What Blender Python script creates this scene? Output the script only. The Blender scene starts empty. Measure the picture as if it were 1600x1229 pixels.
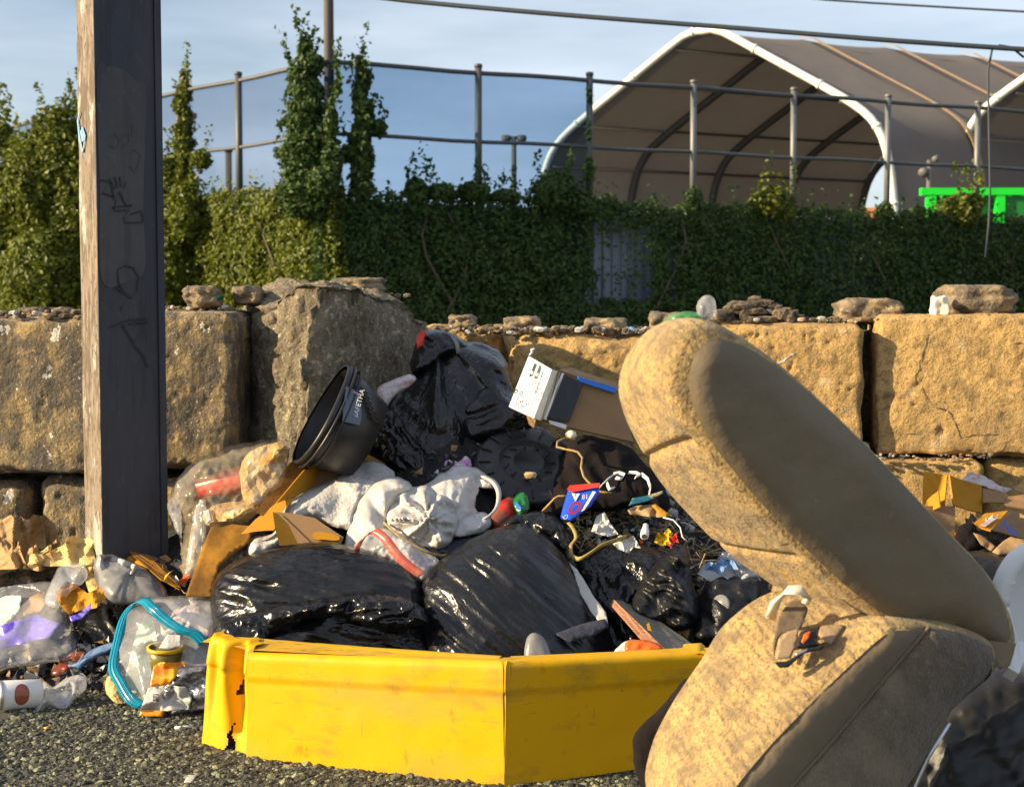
import bpy, math, random
import numpy as np
from mathutils import Vector, Matrix
from mathutils.geometry import delaunay_2d_cdt

R = math.radians
random.seed(7)
rng = np.random.default_rng(7)
scene = bpy.context.scene
COL = scene.collection

# ------------------------------------------------------------------ camera
FPX = 2200.0                      # focal length in photo pixels (1600 wide)
CAM = Vector((0, 0, 1.2))
PITCH = math.atan((614.5 - 490) / FPX)
cam = bpy.data.cameras.new('camera')
cam.sensor_width = 36.0
cam.lens = 36.0 * FPX / 1600.0
cam.clip_start = 0.05
cam.clip_end = 2000
cam.dof.use_dof = True
cam.dof.focus_distance = 4.25
cam.dof.aperture_fstop = 6.3
camo = bpy.data.objects.new('camera', cam)
camo.location = CAM
camo.rotation_euler = (math.pi / 2 - PITCH, 0, 0)
COL.objects.link(camo)
scene.camera = camo

# ------------------------------------------------------------------ sun, sky
SUN_EL = R(21)
SUN_DX, SUN_DY = 1.0, 0.25        # horizontal travel direction of the light
world = bpy.data.worlds.new('World')
scene.world = world
world.use_nodes = True
wn, wl = world.node_tree.nodes, world.node_tree.links
wn.clear()
wo = wn.new('ShaderNodeOutputWorld')
bg = wn.new('ShaderNodeBackground')
bg.inputs['Strength'].default_value = 0.072
sky = wn.new('ShaderNodeTexSky')
sky.sky_type = 'NISHITA'
sky.sun_disc = False
sky.sun_elevation = SUN_EL
sky.sun_rotation = math.atan2(-SUN_DX, -SUN_DY)
sky.air_density = 1.0
sky.dust_density = 1.2
sky.ozone_density = 1.6
tc = wn.new('ShaderNodeTexCoord')
mp = wn.new('ShaderNodeMapping')
mp.inputs['Scale'].default_value = (1.2, 1.2, 6.0)
mp.inputs['Rotation'].default_value = (0.0, 0.35, 0.4)
nz = wn.new('ShaderNodeTexNoise')
nz.inputs['Scale'].default_value = 1.6
nz.inputs['Detail'].default_value = 5
nz.inputs['Roughness'].default_value = 0.55
rp = wn.new('ShaderNodeValToRGB')
rp.color_ramp.elements[0].position = 0.30
rp.color_ramp.elements[0].color = (0, 0, 0, 1)
rp.color_ramp.elements[1].position = 0.75
rp.color_ramp.elements[1].color = (0.6, 0.6, 0.6, 1)
mx = wn.new('ShaderNodeMixRGB')
mx.inputs['Color2'].default_value = (9.5, 9.9, 10.8, 1)
wl.new(tc.outputs['Generated'], mp.inputs['Vector'])
wl.new(mp.outputs[0], nz.inputs['Vector'])
wl.new(nz.outputs['Fac'], rp.inputs[0])
wl.new(rp.outputs[0], mx.inputs['Fac'])
wl.new(sky.outputs[0], mx.inputs['Color1'])
wl.new(mx.outputs[0], bg.inputs['Color'])
wl.new(bg.outputs[0], wo.inputs['Surface'])

sl = bpy.data.lights.new('sun', 'SUN')
sl.energy = 5.0
sl.angle = R(0.5)
sl.color = (1.0, 0.79, 0.49)
so = bpy.data.objects.new('sun', sl)
_d = Vector((SUN_DX, SUN_DY, -math.hypot(SUN_DX, SUN_DY) * math.tan(SUN_EL)))
so.rotation_euler = _d.to_track_quat('-Z', 'Y').to_euler()
so.location = (-6, -2, 8)
COL.objects.link(so)

scene.view_settings.view_transform = 'Standard'
scene.view_settings.look = 'None'
scene.view_settings.exposure = 1.0
scene.view_settings.gamma = 1.0
scene.view_settings.use_curve_mapping = False
scene.render.engine = 'CYCLES'
scene.cycles.max_bounces = 8
scene.cycles.transparent_max_bounces = 16
scene.cycles.use_denoising = True

# ------------------------------------------------------------------ helpers: noise
_perm = rng.permutation(256).astype(np.int64)
_perm = np.concatenate([_perm, _perm, _perm])
_grad = rng.normal(size=(256, 3))
_grad /= np.linalg.norm(_grad, axis=1)[:, None]


def perlin(x, y, z=0.0):
    x, y, z = np.broadcast_arrays(np.asarray(x, float), np.asarray(y, float), np.asarray(z, float))
    xi, yi, zi = np.floor(x).astype(int), np.floor(y).astype(int), np.floor(z).astype(int)
    xf, yf, zf = x - xi, y - yi, z - zi
    f = lambda t: t * t * t * (t * (t * 6 - 15) + 10)
    u, v, w = f(xf), f(yf), f(zf)

    def g(i, j, k):
        h = _perm[_perm[_perm[(xi + i) & 255] + ((yi + j) & 255)] + ((zi + k) & 255)]
        gr = _grad[h]
        return gr[..., 0] * (xf - i) + gr[..., 1] * (yf - j) + gr[..., 2] * (zf - k)
    a = g(0, 0, 0) * (1 - u) + g(1, 0, 0) * u
    b = g(0, 1, 0) * (1 - u) + g(1, 1, 0) * u
    c = g(0, 0, 1) * (1 - u) + g(1, 0, 1) * u
    d = g(0, 1, 1) * (1 - u) + g(1, 1, 1) * u
    return ((a * (1 - v) + b * v) * (1 - w) + (c * (1 - v) + d * v) * w) * 1.5


def fbm(x, y, z=0.0, octv=4, gain=0.5):
    s, a, t = 0.0, 1.0, 0.0
    for _ in range(octv):
        s = s + a * perlin(x, y, z)
        t += a
        a *= gain
        x, y, z = np.asarray(x) * 2.03 + 5.1, np.asarray(y) * 2.03 + 3.7, np.asarray(z) * 2.03 + 1.3
    return s / t


def facet(x, y, seed=0.0):
    """flat triangular facets with sharp creases between them"""
    x, y = np.asarray(x, float), np.asarray(y, float)
    wx, wy = perlin(x * .45, y * .45, seed) * .8, perlin(x * .45, y * .45, seed + 5) * .8
    x, y = x + wx, y + wy
    sk = (x + y) * .36602540378
    i, j = np.floor(x + sk).astype(int), np.floor(y + sk).astype(int)
    u, v = x + sk - i, y + sk - j
    k = int(seed * 13.7) & 255
    h = lambda a, b: _perm[_perm[(a & 255)] + ((b + k) & 255)] / 127.5 - 1.0
    lower = u > v
    a, b, c = h(i, j), np.where(lower, h(i + 1, j), h(i, j + 1)), h(i + 1, j + 1)
    w1 = np.where(lower, u - v, v - u)
    w2 = np.where(lower, v, u)
    return a * (1 - w1 - w2) + b * w1 + c * w2


# ------------------------------------------------------------------ helpers: picture to place
def P(px, py, d):
    """world point on the sight line of photo pixel (px, py) at ground distance d"""
    x = (px - 800.0) / FPX
    y = -(py - 614.5) / FPX
    dx, dy, dz = x, math.cos(PITCH) + y * math.sin(PITCH), -math.sin(PITCH) + y * math.cos(PITCH)
    t = d / dy
    return Vector((dx * t, d, CAM.z + dz * t))


def PA(px, py, d):
    px, py, d = np.broadcast_arrays(np.asarray(px, float), np.asarray(py, float), np.asarray(d, float))
    x = (px - 800.0) / FPX
    y = -(py - 614.5) / FPX
    dy = math.cos(PITCH) + y * math.sin(PITCH)
    dz = -math.sin(PITCH) + y * math.cos(PITCH)
    t = d / dy
    return np.stack([x * t, d, CAM.z + dz * t], axis=-1)


_TX = [-200, 0, 150, 270, 400, 560, 700, 850, 950, 1100, 1250, 1430, 1600, 1900]
_TY = [920, 890, 895, 830, 770, 700, 610, 680, 730, 800, 850, 850, 830, 850]
_TD = [4.9, 4.9, 4.9, 4.95, 5.05, 5.2, 5.3, 5.3, 5.3, 5.3, 5.4, 5.4, 5.4, 5.4]


def mound_h(X, Y):
    """height of the heap of refuse under the bags"""
    px = 800 + FPX * X / np.maximum(Y, .5)
    ty, td = np.interp(px, _TX, _TY), np.interp(px, _TX, _TD)
    zt = PA(px, ty, td)[..., 2]
    d0 = np.interp(px, [0, 300, 900, 1200, 1600], [4.45, 4.15, 4.1, 4.0, 4.2])
    t = np.clip((Y - d0) / (td - d0), 0, 1)
    return zt * (0.25 * t + 0.75 * t * t * (3 - 2 * t)) - 0.03


def DM(px, py, off=0.0):
    """distance at which a sight line meets the heap"""
    ds = np.linspace(3.9, 5.7, 240)
    p = PA(px, py, ds)
    h = mound_h(p[:, 0], p[:, 1])
    k = np.argmax(p[:, 2] < h)
    return float(ds[k] if p[k, 2] < h[k] else 5.4) - off


def pl(y0, d0, y1, d1, x0=None, slope=0.0):
    """distance plane: d0 at row y0, d1 at row y1, slope metres per 100 px to the right of x0"""
    def f(px, py):
        r = d0 + (np.asarray(py, float) - y0) / (y1 - y0) * (d1 - d0)
        if x0 is not None:
            r = r + (np.asarray(px, float) - x0) / 100.0 * slope
        return r
    return f


def plane3(a, b, c):
    A = np.array([[p[0], p[1], 1] for p in (a, b, c)], float)
    k = np.linalg.solve(A, np.array([a[2], b[2], c[2]], float))
    return lambda px, py: k[0] * np.asarray(px, float) + k[1] * np.asarray(py, float) + k[2]


# ------------------------------------------------------------------ helpers: objects
def tag(o, label=None, cat=None, group=None, kind=None):
    if label: o['label'] = label
    if cat: o['category'] = cat
    if group: o['group'] = group
    if kind: o['kind'] = kind
    return o


def thing(name, loc, label, cat, group=None):
    o = bpy.data.objects.new(name, None)
    o.empty_display_size = 0.1
    o.location = loc
    COL.objects.link(o)
    return tag(o, label, cat, group)


def root_loc(o):
    while o.parent: o = o.parent
    return Vector(o.location)


def mesh(name, verts, faces, mats, parent=None, smooth=True, mi=None, label=None):
    """verts in world space; a child shares its thing's base as origin"""
    v = np.asarray([tuple(p) for p in verts] if not isinstance(verts, np.ndarray) else verts, float)
    if parent is None:
        org = np.array([(v[:, 0].min() + v[:, 0].max()) / 2, (v[:, 1].min() + v[:, 1].max()) / 2, v[:, 2].min()])
    else:
        org = np.array(root_loc(parent))
    me = bpy.data.meshes.new(name)
    me.from_pydata((v - org).tolist(), [], [tuple(int(i) for i in f) for f in faces])
    for m in (mats if isinstance(mats, (list, tuple)) else [mats]):
        me.materials.append(m)
    if smooth:
        me.polygons.foreach_set('use_smooth', [True] * len(me.polygons))
    if mi is not None:
        me.polygons.foreach_set('material_index', [int(i) for i in mi])
    me.update()
    o = bpy.data.objects.new(name, me)
    if parent is None:
        o.location = org
    else:
        o.parent = parent
    COL.objects.link(o)
    if label: o['label'] = label
    return o


def catmull(pts, step, closed=True):
    p = np.asarray(pts, float)
    n = len(p)
    out = []
    for i in range(n if closed else n - 1):
        a, b, c, d = (p[(i - 1) % n], p[i], p[(i + 1) % n], p[(i + 2) % n]) if closed else \
            (p[max(i - 1, 0)], p[i], p[i + 1], p[min(i + 2, n - 1)])
        k = max(1, int(np.linalg.norm(c - b) / step))
        for t in np.arange(k) / k:
            out.append(0.5 * ((2 * b) + (c - a) * t + (2 * a - 5 * b + 4 * c - d) * t * t + (-a + 3 * b - 3 * c + d) * t ** 3))
    if not closed: out.append(p[-1])
    return np.array(out)


def resample(pts, step):
    p = np.asarray(pts, float)
    out = []
    for i in range(len(p)):
        a, b = p[i], p[(i + 1) % len(p)]
        k = max(1, int(np.linalg.norm(b - a) / step))
        for t in np.arange(k) / k: out.append(a + (b - a) * t)
    return np.array(out)


def inside(q, poly):
    x, y = q[:, 0], q[:, 1]
    c = np.zeros(len(q), bool)
    for i in range(len(poly)):
        x1, y1 = poly[i]
        x2, y2 = poly[i - 1]
        if y1 == y2: continue
        c ^= ((y1 > y) != (y2 > y)) & (x < (x2 - x1) * (y - y1) / (y2 - y1) + x1)
    return c


def edge_dist(q, poly):
    best = np.full(len(q), 1e9)
    for i in range(len(poly)):
        a, b = poly[i - 1], poly[i]
        ab = b - a
        t = np.clip(((q - a) @ ab) / max(ab @ ab, 1e-9), 0, 1)
        best = np.minimum(best, np.linalg.norm(q - (a + t[:, None] * ab), axis=1))
    return best


def folds_at(x, y, folds, seed):
    """sum of crease fields in metres; x, y in photo pixels"""
    s = np.zeros(len(x))
    for k, f in enumerate(folds):
        kind, sc, amp = f[0], f[1], f[2]
        opt = f[3] if len(f) > 3 else {}
        st = opt.get('st', 1.0)
        if 'c' in opt:
            cx, cy = opt['c']
            r = np.hypot(x - cx, y - cy)
            u, v = np.arctan2(y - cy, x - cx) * opt.get('r0', 120.0), r / st
        else:
            a = R(opt.get('a', 0.0))
            u, v = -x * math.sin(a) + y * math.cos(a), (x * math.cos(a) + y * math.sin(a)) / st
        wq = opt.get('w', 0.5) * sc
        wu = perlin(x / (sc * 2.2), y / (sc * 2.2), seed + 9.3 + k) * wq
        wv = perlin(x / (sc * 2.2), y / (sc * 2.2), seed + 4.1 + k) * wq
        u, v = (u + wu) / sc, (v + wv) / sc
        if kind == 'f':
            s += amp * fbm(u, v, seed + k * 1.7, 3)
        elif kind == 'r':            # sharp ridges
            s += amp * (1 - 2.2 * np.abs(perlin(u, v, seed + k * 1.7)))
        elif kind == 't':            # flat facets, sharp creases
            s += amp * facet(u, v, seed + k * 2.3)
        elif kind == 'k':            # crumpled facets
            s += amp * (np.abs(perlin(u, v, seed + k)) + 0.5 * np.abs(perlin(u * 2.1, v * 2.1, seed + k + .5))) * 1.6
    return s


def cdt(outline, step, jit=0.3):
    lo, hi = outline.min(0), outline.max(0)
    gx, gy = np.meshgrid(np.arange(lo[0], hi[0], step), np.arange(lo[1], hi[1], step * 0.87))
    gx[1::2] += step / 2
    q = np.stack([gx.ravel(), gy.ravel()], 1) + rng.uniform(-jit, jit, (gx.size, 2)) * step
    q = q[inside(q, outline)]
    e = edge_dist(q, outline) if len(q) else np.zeros(0)
    q = q[e > step * 0.55]
    pts = np.concatenate([outline, q]) if len(q) else outline
    n = len(outline)
    r = delaunay_2d_cdt([Vector(p) for p in pts], [], [list(range(n))], 1, 1e-5)
    v = np.array([tuple(p) for p in r[0]])
    faces = [f for f in r[2] if len(f) >= 3]
    return v, faces


_seed = [0]


def nseed():
    _seed[0] += 1
    return _seed[0] * 3.371


def rough_outline(pts, step, smooth, jag):
    o = catmull(pts, step) if smooth else resample(pts, step)
    if jag:
        s = nseed()
        o = o + np.stack([fbm(o[:, 0] / 14, o[:, 1] / 14, s, 3), fbm(o[:, 0] / 14, o[:, 1] / 14, s + 7, 3)], 1) * jag
    return o


def inflate(pts, d, thick, folds=(), back=0.7, step=5.0, rnd=None, smooth=True, jag=2.5, flatten=0.5):
    """a closed stuffed body whose outline is pts (photo pixels) at distance d(px, py)"""
    o = rough_outline(pts, step, smooth, jag)
    v, f = cdt(o, step)
    e = edge_dist(v, o)
    rr = rnd or max(e.max(), 1)
    q = np.clip(e / rr, 0, 1)
    prof = (1 - (1 - q) ** 2) ** flatten
    sd = nseed()
    disp = folds_at(v[:, 0], v[:, 1], folds, sd) * np.clip(e / 9.0, 0, 1)
    disp_b = folds_at(v[:, 0] + 311, v[:, 1], folds, sd + 50) * np.clip(e / 9.0, 0, 1)
    dd = d(v[:, 0], v[:, 1])
    front = PA(v[:, 0], v[:, 1], dd - thick * prof - disp)
    backp = PA(v[:, 0], v[:, 1], dd + thick * back * prof + disp_b)
    bound = e < 1e-3
    n = len(v)
    idx = np.arange(n)
    bi = np.where(bound, idx, 0)
    inner = np.where(~bound)[0]
    bi[inner] = n + np.arange(len(inner))
    verts = np.concatenate([front, backp[inner]])
    # photo y runs down: flip so that front faces look at the camera
    faces = [tuple(k) for k in f]
    faces += [tuple(bi[i] for i in reversed(k)) for k in f]
    return fix(verts, faces)


def fix(verts, faces):
    """make the first face look at the camera, the rest follow"""
    p = verts[list(faces[0][:3])]
    nrm = np.cross(p[1] - p[0], p[2] - p[0])
    if nrm @ (p[0] - np.array(CAM)) > 0:
        faces = [tuple(reversed(k)) for k in faces]
    return verts, faces


def slab(pts, d, th, folds=(), step=7.0, smooth=False, jag=0.8):
    """a panel or sheet with thickness th"""
    o = rough_outline(pts, step, smooth, jag)
    v, f = cdt(o, step)
    e = edge_dist(v, o)
    disp = folds_at(v[:, 0], v[:, 1], folds, nseed()) if folds else 0
    dd = d(v[:, 0], v[:, 1]) - disp
    front = PA(v[:, 0], v[:, 1], dd - th / 2)
    backp = PA(v[:, 0], v[:, 1], dd + th / 2)
    n = len(v)
    faces = [tuple(k) for k in f] + [tuple(n + i for i in reversed(k)) for k in f]
    cnt = {}
    for k in f:
        for a, b in zip(k, list(k[1:]) + [k[0]]):
            cnt[(a, b)] = 1
    for (a, b) in list(cnt):
        if (b, a) not in cnt:
            faces.append((b, a, n + a, n + b))
    return fix(np.concatenate([front, backp]), faces)


def tube(points, rad, seg=8, smooth_step=None):
    p = [Vector(q) for q in points]
    if smooth_step:
        p = [Vector(q) for q in catmull([tuple(q) for q in p], smooth_step, closed=False)]
    n = len(p)
    rads = rad if isinstance(rad, (list, tuple)) else None
    V, F = [], []
    prev = None
    for i in range(n):
        t = (p[min(i + 1, n - 1)] - p[max(i - 1, 0)]).normalized()
        if prev is None:
            a = t.orthogonal().normalized()
        else:
            a = (prev - t * prev.dot(t)).normalized()
        prev = a
        b = t.cross(a)
        r = rads[0] + (rads[1] - rads[0]) * i / (n - 1) if rads else rad
        for k in range(seg):
            an = 2 * math.pi * k / seg
            V.append(p[i] + (a * math.cos(an) + b * math.sin(an)) * r)
    for i in range(n - 1):
        for k in range(seg):
            F.append((i * seg + k, i * seg + (k + 1) % seg, (i + 1) * seg + (k + 1) % seg, (i + 1) * seg + k))
    F.append(tuple(reversed(range(seg))))
    F.append(tuple(range((n - 1) * seg, n * seg)))
    return np.array([tuple(v) for v in V]), F


def ribbon(points, width_vec, th=0.0012):
    """strap: points along the centre, width_vec a vector or one per point"""
    p = [Vector(q) for q in points]
    V, F = [], []
    n = len(p)
    for i in range(n):
        wv = Vector(width_vec[i] if isinstance(width_vec, list) else width_vec)
        t = (p[min(i + 1, n - 1)] - p[max(i - 1, 0)]).normalized()
        nn = t.cross(wv).normalized() * th
        V += [p[i] - wv / 2 - nn, p[i] + wv / 2 - nn, p[i] + wv / 2 + nn, p[i] - wv / 2 + nn]
    for i in range(n - 1):
        for k in range(4):
            F.append((i * 4 + k, i * 4 + (k + 1) % 4, (i + 1) * 4 + (k + 1) % 4, (i + 1) * 4 + k))
    F += [(3, 2, 1, 0), tuple((n - 1) * 4 + k for k in range(4))]
    return np.array([tuple(v) for v in V]), F


def frame(axis):
    a = Vector(axis).normalized()
    u = a.orthogonal().normalized()
    return u, a.cross(u), a


def lathe(profile, centre, axis, seg=40, closed=False, wob=0.0):
    """profile: list of (radius, height along axis)"""
    u, v, a = frame(axis)
    c = Vector(centre)
    V, F = [], []
    m = len(profile)
    for k in range(seg):
        an = 2 * math.pi * k / seg
        w = 1 + wob * math.sin(an * 2 + 1) + wob * .6 * math.sin(an * 3)
        for r, h in profile:
            V.append(c + (u * math.cos(an) + v * math.sin(an)) * r * w + a * h)
    for k in range(seg):
        for j in range(m - 1 if not closed else m):
            j2 = (j + 1) % m
            k2 = (k + 1) % seg
            F.append((k * m + j, k2 * m + j, k2 * m + j2, k * m + j2))
    return np.array([tuple(q) for q in V]), F


def box(c, ax, ay, az):
    """box from centre and three half-axis vectors"""
    c, ax, ay, az = Vector(c), Vector(ax), Vector(ay), Vector(az)
    V = [c + ax * i + ay * j + az * k for k in (-1, 1) for j in (-1, 1) for i in (-1, 1)]
    F = [(0, 2, 3, 1), (4, 5, 7, 6), (0, 1, 5, 4), (2, 6, 7, 3), (0, 4, 6, 2), (1, 3, 7, 5)]
    return np.array([tuple(v) for v in V]), F


def join(*parts):
    V, F, o = [], [], 0
    for v, f in parts:
        V.append(np.asarray(v, float))
        F += [tuple(i + o for i in k) for k in f]
        o += len(v)
    return np.concatenate(V), F


def rock_box(c, half, n=(40, 24, 20), rad=0.05, amp=0.02, freq=6.0, chip=0.03, rot=0.0, shape=None):
    """rough cast block: rounded box with noise and knocked edges"""
    V, F = [], []
    hx, hy, hz = half
    off = 0
    sd = nseed()
    for ax in range(3):
        for s in (-1, 1):
            o = [i for i in range(3) if i != ax]
            a, b = n[o[0]], n[o[1]]
            A, B = np.meshgrid(np.linspace(-1, 1, a + 1), np.linspace(-1, 1, b + 1), indexing='ij')
            q = np.zeros((A.size, 3))
            q[:, ax] = s
            q[:, o[0]] = A.ravel()
            q[:, o[1]] = B.ravel()
            V.append(q)
            flip = (s > 0) ^ (ax == 1)
            for i in range(a):
                for j in range(b):
                    k = [off + i * (b + 1) + j, off + (i + 1) * (b + 1) + j, off + (i + 1) * (b + 1) + j + 1, off + i * (b + 1) + j + 1]
                    F.append(tuple(k if flip else k[::-1]))
            off += A.size
    q = np.concatenate(V) * np.array([hx, hy, hz])
    key = np.round(q, 6)
    _, first, inv = np.unique(key, axis=0, return_index=True, return_inverse=True)
    inv = inv.ravel()
    q = q[first]
    F = [tuple(inv[i] for i in k) for k in F]
    h = np.array([hx, hy, hz])
    sdv = perlin(q[:, 0] * 3 + sd, q[:, 1] * 3, q[:, 2] * 3)
    rr = rad * (1 + 0.6 * sdv)
    core = np.clip(q, -(h - rr[:, None]), h - rr[:, None])
    dv = q - core
    ln = np.linalg.norm(dv, axis=1)[:, None]
    nrm = dv / np.maximum(ln, 1e-6)
    p = core + nrm * rr[:, None]
    ed = np.sort((h - np.abs(q)), axis=1)[:, 1]           # distance to the nearest edge
    big = fbm(q[:, 0] * freq * .5 + sd, q[:, 1] * freq * .5, q[:, 2] * freq * .5 + sd, 3)
    fine = fbm(q[:, 0] * freq * 3 + sd, q[:, 1] * freq * 3, q[:, 2] * freq * 3, 4, .6)
    edge = np.exp(-ed / (rad * 1.3)) * np.clip(perlin(q[:, 0] * 7 + sd, q[:, 1] * 7, q[:, 2] * 7) + .25, 0, 1)
    pits = np.clip(fbm(q[:, 0] * 22 + sd, q[:, 1] * 22, q[:, 2] * 22, 3, .6) - .22, 0, 1) * .05 * np.clip(big * 3 + .5, 0, 1)
    p = p + nrm * (amp * big + amp * 0.6 * fine - chip * edge - pits)[:, None]
    if shape is not None:
        p = shape(p)
    cr, sr = math.cos(rot), math.sin(rot)
    p = np.stack([p[:, 0] * cr - p[:, 1] * sr, p[:, 0] * sr + p[:, 1] * cr, p[:, 2]], 1) + np.array(c)
    return p, F


def stone(c, size, sub=2, amp=0.35):
    """small broken stone, size (x, y, z) half extents"""
    import bmesh
    bm = bmesh.new()
    bmesh.ops.create_icosphere(bm, subdivisions=sub, radius=1)
    v = np.array([tuple(q.co) for q in bm.verts])
    f = [tuple(q.index for q in k.verts) for k in bm.faces]
    bm.free()
    s = nseed()
    v = np.clip(v @ np.array([[.94, .28, .2], [-.3, .95, .1], [-.16, -.16, .97]]), -.74, .78) * 1.25
    v = v * (1 + amp * fbm(v[:, 0] * 1.3 + s, v[:, 1] * 1.3, v[:, 2] * 1.3, 3))[:, None]
    return v * np.array(size) + np.array(c), f


def text(body, name, mat_, parent, org, xdir, ydir, size, off=0.0015, font_bold=False):
    """flat print laid on a surface: origin, reading direction, up direction"""
    cu = bpy.data.curves.new(name, 'FONT')
    cu.body = body
    cu.size = 1.0
    cu.align_x = 'CENTER'
    cu.align_y = 'CENTER'
    cu.resolution_u = 2
    if font_bold: cu.offset = 0.02
    tmp = bpy.data.objects.new('tmp', cu)
    COL.objects.link(tmp)
    dg = bpy.context.evaluated_depsgraph_get()
    me = tmp.evaluated_get(dg).to_mesh()
    vs = np.array([tuple(v.co) for v in me.vertices]) if len(me.vertices) else np.zeros((0, 3))
    fs = [tuple(p.vertices) for p in me.polygons]
    tmp.evaluated_get(dg).to_mesh_clear()
    bpy.data.objects.remove(tmp)
    x, y = Vector(xdir).normalized(), Vector(ydir).normalized()
    n = x.cross(y)
    if n.dot(Vector(org) - CAM) > 0: n = -n
    V = [Vector(org) + x * (p[0] * size) + y * (p[1] * size) + n * off for p in vs]
    return mesh(name, [tuple(v) for v in V], fs, mat_, parent, smooth=False)


# ------------------------------------------------------------------ helpers: materials
def mat(name, col, rough=0.6, layers=(), bump=(), metal=0.0, spec=0.5, sheen=0.0, clear=None, trans=None, tint=None, coat=0.0):
    """layers: (scale, low, high, colour, amount[, stretch]) noise masks over the base colour
    bump: (scale, strength, distance[, stretch]); clear: (low, high) share of see-through; trans: light passing through"""
    m = bpy.data.materials.new(name)
    m.use_nodes = True
    nt = m.node_tree
    N, L = nt.nodes, nt.links
    b = N['Principled BSDF']
    b.inputs['Base Color'].default_value = (*col, 1)
    b.inputs['Roughness'].default_value = rough
    b.inputs['Metallic'].default_value = metal
    b.inputs['Specular IOR Level'].default_value = spec
    if sheen:
        b.inputs['Sheen Weight'].default_value = sheen
    if coat:
        b.inputs['Coat Weight'].default_value = coat
        b.inputs['Coat Roughness'].default_value = 0.15
    tcn = N.new('ShaderNodeTexCoord')

    def noise(scale, stretch, det=5.0, rg=0.6, seed=0.0):
        mpn = N.new('ShaderNodeMapping')
        mpn.inputs['Scale'].default_value = stretch or (1, 1, 1)
        mpn.inputs['Location'].default_value = (seed, seed * .7, seed * 1.3)
        t = N.new('ShaderNodeTexNoise')
        t.inputs['Scale'].default_value = scale
        t.inputs['Detail'].default_value = det
        t.inputs['Roughness'].default_value = rg
        L.new(tcn.outputs['Object'], mpn.inputs['Vector'])
        L.new(mpn.outputs[0], t.inputs['Vector'])
        return t.outputs['Fac']
    cur = None
    for i, ly in enumerate(layers):
        sc, lo, hi, c2, am = ly[:5]
        fac = noise(sc, ly[5] if len(ly) > 5 else None, seed=i * 3.1 + len(name))
        mr = N.new('ShaderNodeMapRange')
        mr.inputs['From Min'].default_value = lo
        mr.inputs['From Max'].default_value = hi
        mr.inputs['To Max'].default_value = am
        L.new(fac, mr.inputs['Value'])
        mixn = N.new('ShaderNodeMixRGB')
        L.new(mr.outputs[0], mixn.inputs['Fac'])
        if cur is None:
            mixn.inputs['Color1'].default_value = (*col, 1)
        else:
            L.new(cur, mixn.inputs['Color1'])
        mixn.inputs['Color2'].default_value = (*c2, 1)
        cur = mixn.outputs[0]
    if cur is not None:
        L.new(cur, b.inputs['Base Color'])
    nrm = None
    for i, bp in enumerate(bump):
        bn = N.new('ShaderNodeBump')
        bn.inputs['Strength'].default_value = bp[1]
        bn.inputs['Distance'].default_value = bp[2]
        if bp[0] == 'wave':          # woven ribs: ('wave', strength, distance, scale, angle)
            mpn = N.new('ShaderNodeMapping')
            mpn.vector_type = 'TEXTURE'
            mpn.inputs['Rotation'].default_value = (0, R(bp[4]), 0)
            t = N.new('ShaderNodeTexWave')
            t.inputs['Scale'].default_value = bp[3]
            t.inputs['Distortion'].default_value = 2.2
            t.inputs['Detail'].default_value = 3
            t.inputs['Detail Scale'].default_value = 2.5
            L.new(tcn.outputs['Object'], mpn.inputs['Vector'])
            L.new(mpn.outputs[0], t.inputs['Vector'])
            L.new(t.outputs['Fac'], bn.inputs['Height'])
        elif len(bp) > 4:            # creased film: ridged noise, drawn out along a direction
            mpn = N.new('ShaderNodeMapping')
            mpn.vector_type = 'TEXTURE'
            mpn.inputs['Scale'].default_value = bp[3] or (1, 1, 1)
            mpn.inputs['Rotation'].default_value = (0, R(bp[4]), 0)
            t = N.new('ShaderNodeTexNoise')
            t.noise_type = 'RIDGED_MULTIFRACTAL'
            t.inputs['Scale'].default_value = bp[0]
            t.inputs['Detail'].default_value = 2.5
            t.inputs['Roughness'].default_value = 0.45
            t.inputs['Distortion'].default_value = bp[5] if len(bp) > 5 else 0.4
            L.new(tcn.outputs['Object'], mpn.inputs['Vector'])
            L.new(mpn.outputs[0], t.inputs['Vector'])
            L.new(t.outputs['Fac'], bn.inputs['Height'])
        else:
            L.new(noise(bp[0], bp[3] if len(bp) > 3 else None, seed=i * 5.7 + 2), bn.inputs['Height'])
        if nrm is not None: L.new(nrm, bn.inputs['Normal'])
        nrm = bn.outputs[0]
    if nrm is not None: L.new(nrm, b.inputs['Normal'])
    out = N['Material Output']
    sh = b.outputs[0]
    if trans:
        tr = N.new('ShaderNodeBsdfTranslucent')
        tr.inputs['Color'].default_value = (*trans[1], 1)
        if nrm is not None: L.new(nrm, tr.inputs['Normal'])
        mxs = N.new('ShaderNodeMixShader')
        mxs.inputs[0].default_value = trans[0]
        L.new(sh, mxs.inputs[1])
        L.new(tr.outputs[0], mxs.inputs[2])
        sh = mxs.outputs[0]
    if clear:
        tp = N.new('ShaderNodeBsdfTransparent')
        if tint: tp.inputs['Color'].default_value = (*tint, 1)
        mxs = N.new('ShaderNodeMixShader')
        mr = N.new('ShaderNodeMapRange')
        mr.inputs['From Min'].default_value = 0.35
        mr.inputs['From Max'].default_value = 0.68
        mr.inputs['To Min'].default_value = clear[1]
        mr.inputs['To Max'].default_value = clear[0]
        L.new(noise(clear[2] if len(clear) > 2 else 18, None, seed=8.8), mr.inputs['Value'])
        L.new(mr.outputs[0], mxs.inputs[0])
        L.new(sh, mxs.inputs[1])
        L.new(tp.outputs[0], mxs.inputs[2])
        sh = mxs.outputs[0]
    L.new(sh, out.inputs['Surface'])
    return m


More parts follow.
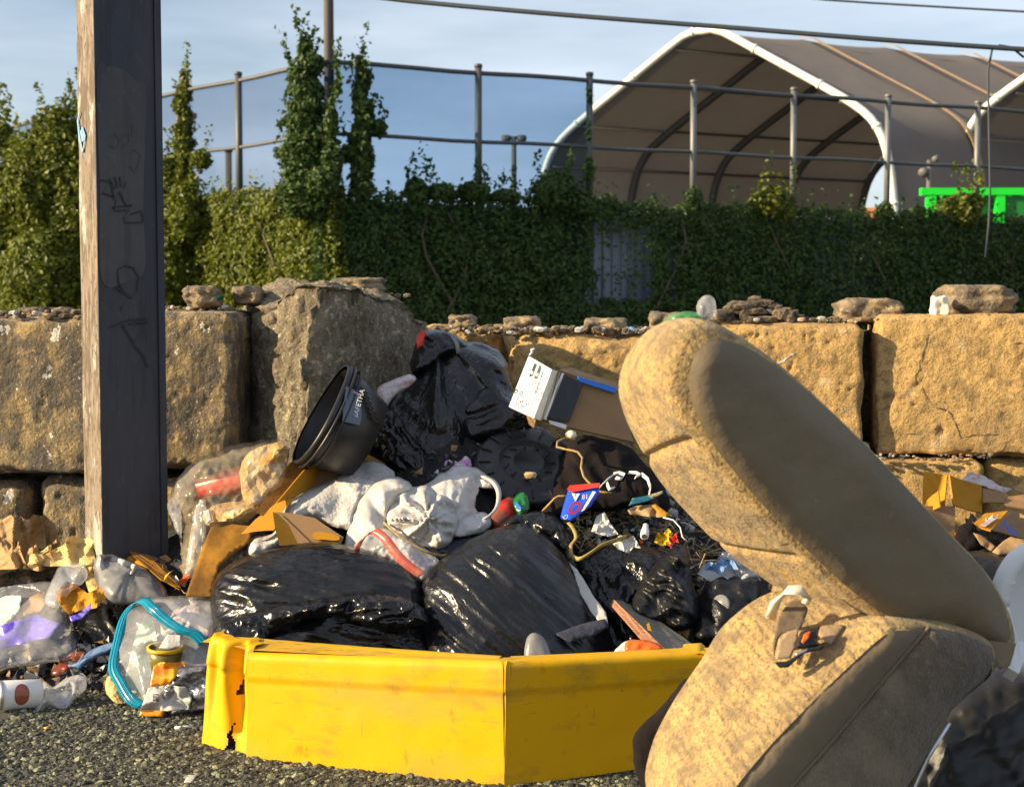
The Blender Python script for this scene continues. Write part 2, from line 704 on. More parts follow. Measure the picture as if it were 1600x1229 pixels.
M = {}
M['asphalt'] = mat('asphalt', (0.055, 0.055, 0.045), 0.9, [(60, .4, .7, (0.13, 0.13, 0.10), .7), (2.5, .4, .7, (0.03, 0.03, 0.028), .6)], [(220, .8, .006)])
M['gravel'] = mat('gravel', (0.115, 0.118, 0.075), 0.8, [(70, .42, .58, (0.06, 0.062, 0.045), .8)], [(300, .5, .002)])
M['gravel_dark'] = mat('gravel_dark', (0.030, 0.031, 0.028), 0.75, [(70, .5, .64, (0.065, 0.066, 0.05), .8)], [(300, .5, .002)])
M['gravel_pale'] = mat('gravel_pale', (0.27, 0.275, 0.165), 0.8, [(70, .45, .6, (0.17, 0.17, 0.10), .8)], [(300, .5, .002)])
M['block'] = mat('block_concrete', (0.57, 0.365, 0.135), 0.92,
                 [(3.5, .42, .62, (0.43, 0.265, 0.095), .8), (13, .52, .68, (0.20, 0.135, 0.06), .8), (45, .52, .66, (0.24, 0.165, .08), .75), (9, .60, .70, (0.62, 0.49, 0.30), .65), (110, .56, .68, (.18, .125, .065), .7), (2.2, .56, .7, (.22, .165, .10), .7)],
                 [(9, .45, .04), (48, .7, .016), (130, .8, .008), (320, .6, .004)])
M['block_grimy'] = mat('block_grimy', (0.17, 0.14, 0.10), 0.92,  # dark base with random gold and pale flecks
                       [(5, .46, .60, (0.44, 0.31, 0.13), .7), (22, .50, .60, (0.50, 0.35, 0.15), .7, (1, 1, .6)), (12, .46, .58, (0.10, 0.088, 0.075), .8, (1, 1, .45)), (15, .655, .675, (0.85, 0.78, 0.66), 1.0, (1, 1, .7)), (60, .56, .66, (.07, .06, .05), .65), (80, .61, .66, (.70, .56, .36), .7)],
                       [(14, .5, .03), (60, .8, .014), (240, .7, .005)])
M['rough_break'] = mat('broken_concrete', (0.48, 0.40, 0.27), 0.95, [(6, .45, .6, (0.24, 0.19, 0.13), .7), (24, .54, .66, (0.60, 0.50, 0.36), .7), (45, .36, .46, (.12, .10, .07), .7), (100, .56, .68, (.16, .13, .09), .6)],
                       [(16, .8, .04), (55, 1.0, .020), (170, .7, .006)])
M['stone'] = mat('loose_stone', (0.30, 0.22, 0.125), 0.92, [(9, .42, .56, (0.09, 0.072, 0.055), .85), (40, .52, .64, (.10, .08, .055), .8), (60, .58, .68, (.45, .38, .28), .6)], [(14, .7, .03), (60, .8, .012)])
M['soot'] = mat('charred_debris', (0.09, 0.07, 0.05), 0.9, [(18, .5, .66, (0.34, 0.24, 0.14), .8)], [(45, .9, .02)])
M['black_bag'] = mat('black_plastic', (0.0075, 0.0075, 0.0085), 0.25, [(30, .6, .75, (.03, .027, .024), .4)], [(26, .6, .012, (1, 1, 2.6), 25, 1.0), (90, .5, .0035, (1, 1, 2.2), -25, .6)], spec=0.5)
M['black_bag_left'] = mat('black_plastic_left', (0.0075, 0.0075, 0.0085), 0.27, [(30, .6, .75, (.03, .027, .024), .4)], [(34, .8, .008, (14, 1, 1.0), -10, .12), (110, .6, .0026, (18, 1, 1), -13, .1)], spec=0.5)
M['black_bag_right'] = mat('black_plastic_right', (0.009, 0.009, 0.010), 0.29, [(30, .6, .75, (.035, .032, .028), .5)], [(32, .8, .008, (16, 1, 1), 47, .12), (110, .6, .0026, (20, 1, 1), 45, .1)], spec=0.5)
M['black_bag_dusty'] = mat('black_plastic_dusty', (0.009, 0.009, 0.010), 0.38, [(22, .55, .75, (.05, .044, .038), .4)], [(30, .6, .009, (1, 1, 2.2), -35, 1.0), (90, .4, .003, None, 20, .6)], spec=0.38)
M['black_matte'] = mat('black_matte_plastic', (0.013, 0.013, 0.0138), 0.42, [(18, .55, .75, (.05, .045, .038), .5)], [(160, .2, .001)])
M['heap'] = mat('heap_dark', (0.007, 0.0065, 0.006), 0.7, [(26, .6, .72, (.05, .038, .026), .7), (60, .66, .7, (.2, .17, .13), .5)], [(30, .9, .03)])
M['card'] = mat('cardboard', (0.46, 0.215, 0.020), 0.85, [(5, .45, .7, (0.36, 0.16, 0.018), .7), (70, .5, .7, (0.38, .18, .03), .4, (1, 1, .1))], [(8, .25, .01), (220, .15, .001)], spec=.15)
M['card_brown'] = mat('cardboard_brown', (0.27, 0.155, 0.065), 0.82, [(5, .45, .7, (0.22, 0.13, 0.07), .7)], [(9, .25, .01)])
M['card_stain'] = mat('cardboard_stained', (0.32, 0.15, 0.020), 0.85, [(11, .42, .6, (0.17, 0.08, 0.016), .85), (4, .5, .6, (.12, .06, .02), .6)], [(14, .5, .008)], spec=.15)
M['kraft'] = mat('kraft_paper', (0.36, 0.225, 0.095), 0.75, [(6, .45, .7, (0.25, 0.145, 0.055), .7)], [(40, .4, .006)])
M['cream'] = mat('cream_paper', (0.56, 0.40, 0.16), 0.7, [(7, .5, .75, (0.42, 0.26, 0.08), .7)], [(40, .5, .006)])
M['white_bag'] = mat('white_plastic_bag', (0.58, 0.57, 0.56), 0.36, [(14, .52, .72, (0.32, 0.275, .215), .7)], [(60, .35, .004, (1, 1, 1.8), 25, .6)], trans=(.2, (.55, .52, .47)))
M['white_pad'] = mat('white_padding', (0.50, 0.49, 0.48), 0.75, [(60, .5, .66, (.27, .26, .25), .6), (7, .5, .7, (.33, .30, .27), .6)], [(120, .9, .005), (45, .6, .006)])
M['white'] = mat('white_hard_plastic', (0.72, 0.72, 0.72), 0.35, [(6, .55, .75, (.6, .57, .5), .4)], [(60, .08, .001)])
M['paper_white'] = mat('white_paper', (0.50, 0.49, 0.46), 0.65, [(12, .5, .75, (.42, .37, .3), .5)], [(50, .5, .005)])
M['clear'] = mat('clear_film', (0.70, 0.70, 0.72), 0.12, [], [(22, .25, .004, (1, 1, 2.5), 25, .5)], spec=1.0, clear=(0.66, 0.86, 5))
M['clear_milky'] = mat('milky_film', (0.58, 0.58, 0.60), 0.25, [(9, .5, .7, (.45, .42, .38), .6)], [(20, .7, .010, (1, 1, 1.5), 25, .7)], spec=.7, clear=(0.35, 0.62, 6))
M['clear_amber'] = mat('food_film', (0.60, 0.50, 0.34), 0.12, [(9, .5, .7, (.45, .33, .18), .6)], [(26, .4, .005, (1, 1, 2.5), 40, .6)], spec=.9, clear=(0.62, 0.86, 7))
M['clear_green'] = mat('clear_green_plastic', (0.10, 0.34, 0.12), 0.2, [], [(30, .4, .004)], clear=(.25, .6))
M['green_plastic'] = mat('green_plastic', (0.008, 0.13, 0.03), 0.22, [], [(30, .3, .003)], spec=.7)
M['teal'] = mat('teal_zip', (0.0, 0.24, 0.38), 0.22, [(20, .5, .7, (0, .16, .30), .5)], [(60, .2, .002)], clear=(.0, .3))
M['yellow'] = mat('yellow_plastic', (0.70, 0.385, 0.001), 0.5,
                  [(3.2, .5, .7, (0.70, 0.36, 0.001), .6), (6, .54, .72, (0.30, 0.20, 0.035), .7, (1, 1, 2.2)), (2.2, .52, .68, (.44, .30, .06), .55, (1, 1, 2.5)), (18, .64, .72, (.44, .16, .004), .5, (1, 1, .5)), (80, .69, .74, (.16, .08, .01), .7), (26, .66, .70, (.30, .20, .05), .6, (.25, .25, 3)), (26, .67, .71, (.34, .22, .05), .6, (3, 3, .3))],
                  [(7, .10, .02), (120, .08, .001)], spec=.25)
M['yellow_grime'] = mat('yellow_grimy', (0.62, 0.36, 0.01), 0.55, [(9, .45, .65, (0.42, 0.25, 0.03), .7, (1, 1, 1)), (20, .58, .66, (0.12, 0.05, 0.015), .8, (1, 4, 1))], [(30, .2, .005)])
M['torn_brown'] = mat('torn_dark', (0.26, 0.11, 0.008), 0.8, [(40, .5, .7, (.14, .055, .01), .8)], [(60, .5, .003)])  # mottled brown for the sheet behind the tears
M['cloth'] = mat('seat_cloth', (0.47, 0.31, 0.112), 0.95,
                 [(4.0, .46, .64, (0.27, 0.19, 0.085), .85), (13, .50, .64, (0.17, 0.122, 0.065), .75, (1, 1, 1.6)), (3, .60, .68, (.60, .36, .02), .8), (34, .50, .64, (.17, .12, .065), .7), (150, .48, .62, (0.17, .12, .06), .8)],
                 [('wave', .35, .006, 17, -45), (150, .9, .006), (12, .6, .03), (45, .5, .008)], sheen=.15)
M['vinyl'] = mat('seat_vinyl', (0.165, 0.125, 0.075), 0.7, [(4, .5, .75, (0.215, 0.168, 0.105), .6), (30, .66, .72, (.08, .06, .045), .4), (2.5, .5, .68, (.125, .097, .062), .7), (14, .55, .7, (.15, .115, .07), .5), (60, .69, .74, (.34, .28, .2), .4)], [(5, .35, .03), (18, .25, .008), (300, .25, .0012)], sheen=.15, spec=.3)
M['carpet'] = mat('seat_carpet', (0.12, 0.092, 0.058), 0.97, [(9, .45, .65, (0.23, 0.175, 0.105), .75), (3.4, .5, .65, (.045, .035, .026), .75), (26, .55, .7, (.27, .2, .12), .5), (200, .5, .7, (.26, .2, .12), .5)], [(140, .9, .008), (18, .5, .02)], sheen=.25)
M['belt'] = mat('belt_webbing', (0.34, 0.24, 0.14), 0.8, [(120, .5, .7, (.25, .17, .1), .6)], [(200, .5, .002)])
M['belt_shade'] = mat('belt_shadow', (0.14, 0.10, 0.065), 0.8, [(120, .5, .7, (.09, .065, .04), .6)], [(200, .5, .002)])  # the belt webbing again, darkened to carry shade in its colour
M['ivory'] = mat('ivory_plastic', (0.78, 0.72, 0.58), 0.4, [(25, .5, .7, (.5, .42, .3), .5)], [(40, .2, .003)])
M['orange'] = mat('orange_print', (0.86, 0.13, 0.01), 0.4, [], [(30, .4, .004)])
M['orange_yellow'] = mat('orange_foil', (0.85, 0.36, 0.01), 0.35, [(16, .45, .6, (0.72, .16, .005), .8)], [(30, .6, .008)])
M['foil'] = mat('silver_foil', (0.55, 0.53, 0.53), 0.25, [(14, .45, .6, (.10, .09, .10), .8)], [(60, .3, .003)], metal=.6)
M['red'] = mat('red_plastic', (0.62, 0.035, 0.02), 0.3, [(20, .5, .7, (.5, .06, .03), .5)], [(30, .3, .003)])
M['red_film'] = mat('red_film', (0.50, 0.09, 0.06), 0.25, [(30, .5, .66, (.5, .22, .16), .7)], [(40, .4, .004)], clear=(.1, .45))
M['blue'] = mat('blue_packet', (0.02, 0.08, 0.62), 0.28, [], [(30, .4, .004)])
M['blue_pale'] = mat('blue_cloth', (0.13, 0.23, 0.42), 0.7, [(14, .5, .7, (.06, .12, .26), .7)], [(60, .5, .006)])
M['blue_edge'] = mat('blue_tape', (0.01, 0.16, 0.62), 0.35, [], [(20, .1, .002)])
M['violet'] = mat('violet_print', (0.10, 0.05, 0.62), 0.3, [(9, .5, .65, (.35, .3, .7), .6)], [(30, .4, .004)])
M['pink'] = mat('pink_cloth', (0.55, 0.22, 0.5), 0.7, [(30, .45, .6, (.75, .7, .72), .9)], [(50, .7, .01)])
M['pinkred'] = mat('pink_print_bag', (0.50, 0.46, 0.46), 0.4, [(28, .54, .62, (.42, .16, .18), .8)], [(40, .5, .006)])
M['brown_cola'] = mat('brown_liquid', (0.26, 0.07, 0.035), 0.2, [(18, .5, .65, (.45, .1, .05), .6)], [(20, .2, .002)], spec=.7)
M['food'] = mat('food_paper', (0.46, 0.32, 0.15), 0.7, [(13, .46, .62, (.55, .30, .03), .8), (11, .52, .64, (.58, .5, .37), .7)], [(40, .7, .01)])
M['shirt'] = mat('dark_cloth', (0.0105, 0.0080, 0.0085), 0.95, [(14, .5, .7, (.018, .0135, .0135), .6)], [(30, .5, .012), (400, .2, .0005)], spec=.15)
M['navy_cloth'] = mat('navy_cloth', (0.02, 0.026, 0.05), 0.85, [(14, .5, .7, (.05, .05, .07), .6)], [(30, .5, .012)])
M['black'] = mat('black_ink', (0.012, 0.012, 0.013), 0.5, [(30, .5, .7, (.02, .02, .02), .5)])
M['grey_label'] = mat('grey_label', (0.10, 0.115, 0.16), 0.4, [(12, .5, .7, (.07, .08, .12), .5)])
M['ink_white'] = mat('white_ink', (0.75, 0.77, 0.80), 0.5, [(60, .5, .8, (.6, .6, .6), .4)])
M['ink_blue'] = mat('blue_ink', (0.03, 0.06, 0.35), 0.6, [(60, .5, .8, (.05, .1, .4), .4)])
M['metal_strip'] = mat('metal_strip', (0.6, 0.6, 0.62), 0.3, [(20, .5, .7, (.4, .4, .42), .5)], metal=.9)
M['wood_ply'] = mat('plywood_edge', (0.36, 0.17, 0.085), 0.75, [(45, .45, .6, (.17, .07, .035), .8, (1, 1, 8))], [(60, .4, .004, (1, 1, 6))])
M['plank_top'] = mat('plank_face', (0.17, 0.15, 0.12), 0.7, [(14, .5, .65, (.3, .26, .18), .6, (3, 1, 1))], [(50, .4, .004)])
M['cord'] = mat('tan_cord', (0.36, 0.235, 0.075), 0.75, [(60, .45, .6, (.2, .12, .04), .7)], [(120, .5, .002)])
M['straw'] = mat('dry_stalks', (0.40, 0.28, 0.12), 0.8, [(30, .45, .6, (.2, .13, .06), .8)], [(120, .4, .002)])
M['scrap'] = mat('mixed_scraps', (0.34, 0.28, 0.2), 0.7, [(22, .5, .55, (.62, .58, .5), 1), (18, .58, .62, (.25, .12, .04), 1), (16, .36, .42, (.05, .05, .06), 1)], [(60, .4, .006)])
M['post_paint'] = mat('dark_painted_steel', (0.030, 0.034, 0.048), 0.6, [(4, .45, .65, (.052, .052, .060), .7, (1, 1, .25)), (22, .5, .62, (.018, .019, .026), .7, (1, 1, .12)), (60, .6, .7, (.075, .07, .068), .5, (1, 1, .4)), (7, .6, .68, (.085, .075, .07), .5, (1, 1, .5))], [(40, .2, .003), (14, .2, .006, (1, 1, .2))])
M['post_patch'] = mat('grey_paint_patch', (0.072, 0.067, 0.070), 0.65, [(5, .45, .65, (.045, .045, .054), .8, (1, 1, .4)), (24, .5, .62, (.034, .034, .042), .6, (1, 1, .15)), (50, .6, .7, (.11, .10, .098), .5)], [(50, .2, .003)])
M['post_side'] = mat('weathered_side', (0.185, 0.145, 0.105), 0.85,
                     [(14, .46, .54, (.10, .072, .048), .85, (1, 1, .35)), (40, .5, .6, (.25, .21, .165), .8, (1, 1, .25)), (8, .56, .60, (.32, .34, .30), .9, (1, 1, .5)), (60, .56, .62, (.07, .05, .035), .8, (1, 1, .5)), (9, .66, .7, (.2, .07, .02), .8, (1, 1, .4))],
                     [(45, .7, .006, (1, 1, .3))])
M['graffiti'] = mat('faded_marker', (0.009, 0.0095, 0.013), 0.6, [(40, .45, .65, (.028, .029, .036), .8)])
M['graffiti_pale'] = mat('pale_marker', (0.065, 0.067, 0.078), 0.6, [(40, .45, .65, (.045, .046, .055), .8)])
M['graffiti_blue'] = mat('blue_spray', (0.16, 0.36, 0.52), 0.6, [(40, .5, .7, (.3, .42, .5), .6)])
M['galv'] = mat('galvanised_post', (0.17, 0.175, 0.175), 0.5, [(8, .5, .7, (.11, .11, .11), .6, (1, 1, .3))], metal=.3)
M['fence_dark'] = mat('dark_fence_pipe', (0.09, 0.095, 0.10), 0.55, [(8, .5, .7, (.14, .13, .11), .6)], metal=.3)
M['screen'] = mat('fence_screen', (0.05, 0.08, 0.12), 0.8, [], [], clear=(.88, .92, 1.5), tint=(.37, .50, .66))
M['screen_pale'] = mat('fence_screen_pale', (0.08, 0.10, 0.13), 0.8, [], [], clear=(.84, .90, 1.5), tint=(.52, .60, .72))
M['corrugated'] = mat('corrugated_sheet', (0.24, 0.275, 0.35), 0.5, [(3, .5, .7, (.11, .12, .15), .7, (1, 1, .3)), (14, .62, .7, (.2, .13, .08), .6)], metal=.1)
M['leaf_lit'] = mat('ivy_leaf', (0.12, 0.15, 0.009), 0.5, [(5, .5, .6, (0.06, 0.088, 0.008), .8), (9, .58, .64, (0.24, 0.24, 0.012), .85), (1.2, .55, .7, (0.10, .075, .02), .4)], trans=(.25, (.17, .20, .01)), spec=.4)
M['leaf_shaded'] = mat('dark_ivy_leaf', (0.052, 0.096, 0.018), 0.55, [(5, .5, .6, (0.028, 0.056, 0.013), .8), (9, .60, .66, (0.12, 0.165, 0.024), .75)], trans=(.2, (.08, .14, .02)), spec=.35)  # same ivy as leaf_lit, with shade put into its greens
M['stem'] = mat('woody_stem', (0.10, 0.075, 0.045), 0.85, [(20, .5, .7, (.06, .045, .03), .7)])
M['pole_wood'] = mat('pole_timber', (0.10, 0.085, 0.07), 0.85, [(8, .5, .7, (.06, .05, .042), .7, (1, 1, .2))])
M['cable'] = mat('cable_rubber', (0.035, 0.045, 0.06), 0.6, [(8, .5, .7, (.05, .06, .07), .5)])
M['tent_fabric'] = mat('tent_fabric', (0.185, 0.160, 0.142), 0.75, [(1.0, .4, .7, (0.155, 0.135, 0.12), .7), (.35, .5, .7, (.22, .19, .168), .6), (6, .6, .75, (.14, .12, .105), .5, (1, 1, .3))], trans=(.10, (.24, .2, .17)))
M['tent_white'] = mat('tent_white_tube', (0.80, 0.77, 0.70), 0.4, [(4, .55, .7, (.6, .56, .48), .5)])
M['tent_rib'] = mat('tent_dark_rib', (0.05, 0.045, 0.045), 0.6, [(4, .5, .7, (.07, .06, .06), .5)])
M['tent_strap'] = mat('tent_seam_strip', (0.46, 0.30, 0.16), 0.6, [(4, .5, .7, (.36, .24, .13), .5)])
M['green_box'] = mat('bright_green_paint', (0.01, 0.80, 0.03), 0.45, [(4, .5, .7, (.01, .6, .03), .5)])
M['green_dark'] = mat('green_panel', (0.01, 0.22, 0.03), 0.6, [(4, .5, .7, (.01, .15, .02), .5)])
M['roof_tile'] = mat('terracotta', (0.50, 0.16, 0.05), 0.8, [(4, .5, .7, (.35, .1, .04), .6)])
M['lamp_grey'] = mat('lamp_grey', (0.13, 0.125, 0.12), 0.6, [(10, .5, .7, (.08, .075, .07), .6)])
M['shell'] = mat('shell_white', (0.75, 0.68, 0.56), 0.35, [(40, .5, .7, (.5, .4, .3), .6)])
M['yellow_red'] = mat('yellow_wrapper', (0.58, 0.38, 0.01), 0.4, [(30, .5, .66, (.4, .2, .02), .6)], [(40, .5, .005)])
M['yellow_strap'] = mat('yellow_strap', (0.34, 0.25, 0.065), 0.6, [(30, .5, .7, (.18, .13, .045), .7)], [(80, .4, .003)])
M['olive'] = mat('olive_plastic', (0.15, 0.13, 0.012), 0.35, [(14, .5, .66, (.07, .06, .01), .7)], [(30, .3, .003)])
M['teal_dark'] = mat('teal_box', (0.01, 0.10, 0.16), 0.5, [(20, .55, .6, (.45, .32, .1), .8)])
M['pale_green'] = mat('pale_green_paper', (0.60, 0.70, 0.55), 0.7, [(10, .5, .7, (.72, .74, .66), .7)], [(40, .5, .008)])
M['grey_film'] = mat('grey_film', (0.24, 0.24, 0.245), 0.32, [(9, .5, .66, (.15, .145, .145), .7)], [(60, .2, .002, None, -30, .4)], clear=(.05, .35))

BAG = [('r', 60, .026), ('t', 34, .026, {'w': .2, 'a': 30, 'st': 1.6}), ('t', 15, .011, {'w': .2, 'a': 70, 'st': 2}), ('r', 9, .003, {'a': 50, 'st': 3})]
CRUMPLE = [('t', 26, .030, {'w': 0}), ('t', 12, .012, {'w': 0, 'a': 33})]
PAPER = [('t', 30, .034, {'w': 0}), ('t', 17, .018, {'w': 0, 'a': 40}), ('t', 9, .006, {'w': 0, 'a': 70})]

# ================================================================== ground
def sheet_z(name, x0, x1, y0, y1, n, z, m):
    X, Y = np.meshgrid(np.linspace(x0, x1, n + 1), np.linspace(y0, y1, n + 1), indexing='ij')
    V = np.stack([X.ravel(), Y.ravel(), np.full(X.size, z)], 1)
    F = [(i * (n + 1) + j, (i + 1) * (n + 1) + j, (i + 1) * (n + 1) + j + 1, i * (n + 1) + j + 1) for i in range(n) for j in range(n)]
    return mesh(name, V, F, m, smooth=False)


tag(sheet_z('ground', -300, 300, -100, 600, 12, 0.0, M['asphalt']), kind='structure')


def gravel():
    """loose stones lying on the worn asphalt in front of the rubbish"""
    V, F = [], []
    base = []
    for _ in range(6):
        v, f = stone((0, 0, 0), (1, 1, .8), sub=1, amp=.95)
        base.append((v, f))
    n, off = 46000, 0
    X, Y = rng.uniform(-1.9, 0.55, n), rng.uniform(3.3, 4.75, n)
    keep = perlin(X * 3, Y * 3, 2.2) > -.55
    for x, y in zip(X[keep], Y[keep]):
        v, f = base[rng.integers(6)]
        s = float(np.clip(rng.lognormal(-5.55, .50), .0018, .013))
        a = rng.uniform(0, 6.28)
        ca, sa = math.cos(a), math.sin(a)
        q = np.stack([v[:, 0] * ca - v[:, 1] * sa, v[:, 0] * sa + v[:, 1] * ca, v[:, 2]], 1) * s + np.array([x, y, -s * .15])
        V.append(q)
        F += [tuple(i + off for i in k) for k in f]
        off += len(v)
    mi = np.repeat(rng.choice(3, p=[.52, .30, .18], size=len(V)), len(base[0][1]))
    o = mesh('gravel', np.concatenate(V), F, [M['gravel_dark'], M['gravel'], M['gravel_pale']], smooth=False, mi=mi)
    return tag(o, 'coarse dark aggregate of the worn asphalt in the foreground', 'gravel', kind='stuff')


gravel()

# ================================================================== block wall
def block(name, c, half, m, label, n=(60, 10, 40), group='rough concrete blocks of the wall', **kw):
    v, f = rock_box(c, half, n=n, **kw)
    return tag(mesh(name, v, f, m), label, 'block', group)


def bx(px0, px1, d, z0, z1, depth=.6):
    x0, x1 = (px0 - 800) / FPX * d, (px1 - 800) / FPX * d
    return ((x0 + x1) / 2, d + depth / 2, (z0 + z1) / 2), ((x1 - x0) / 2, depth / 2, (z1 - z0) / 2)


c, h = bx(-260, 195, 5.18, .605, 1.19)
block('concrete_block', c, h, M['block_grimy'], 'mottled upper concrete block at the far left, left of the utility post', rad=.035, amp=.012, n=(70, 10, 50))
c, h = bx(198, 367, 5.22, .62, 1.21)
block('concrete_block', c, h, M['block_grimy'], 'mottled upper concrete block directly right of the utility post', rad=.035, amp=.014, n=(50, 14, 60))
c, h = bx(-260, 38, 5.23, 0, .57)
block('concrete_block', c, h, M['block_grimy'], 'lower concrete block at the far left edge beyond the dark gap', rad=.05, amp=.02)
c, h = bx(52, 300, 5.22, 0, .585)
block('concrete_block', c, h, M['block_grimy'], 'lower concrete block behind the foot of the utility post', rad=.05, amp=.02)
c, h = bx(305, 660, 5.5, 0, .57)
block('concrete_block', c, h, M['block_grimy'], 'lower concrete block behind the clear bag of food wrappers', rad=.05, amp=.02)


def tall_block():
    """boulder like broken block: lit face to the left of a ridge, shaded face to its right"""
    fp = [(P(398, 600, 5.50).x, 5.50), (P(444, 600, 5.265).x, 5.265), (P(540, 600, 5.15).x, 5.15), (P(612, 600, 5.46).x, 5.46), (P(662, 600, 5.85).x, 5.85), (P(640, 600, 6.15).x, 6.15), (P(400, 600, 6.0).x, 6.0)]
    tops = [1.22, 1.255, 1.265, 1.25, 1.12, 1.15, 1.25]
    cx, cy = np.mean([p[0] for p in fp]), np.mean([p[1] for p in fp])
    V, F = [], []
    nz, nu = 60, 0
    ring = []
    ring = catmull([(x, y, z) for (x, y), z in zip(fp, tops)], .013)
    for _ in range(12):
        ring = (np.roll(ring, 1, 0) + ring * 2 + np.roll(ring, -1, 0)) / 4
    nu = len(ring)
    ring = np.array(ring)
    cap = 16
    for j in range(nz + 1):
        z = ring[:, 2] * j / nz
        V.append(np.stack([ring[:, 0], ring[:, 1], z], 1))
    for j in range(1, cap):
        t = j / cap
        zz = ring[:, 2] + 0.075 * math.sin(t * 1.57)
        V.append(np.stack([ring[:, 0] + (cx - ring[:, 0]) * t, ring[:, 1] + (cy - ring[:, 1]) * t, zz], 1))
    V = np.concatenate(V)
    for j in range(nz + cap - 1):
        for k in range(nu):
            F.append((j * nu + k, j * nu + (k + 1) % nu, (j + 1) * nu + (k + 1) % nu, (j + 1) * nu + k))
    # soften: pull in near the top, then noise
    dirv = V[:, :2] - np.array([cx, cy])
    ztop = np.tile(ring[:, 2], nz + cap)
    rim = np.exp(-np.abs(V[:, 2] - ztop) / .06)
    big = fbm(V[:, 0] * 3, V[:, 1] * 3, V[:, 2] * 3, 3)
    fine = fbm(V[:, 0] * 16, V[:, 1] * 16, V[:, 2] * 16, 4, .6)
    pit = np.clip(fbm(V[:, 0] * 34, V[:, 1] * 34, V[:, 2] * 34, 3, .6), -1, .3)
    sc = 1 - .12 * rim * (V[:, 2] <= ztop + 1e-6) + .03 + .11 * big + .10 * fine + .07 * pit
    V[:, :2] = np.array([cx, cy]) + dirv * sc[:, None]
    V[:, 2] += .09 * big * (V[:, 2] > .8) + .03 * fine
    o = mesh('concrete_block', V, F, M['rough_break'])
    tag(o, 'tall broken block with pitted light face and sharp ridge, behind the black bucket', 'block', 'rough concrete blocks of the wall')


tall_block()
c, h = bx(650, 796, 6.25, .56, 1.145)
block('concrete_block', c, h, M['block'], 'weathered block behind the topmost black bag, just right of the tall broken block', rad=.06, amp=.03, n=(60, 14, 56), rot=-.12)
c, h = bx(806, 1120, 6.05, .5, 1.10)
block('concrete_block', c, h, M['block'], 'rounded upper block behind the box with the white panel', rad=.07, amp=.03, n=(80, 14, 56), rot=-.15)
c, h = bx(1095, 1366, 6.12, .578, 1.158)
block('concrete_block', c, h, M['block'], 'golden upper block with a thin level crack, behind the car seat back', rad=.035, amp=.014, n=(80, 12, 60), rot=-.17)
c, h = bx(1394, 1900, 6.0, .582, 1.20)
block('concrete_block', c, h, M['block'], 'golden upper block at the right edge with a jagged crack', rad=.03, amp=.014, n=(120, 12, 60), rot=-.17)
c, h = bx(650, 1100, 6.2, 0, .55)
block('concrete_block', c, h, M['block'], 'lower block hidden behind the heap of black bags', rad=.05, amp=.02, n=(30, 8, 20))
c, h = bx(1105, 1552, 6.06, 0, .575)
block('concrete_block', c, h, M['block'], 'lower block behind the yellow lit carton flaps', rad=.04, amp=.018, n=(80, 10, 50), rot=-.14)
c, h = bx(1562, 2000, 6.02, 0, .585)
block('concrete_block', c, h, M['block'], 'lower block at the right edge beside the dark upright joint', rad=.05, amp=.02, rot=-.14)


def on_front(obj, px, py, lift=.0015):
    """point on a block's rough front under a photo pixel"""
    dv = (P(px, py, 5.0) - CAM).normalized()
    M_ = obj.matrix_world
    ok, loc, nr, _ = obj.ray_cast(CAM - obj.location, dv)
    return (loc + obj.location - dv * lift) if ok else None


def crack(obj, pts, w, m):
    """jagged crack or scratch following the face of a block"""
    q = catmull(pts, 4, closed=False)
    sd = nseed()
    q = q + np.stack([perlin(q[:, 0] / 7, q[:, 1] / 7, sd), perlin(q[:, 0] / 7, q[:, 1] / 7, sd + 3)], 1) * 3.2
    V, F = [], []
    for i in range(len(q)):
        t = q[min(i + 1, len(q) - 1)] - q[max(i - 1, 0)]
        t = t / max(np.linalg.norm(t), 1e-6)
        ww = w * (.35 + .9 * abs(float(perlin(i * .33, sd)))) * min(1, i / 3, (len(q) - 1 - i) / 3 + .1)
        for s_ in (-1, 1):
            p = on_front(obj, q[i, 0] - t[1] * ww * s_, q[i, 1] + t[0] * ww * s_)
            if p is None: return
            V.append(tuple(p))
    for i in range(len(q) - 1):
        F.append((2 * i, 2 * i + 1, 2 * i + 3, 2 * i + 2))
    mesh('crack' if m != 'stone' else 'scratch', V, F, M[m], obj, smooth=False)


bpy.context.view_layer.update()
_blk = {o['label']: o for o in scene.objects if o.get('category') == 'block'}
_rb = _blk['golden upper block at the right edge with a jagged crack']
_lb = _blk['golden upper block with a thin level crack, behind the car seat back']
for pts, w in [([(1452, 520), (1444, 545), (1438, 572), (1432, 590), (1438, 604)], 1.6), ([(1440, 600), (1448, 620), (1456, 632)], 1.4), ([(1462, 636), (1482, 642), (1494, 664), (1502, 686)], 2.6),
               ([(1502, 684), (1525, 680), (1560, 678)], 1.5), ([(1410, 683), (1422, 678), (1436, 680)], 2.0), ([(1584, 540), (1592, 536), (1600, 538)], 3.0)]:
    crack(_rb, pts, w, 'soot')
crack(_lb, [(1214, 589), (1260, 587), (1310, 588), (1362, 585)], 1.1, 'soot')
crack(_lb, [(1196, 572), (1212, 568), (1232, 558), (1248, 548)], 2.0, 'paper_white')

c_ = P(1385, 600, 6.5)
v, f = stone((c_.x, c_.y, .86), (.16, .16, .26), 3, .3)  # added plug: keeps the bright background from showing through the joint
tag(mesh('rubble_stone', v, f, M['soot']), 'dark stone added to block light through the upright joint of the golden blocks', 'stone', 'broken stones along the wall top')
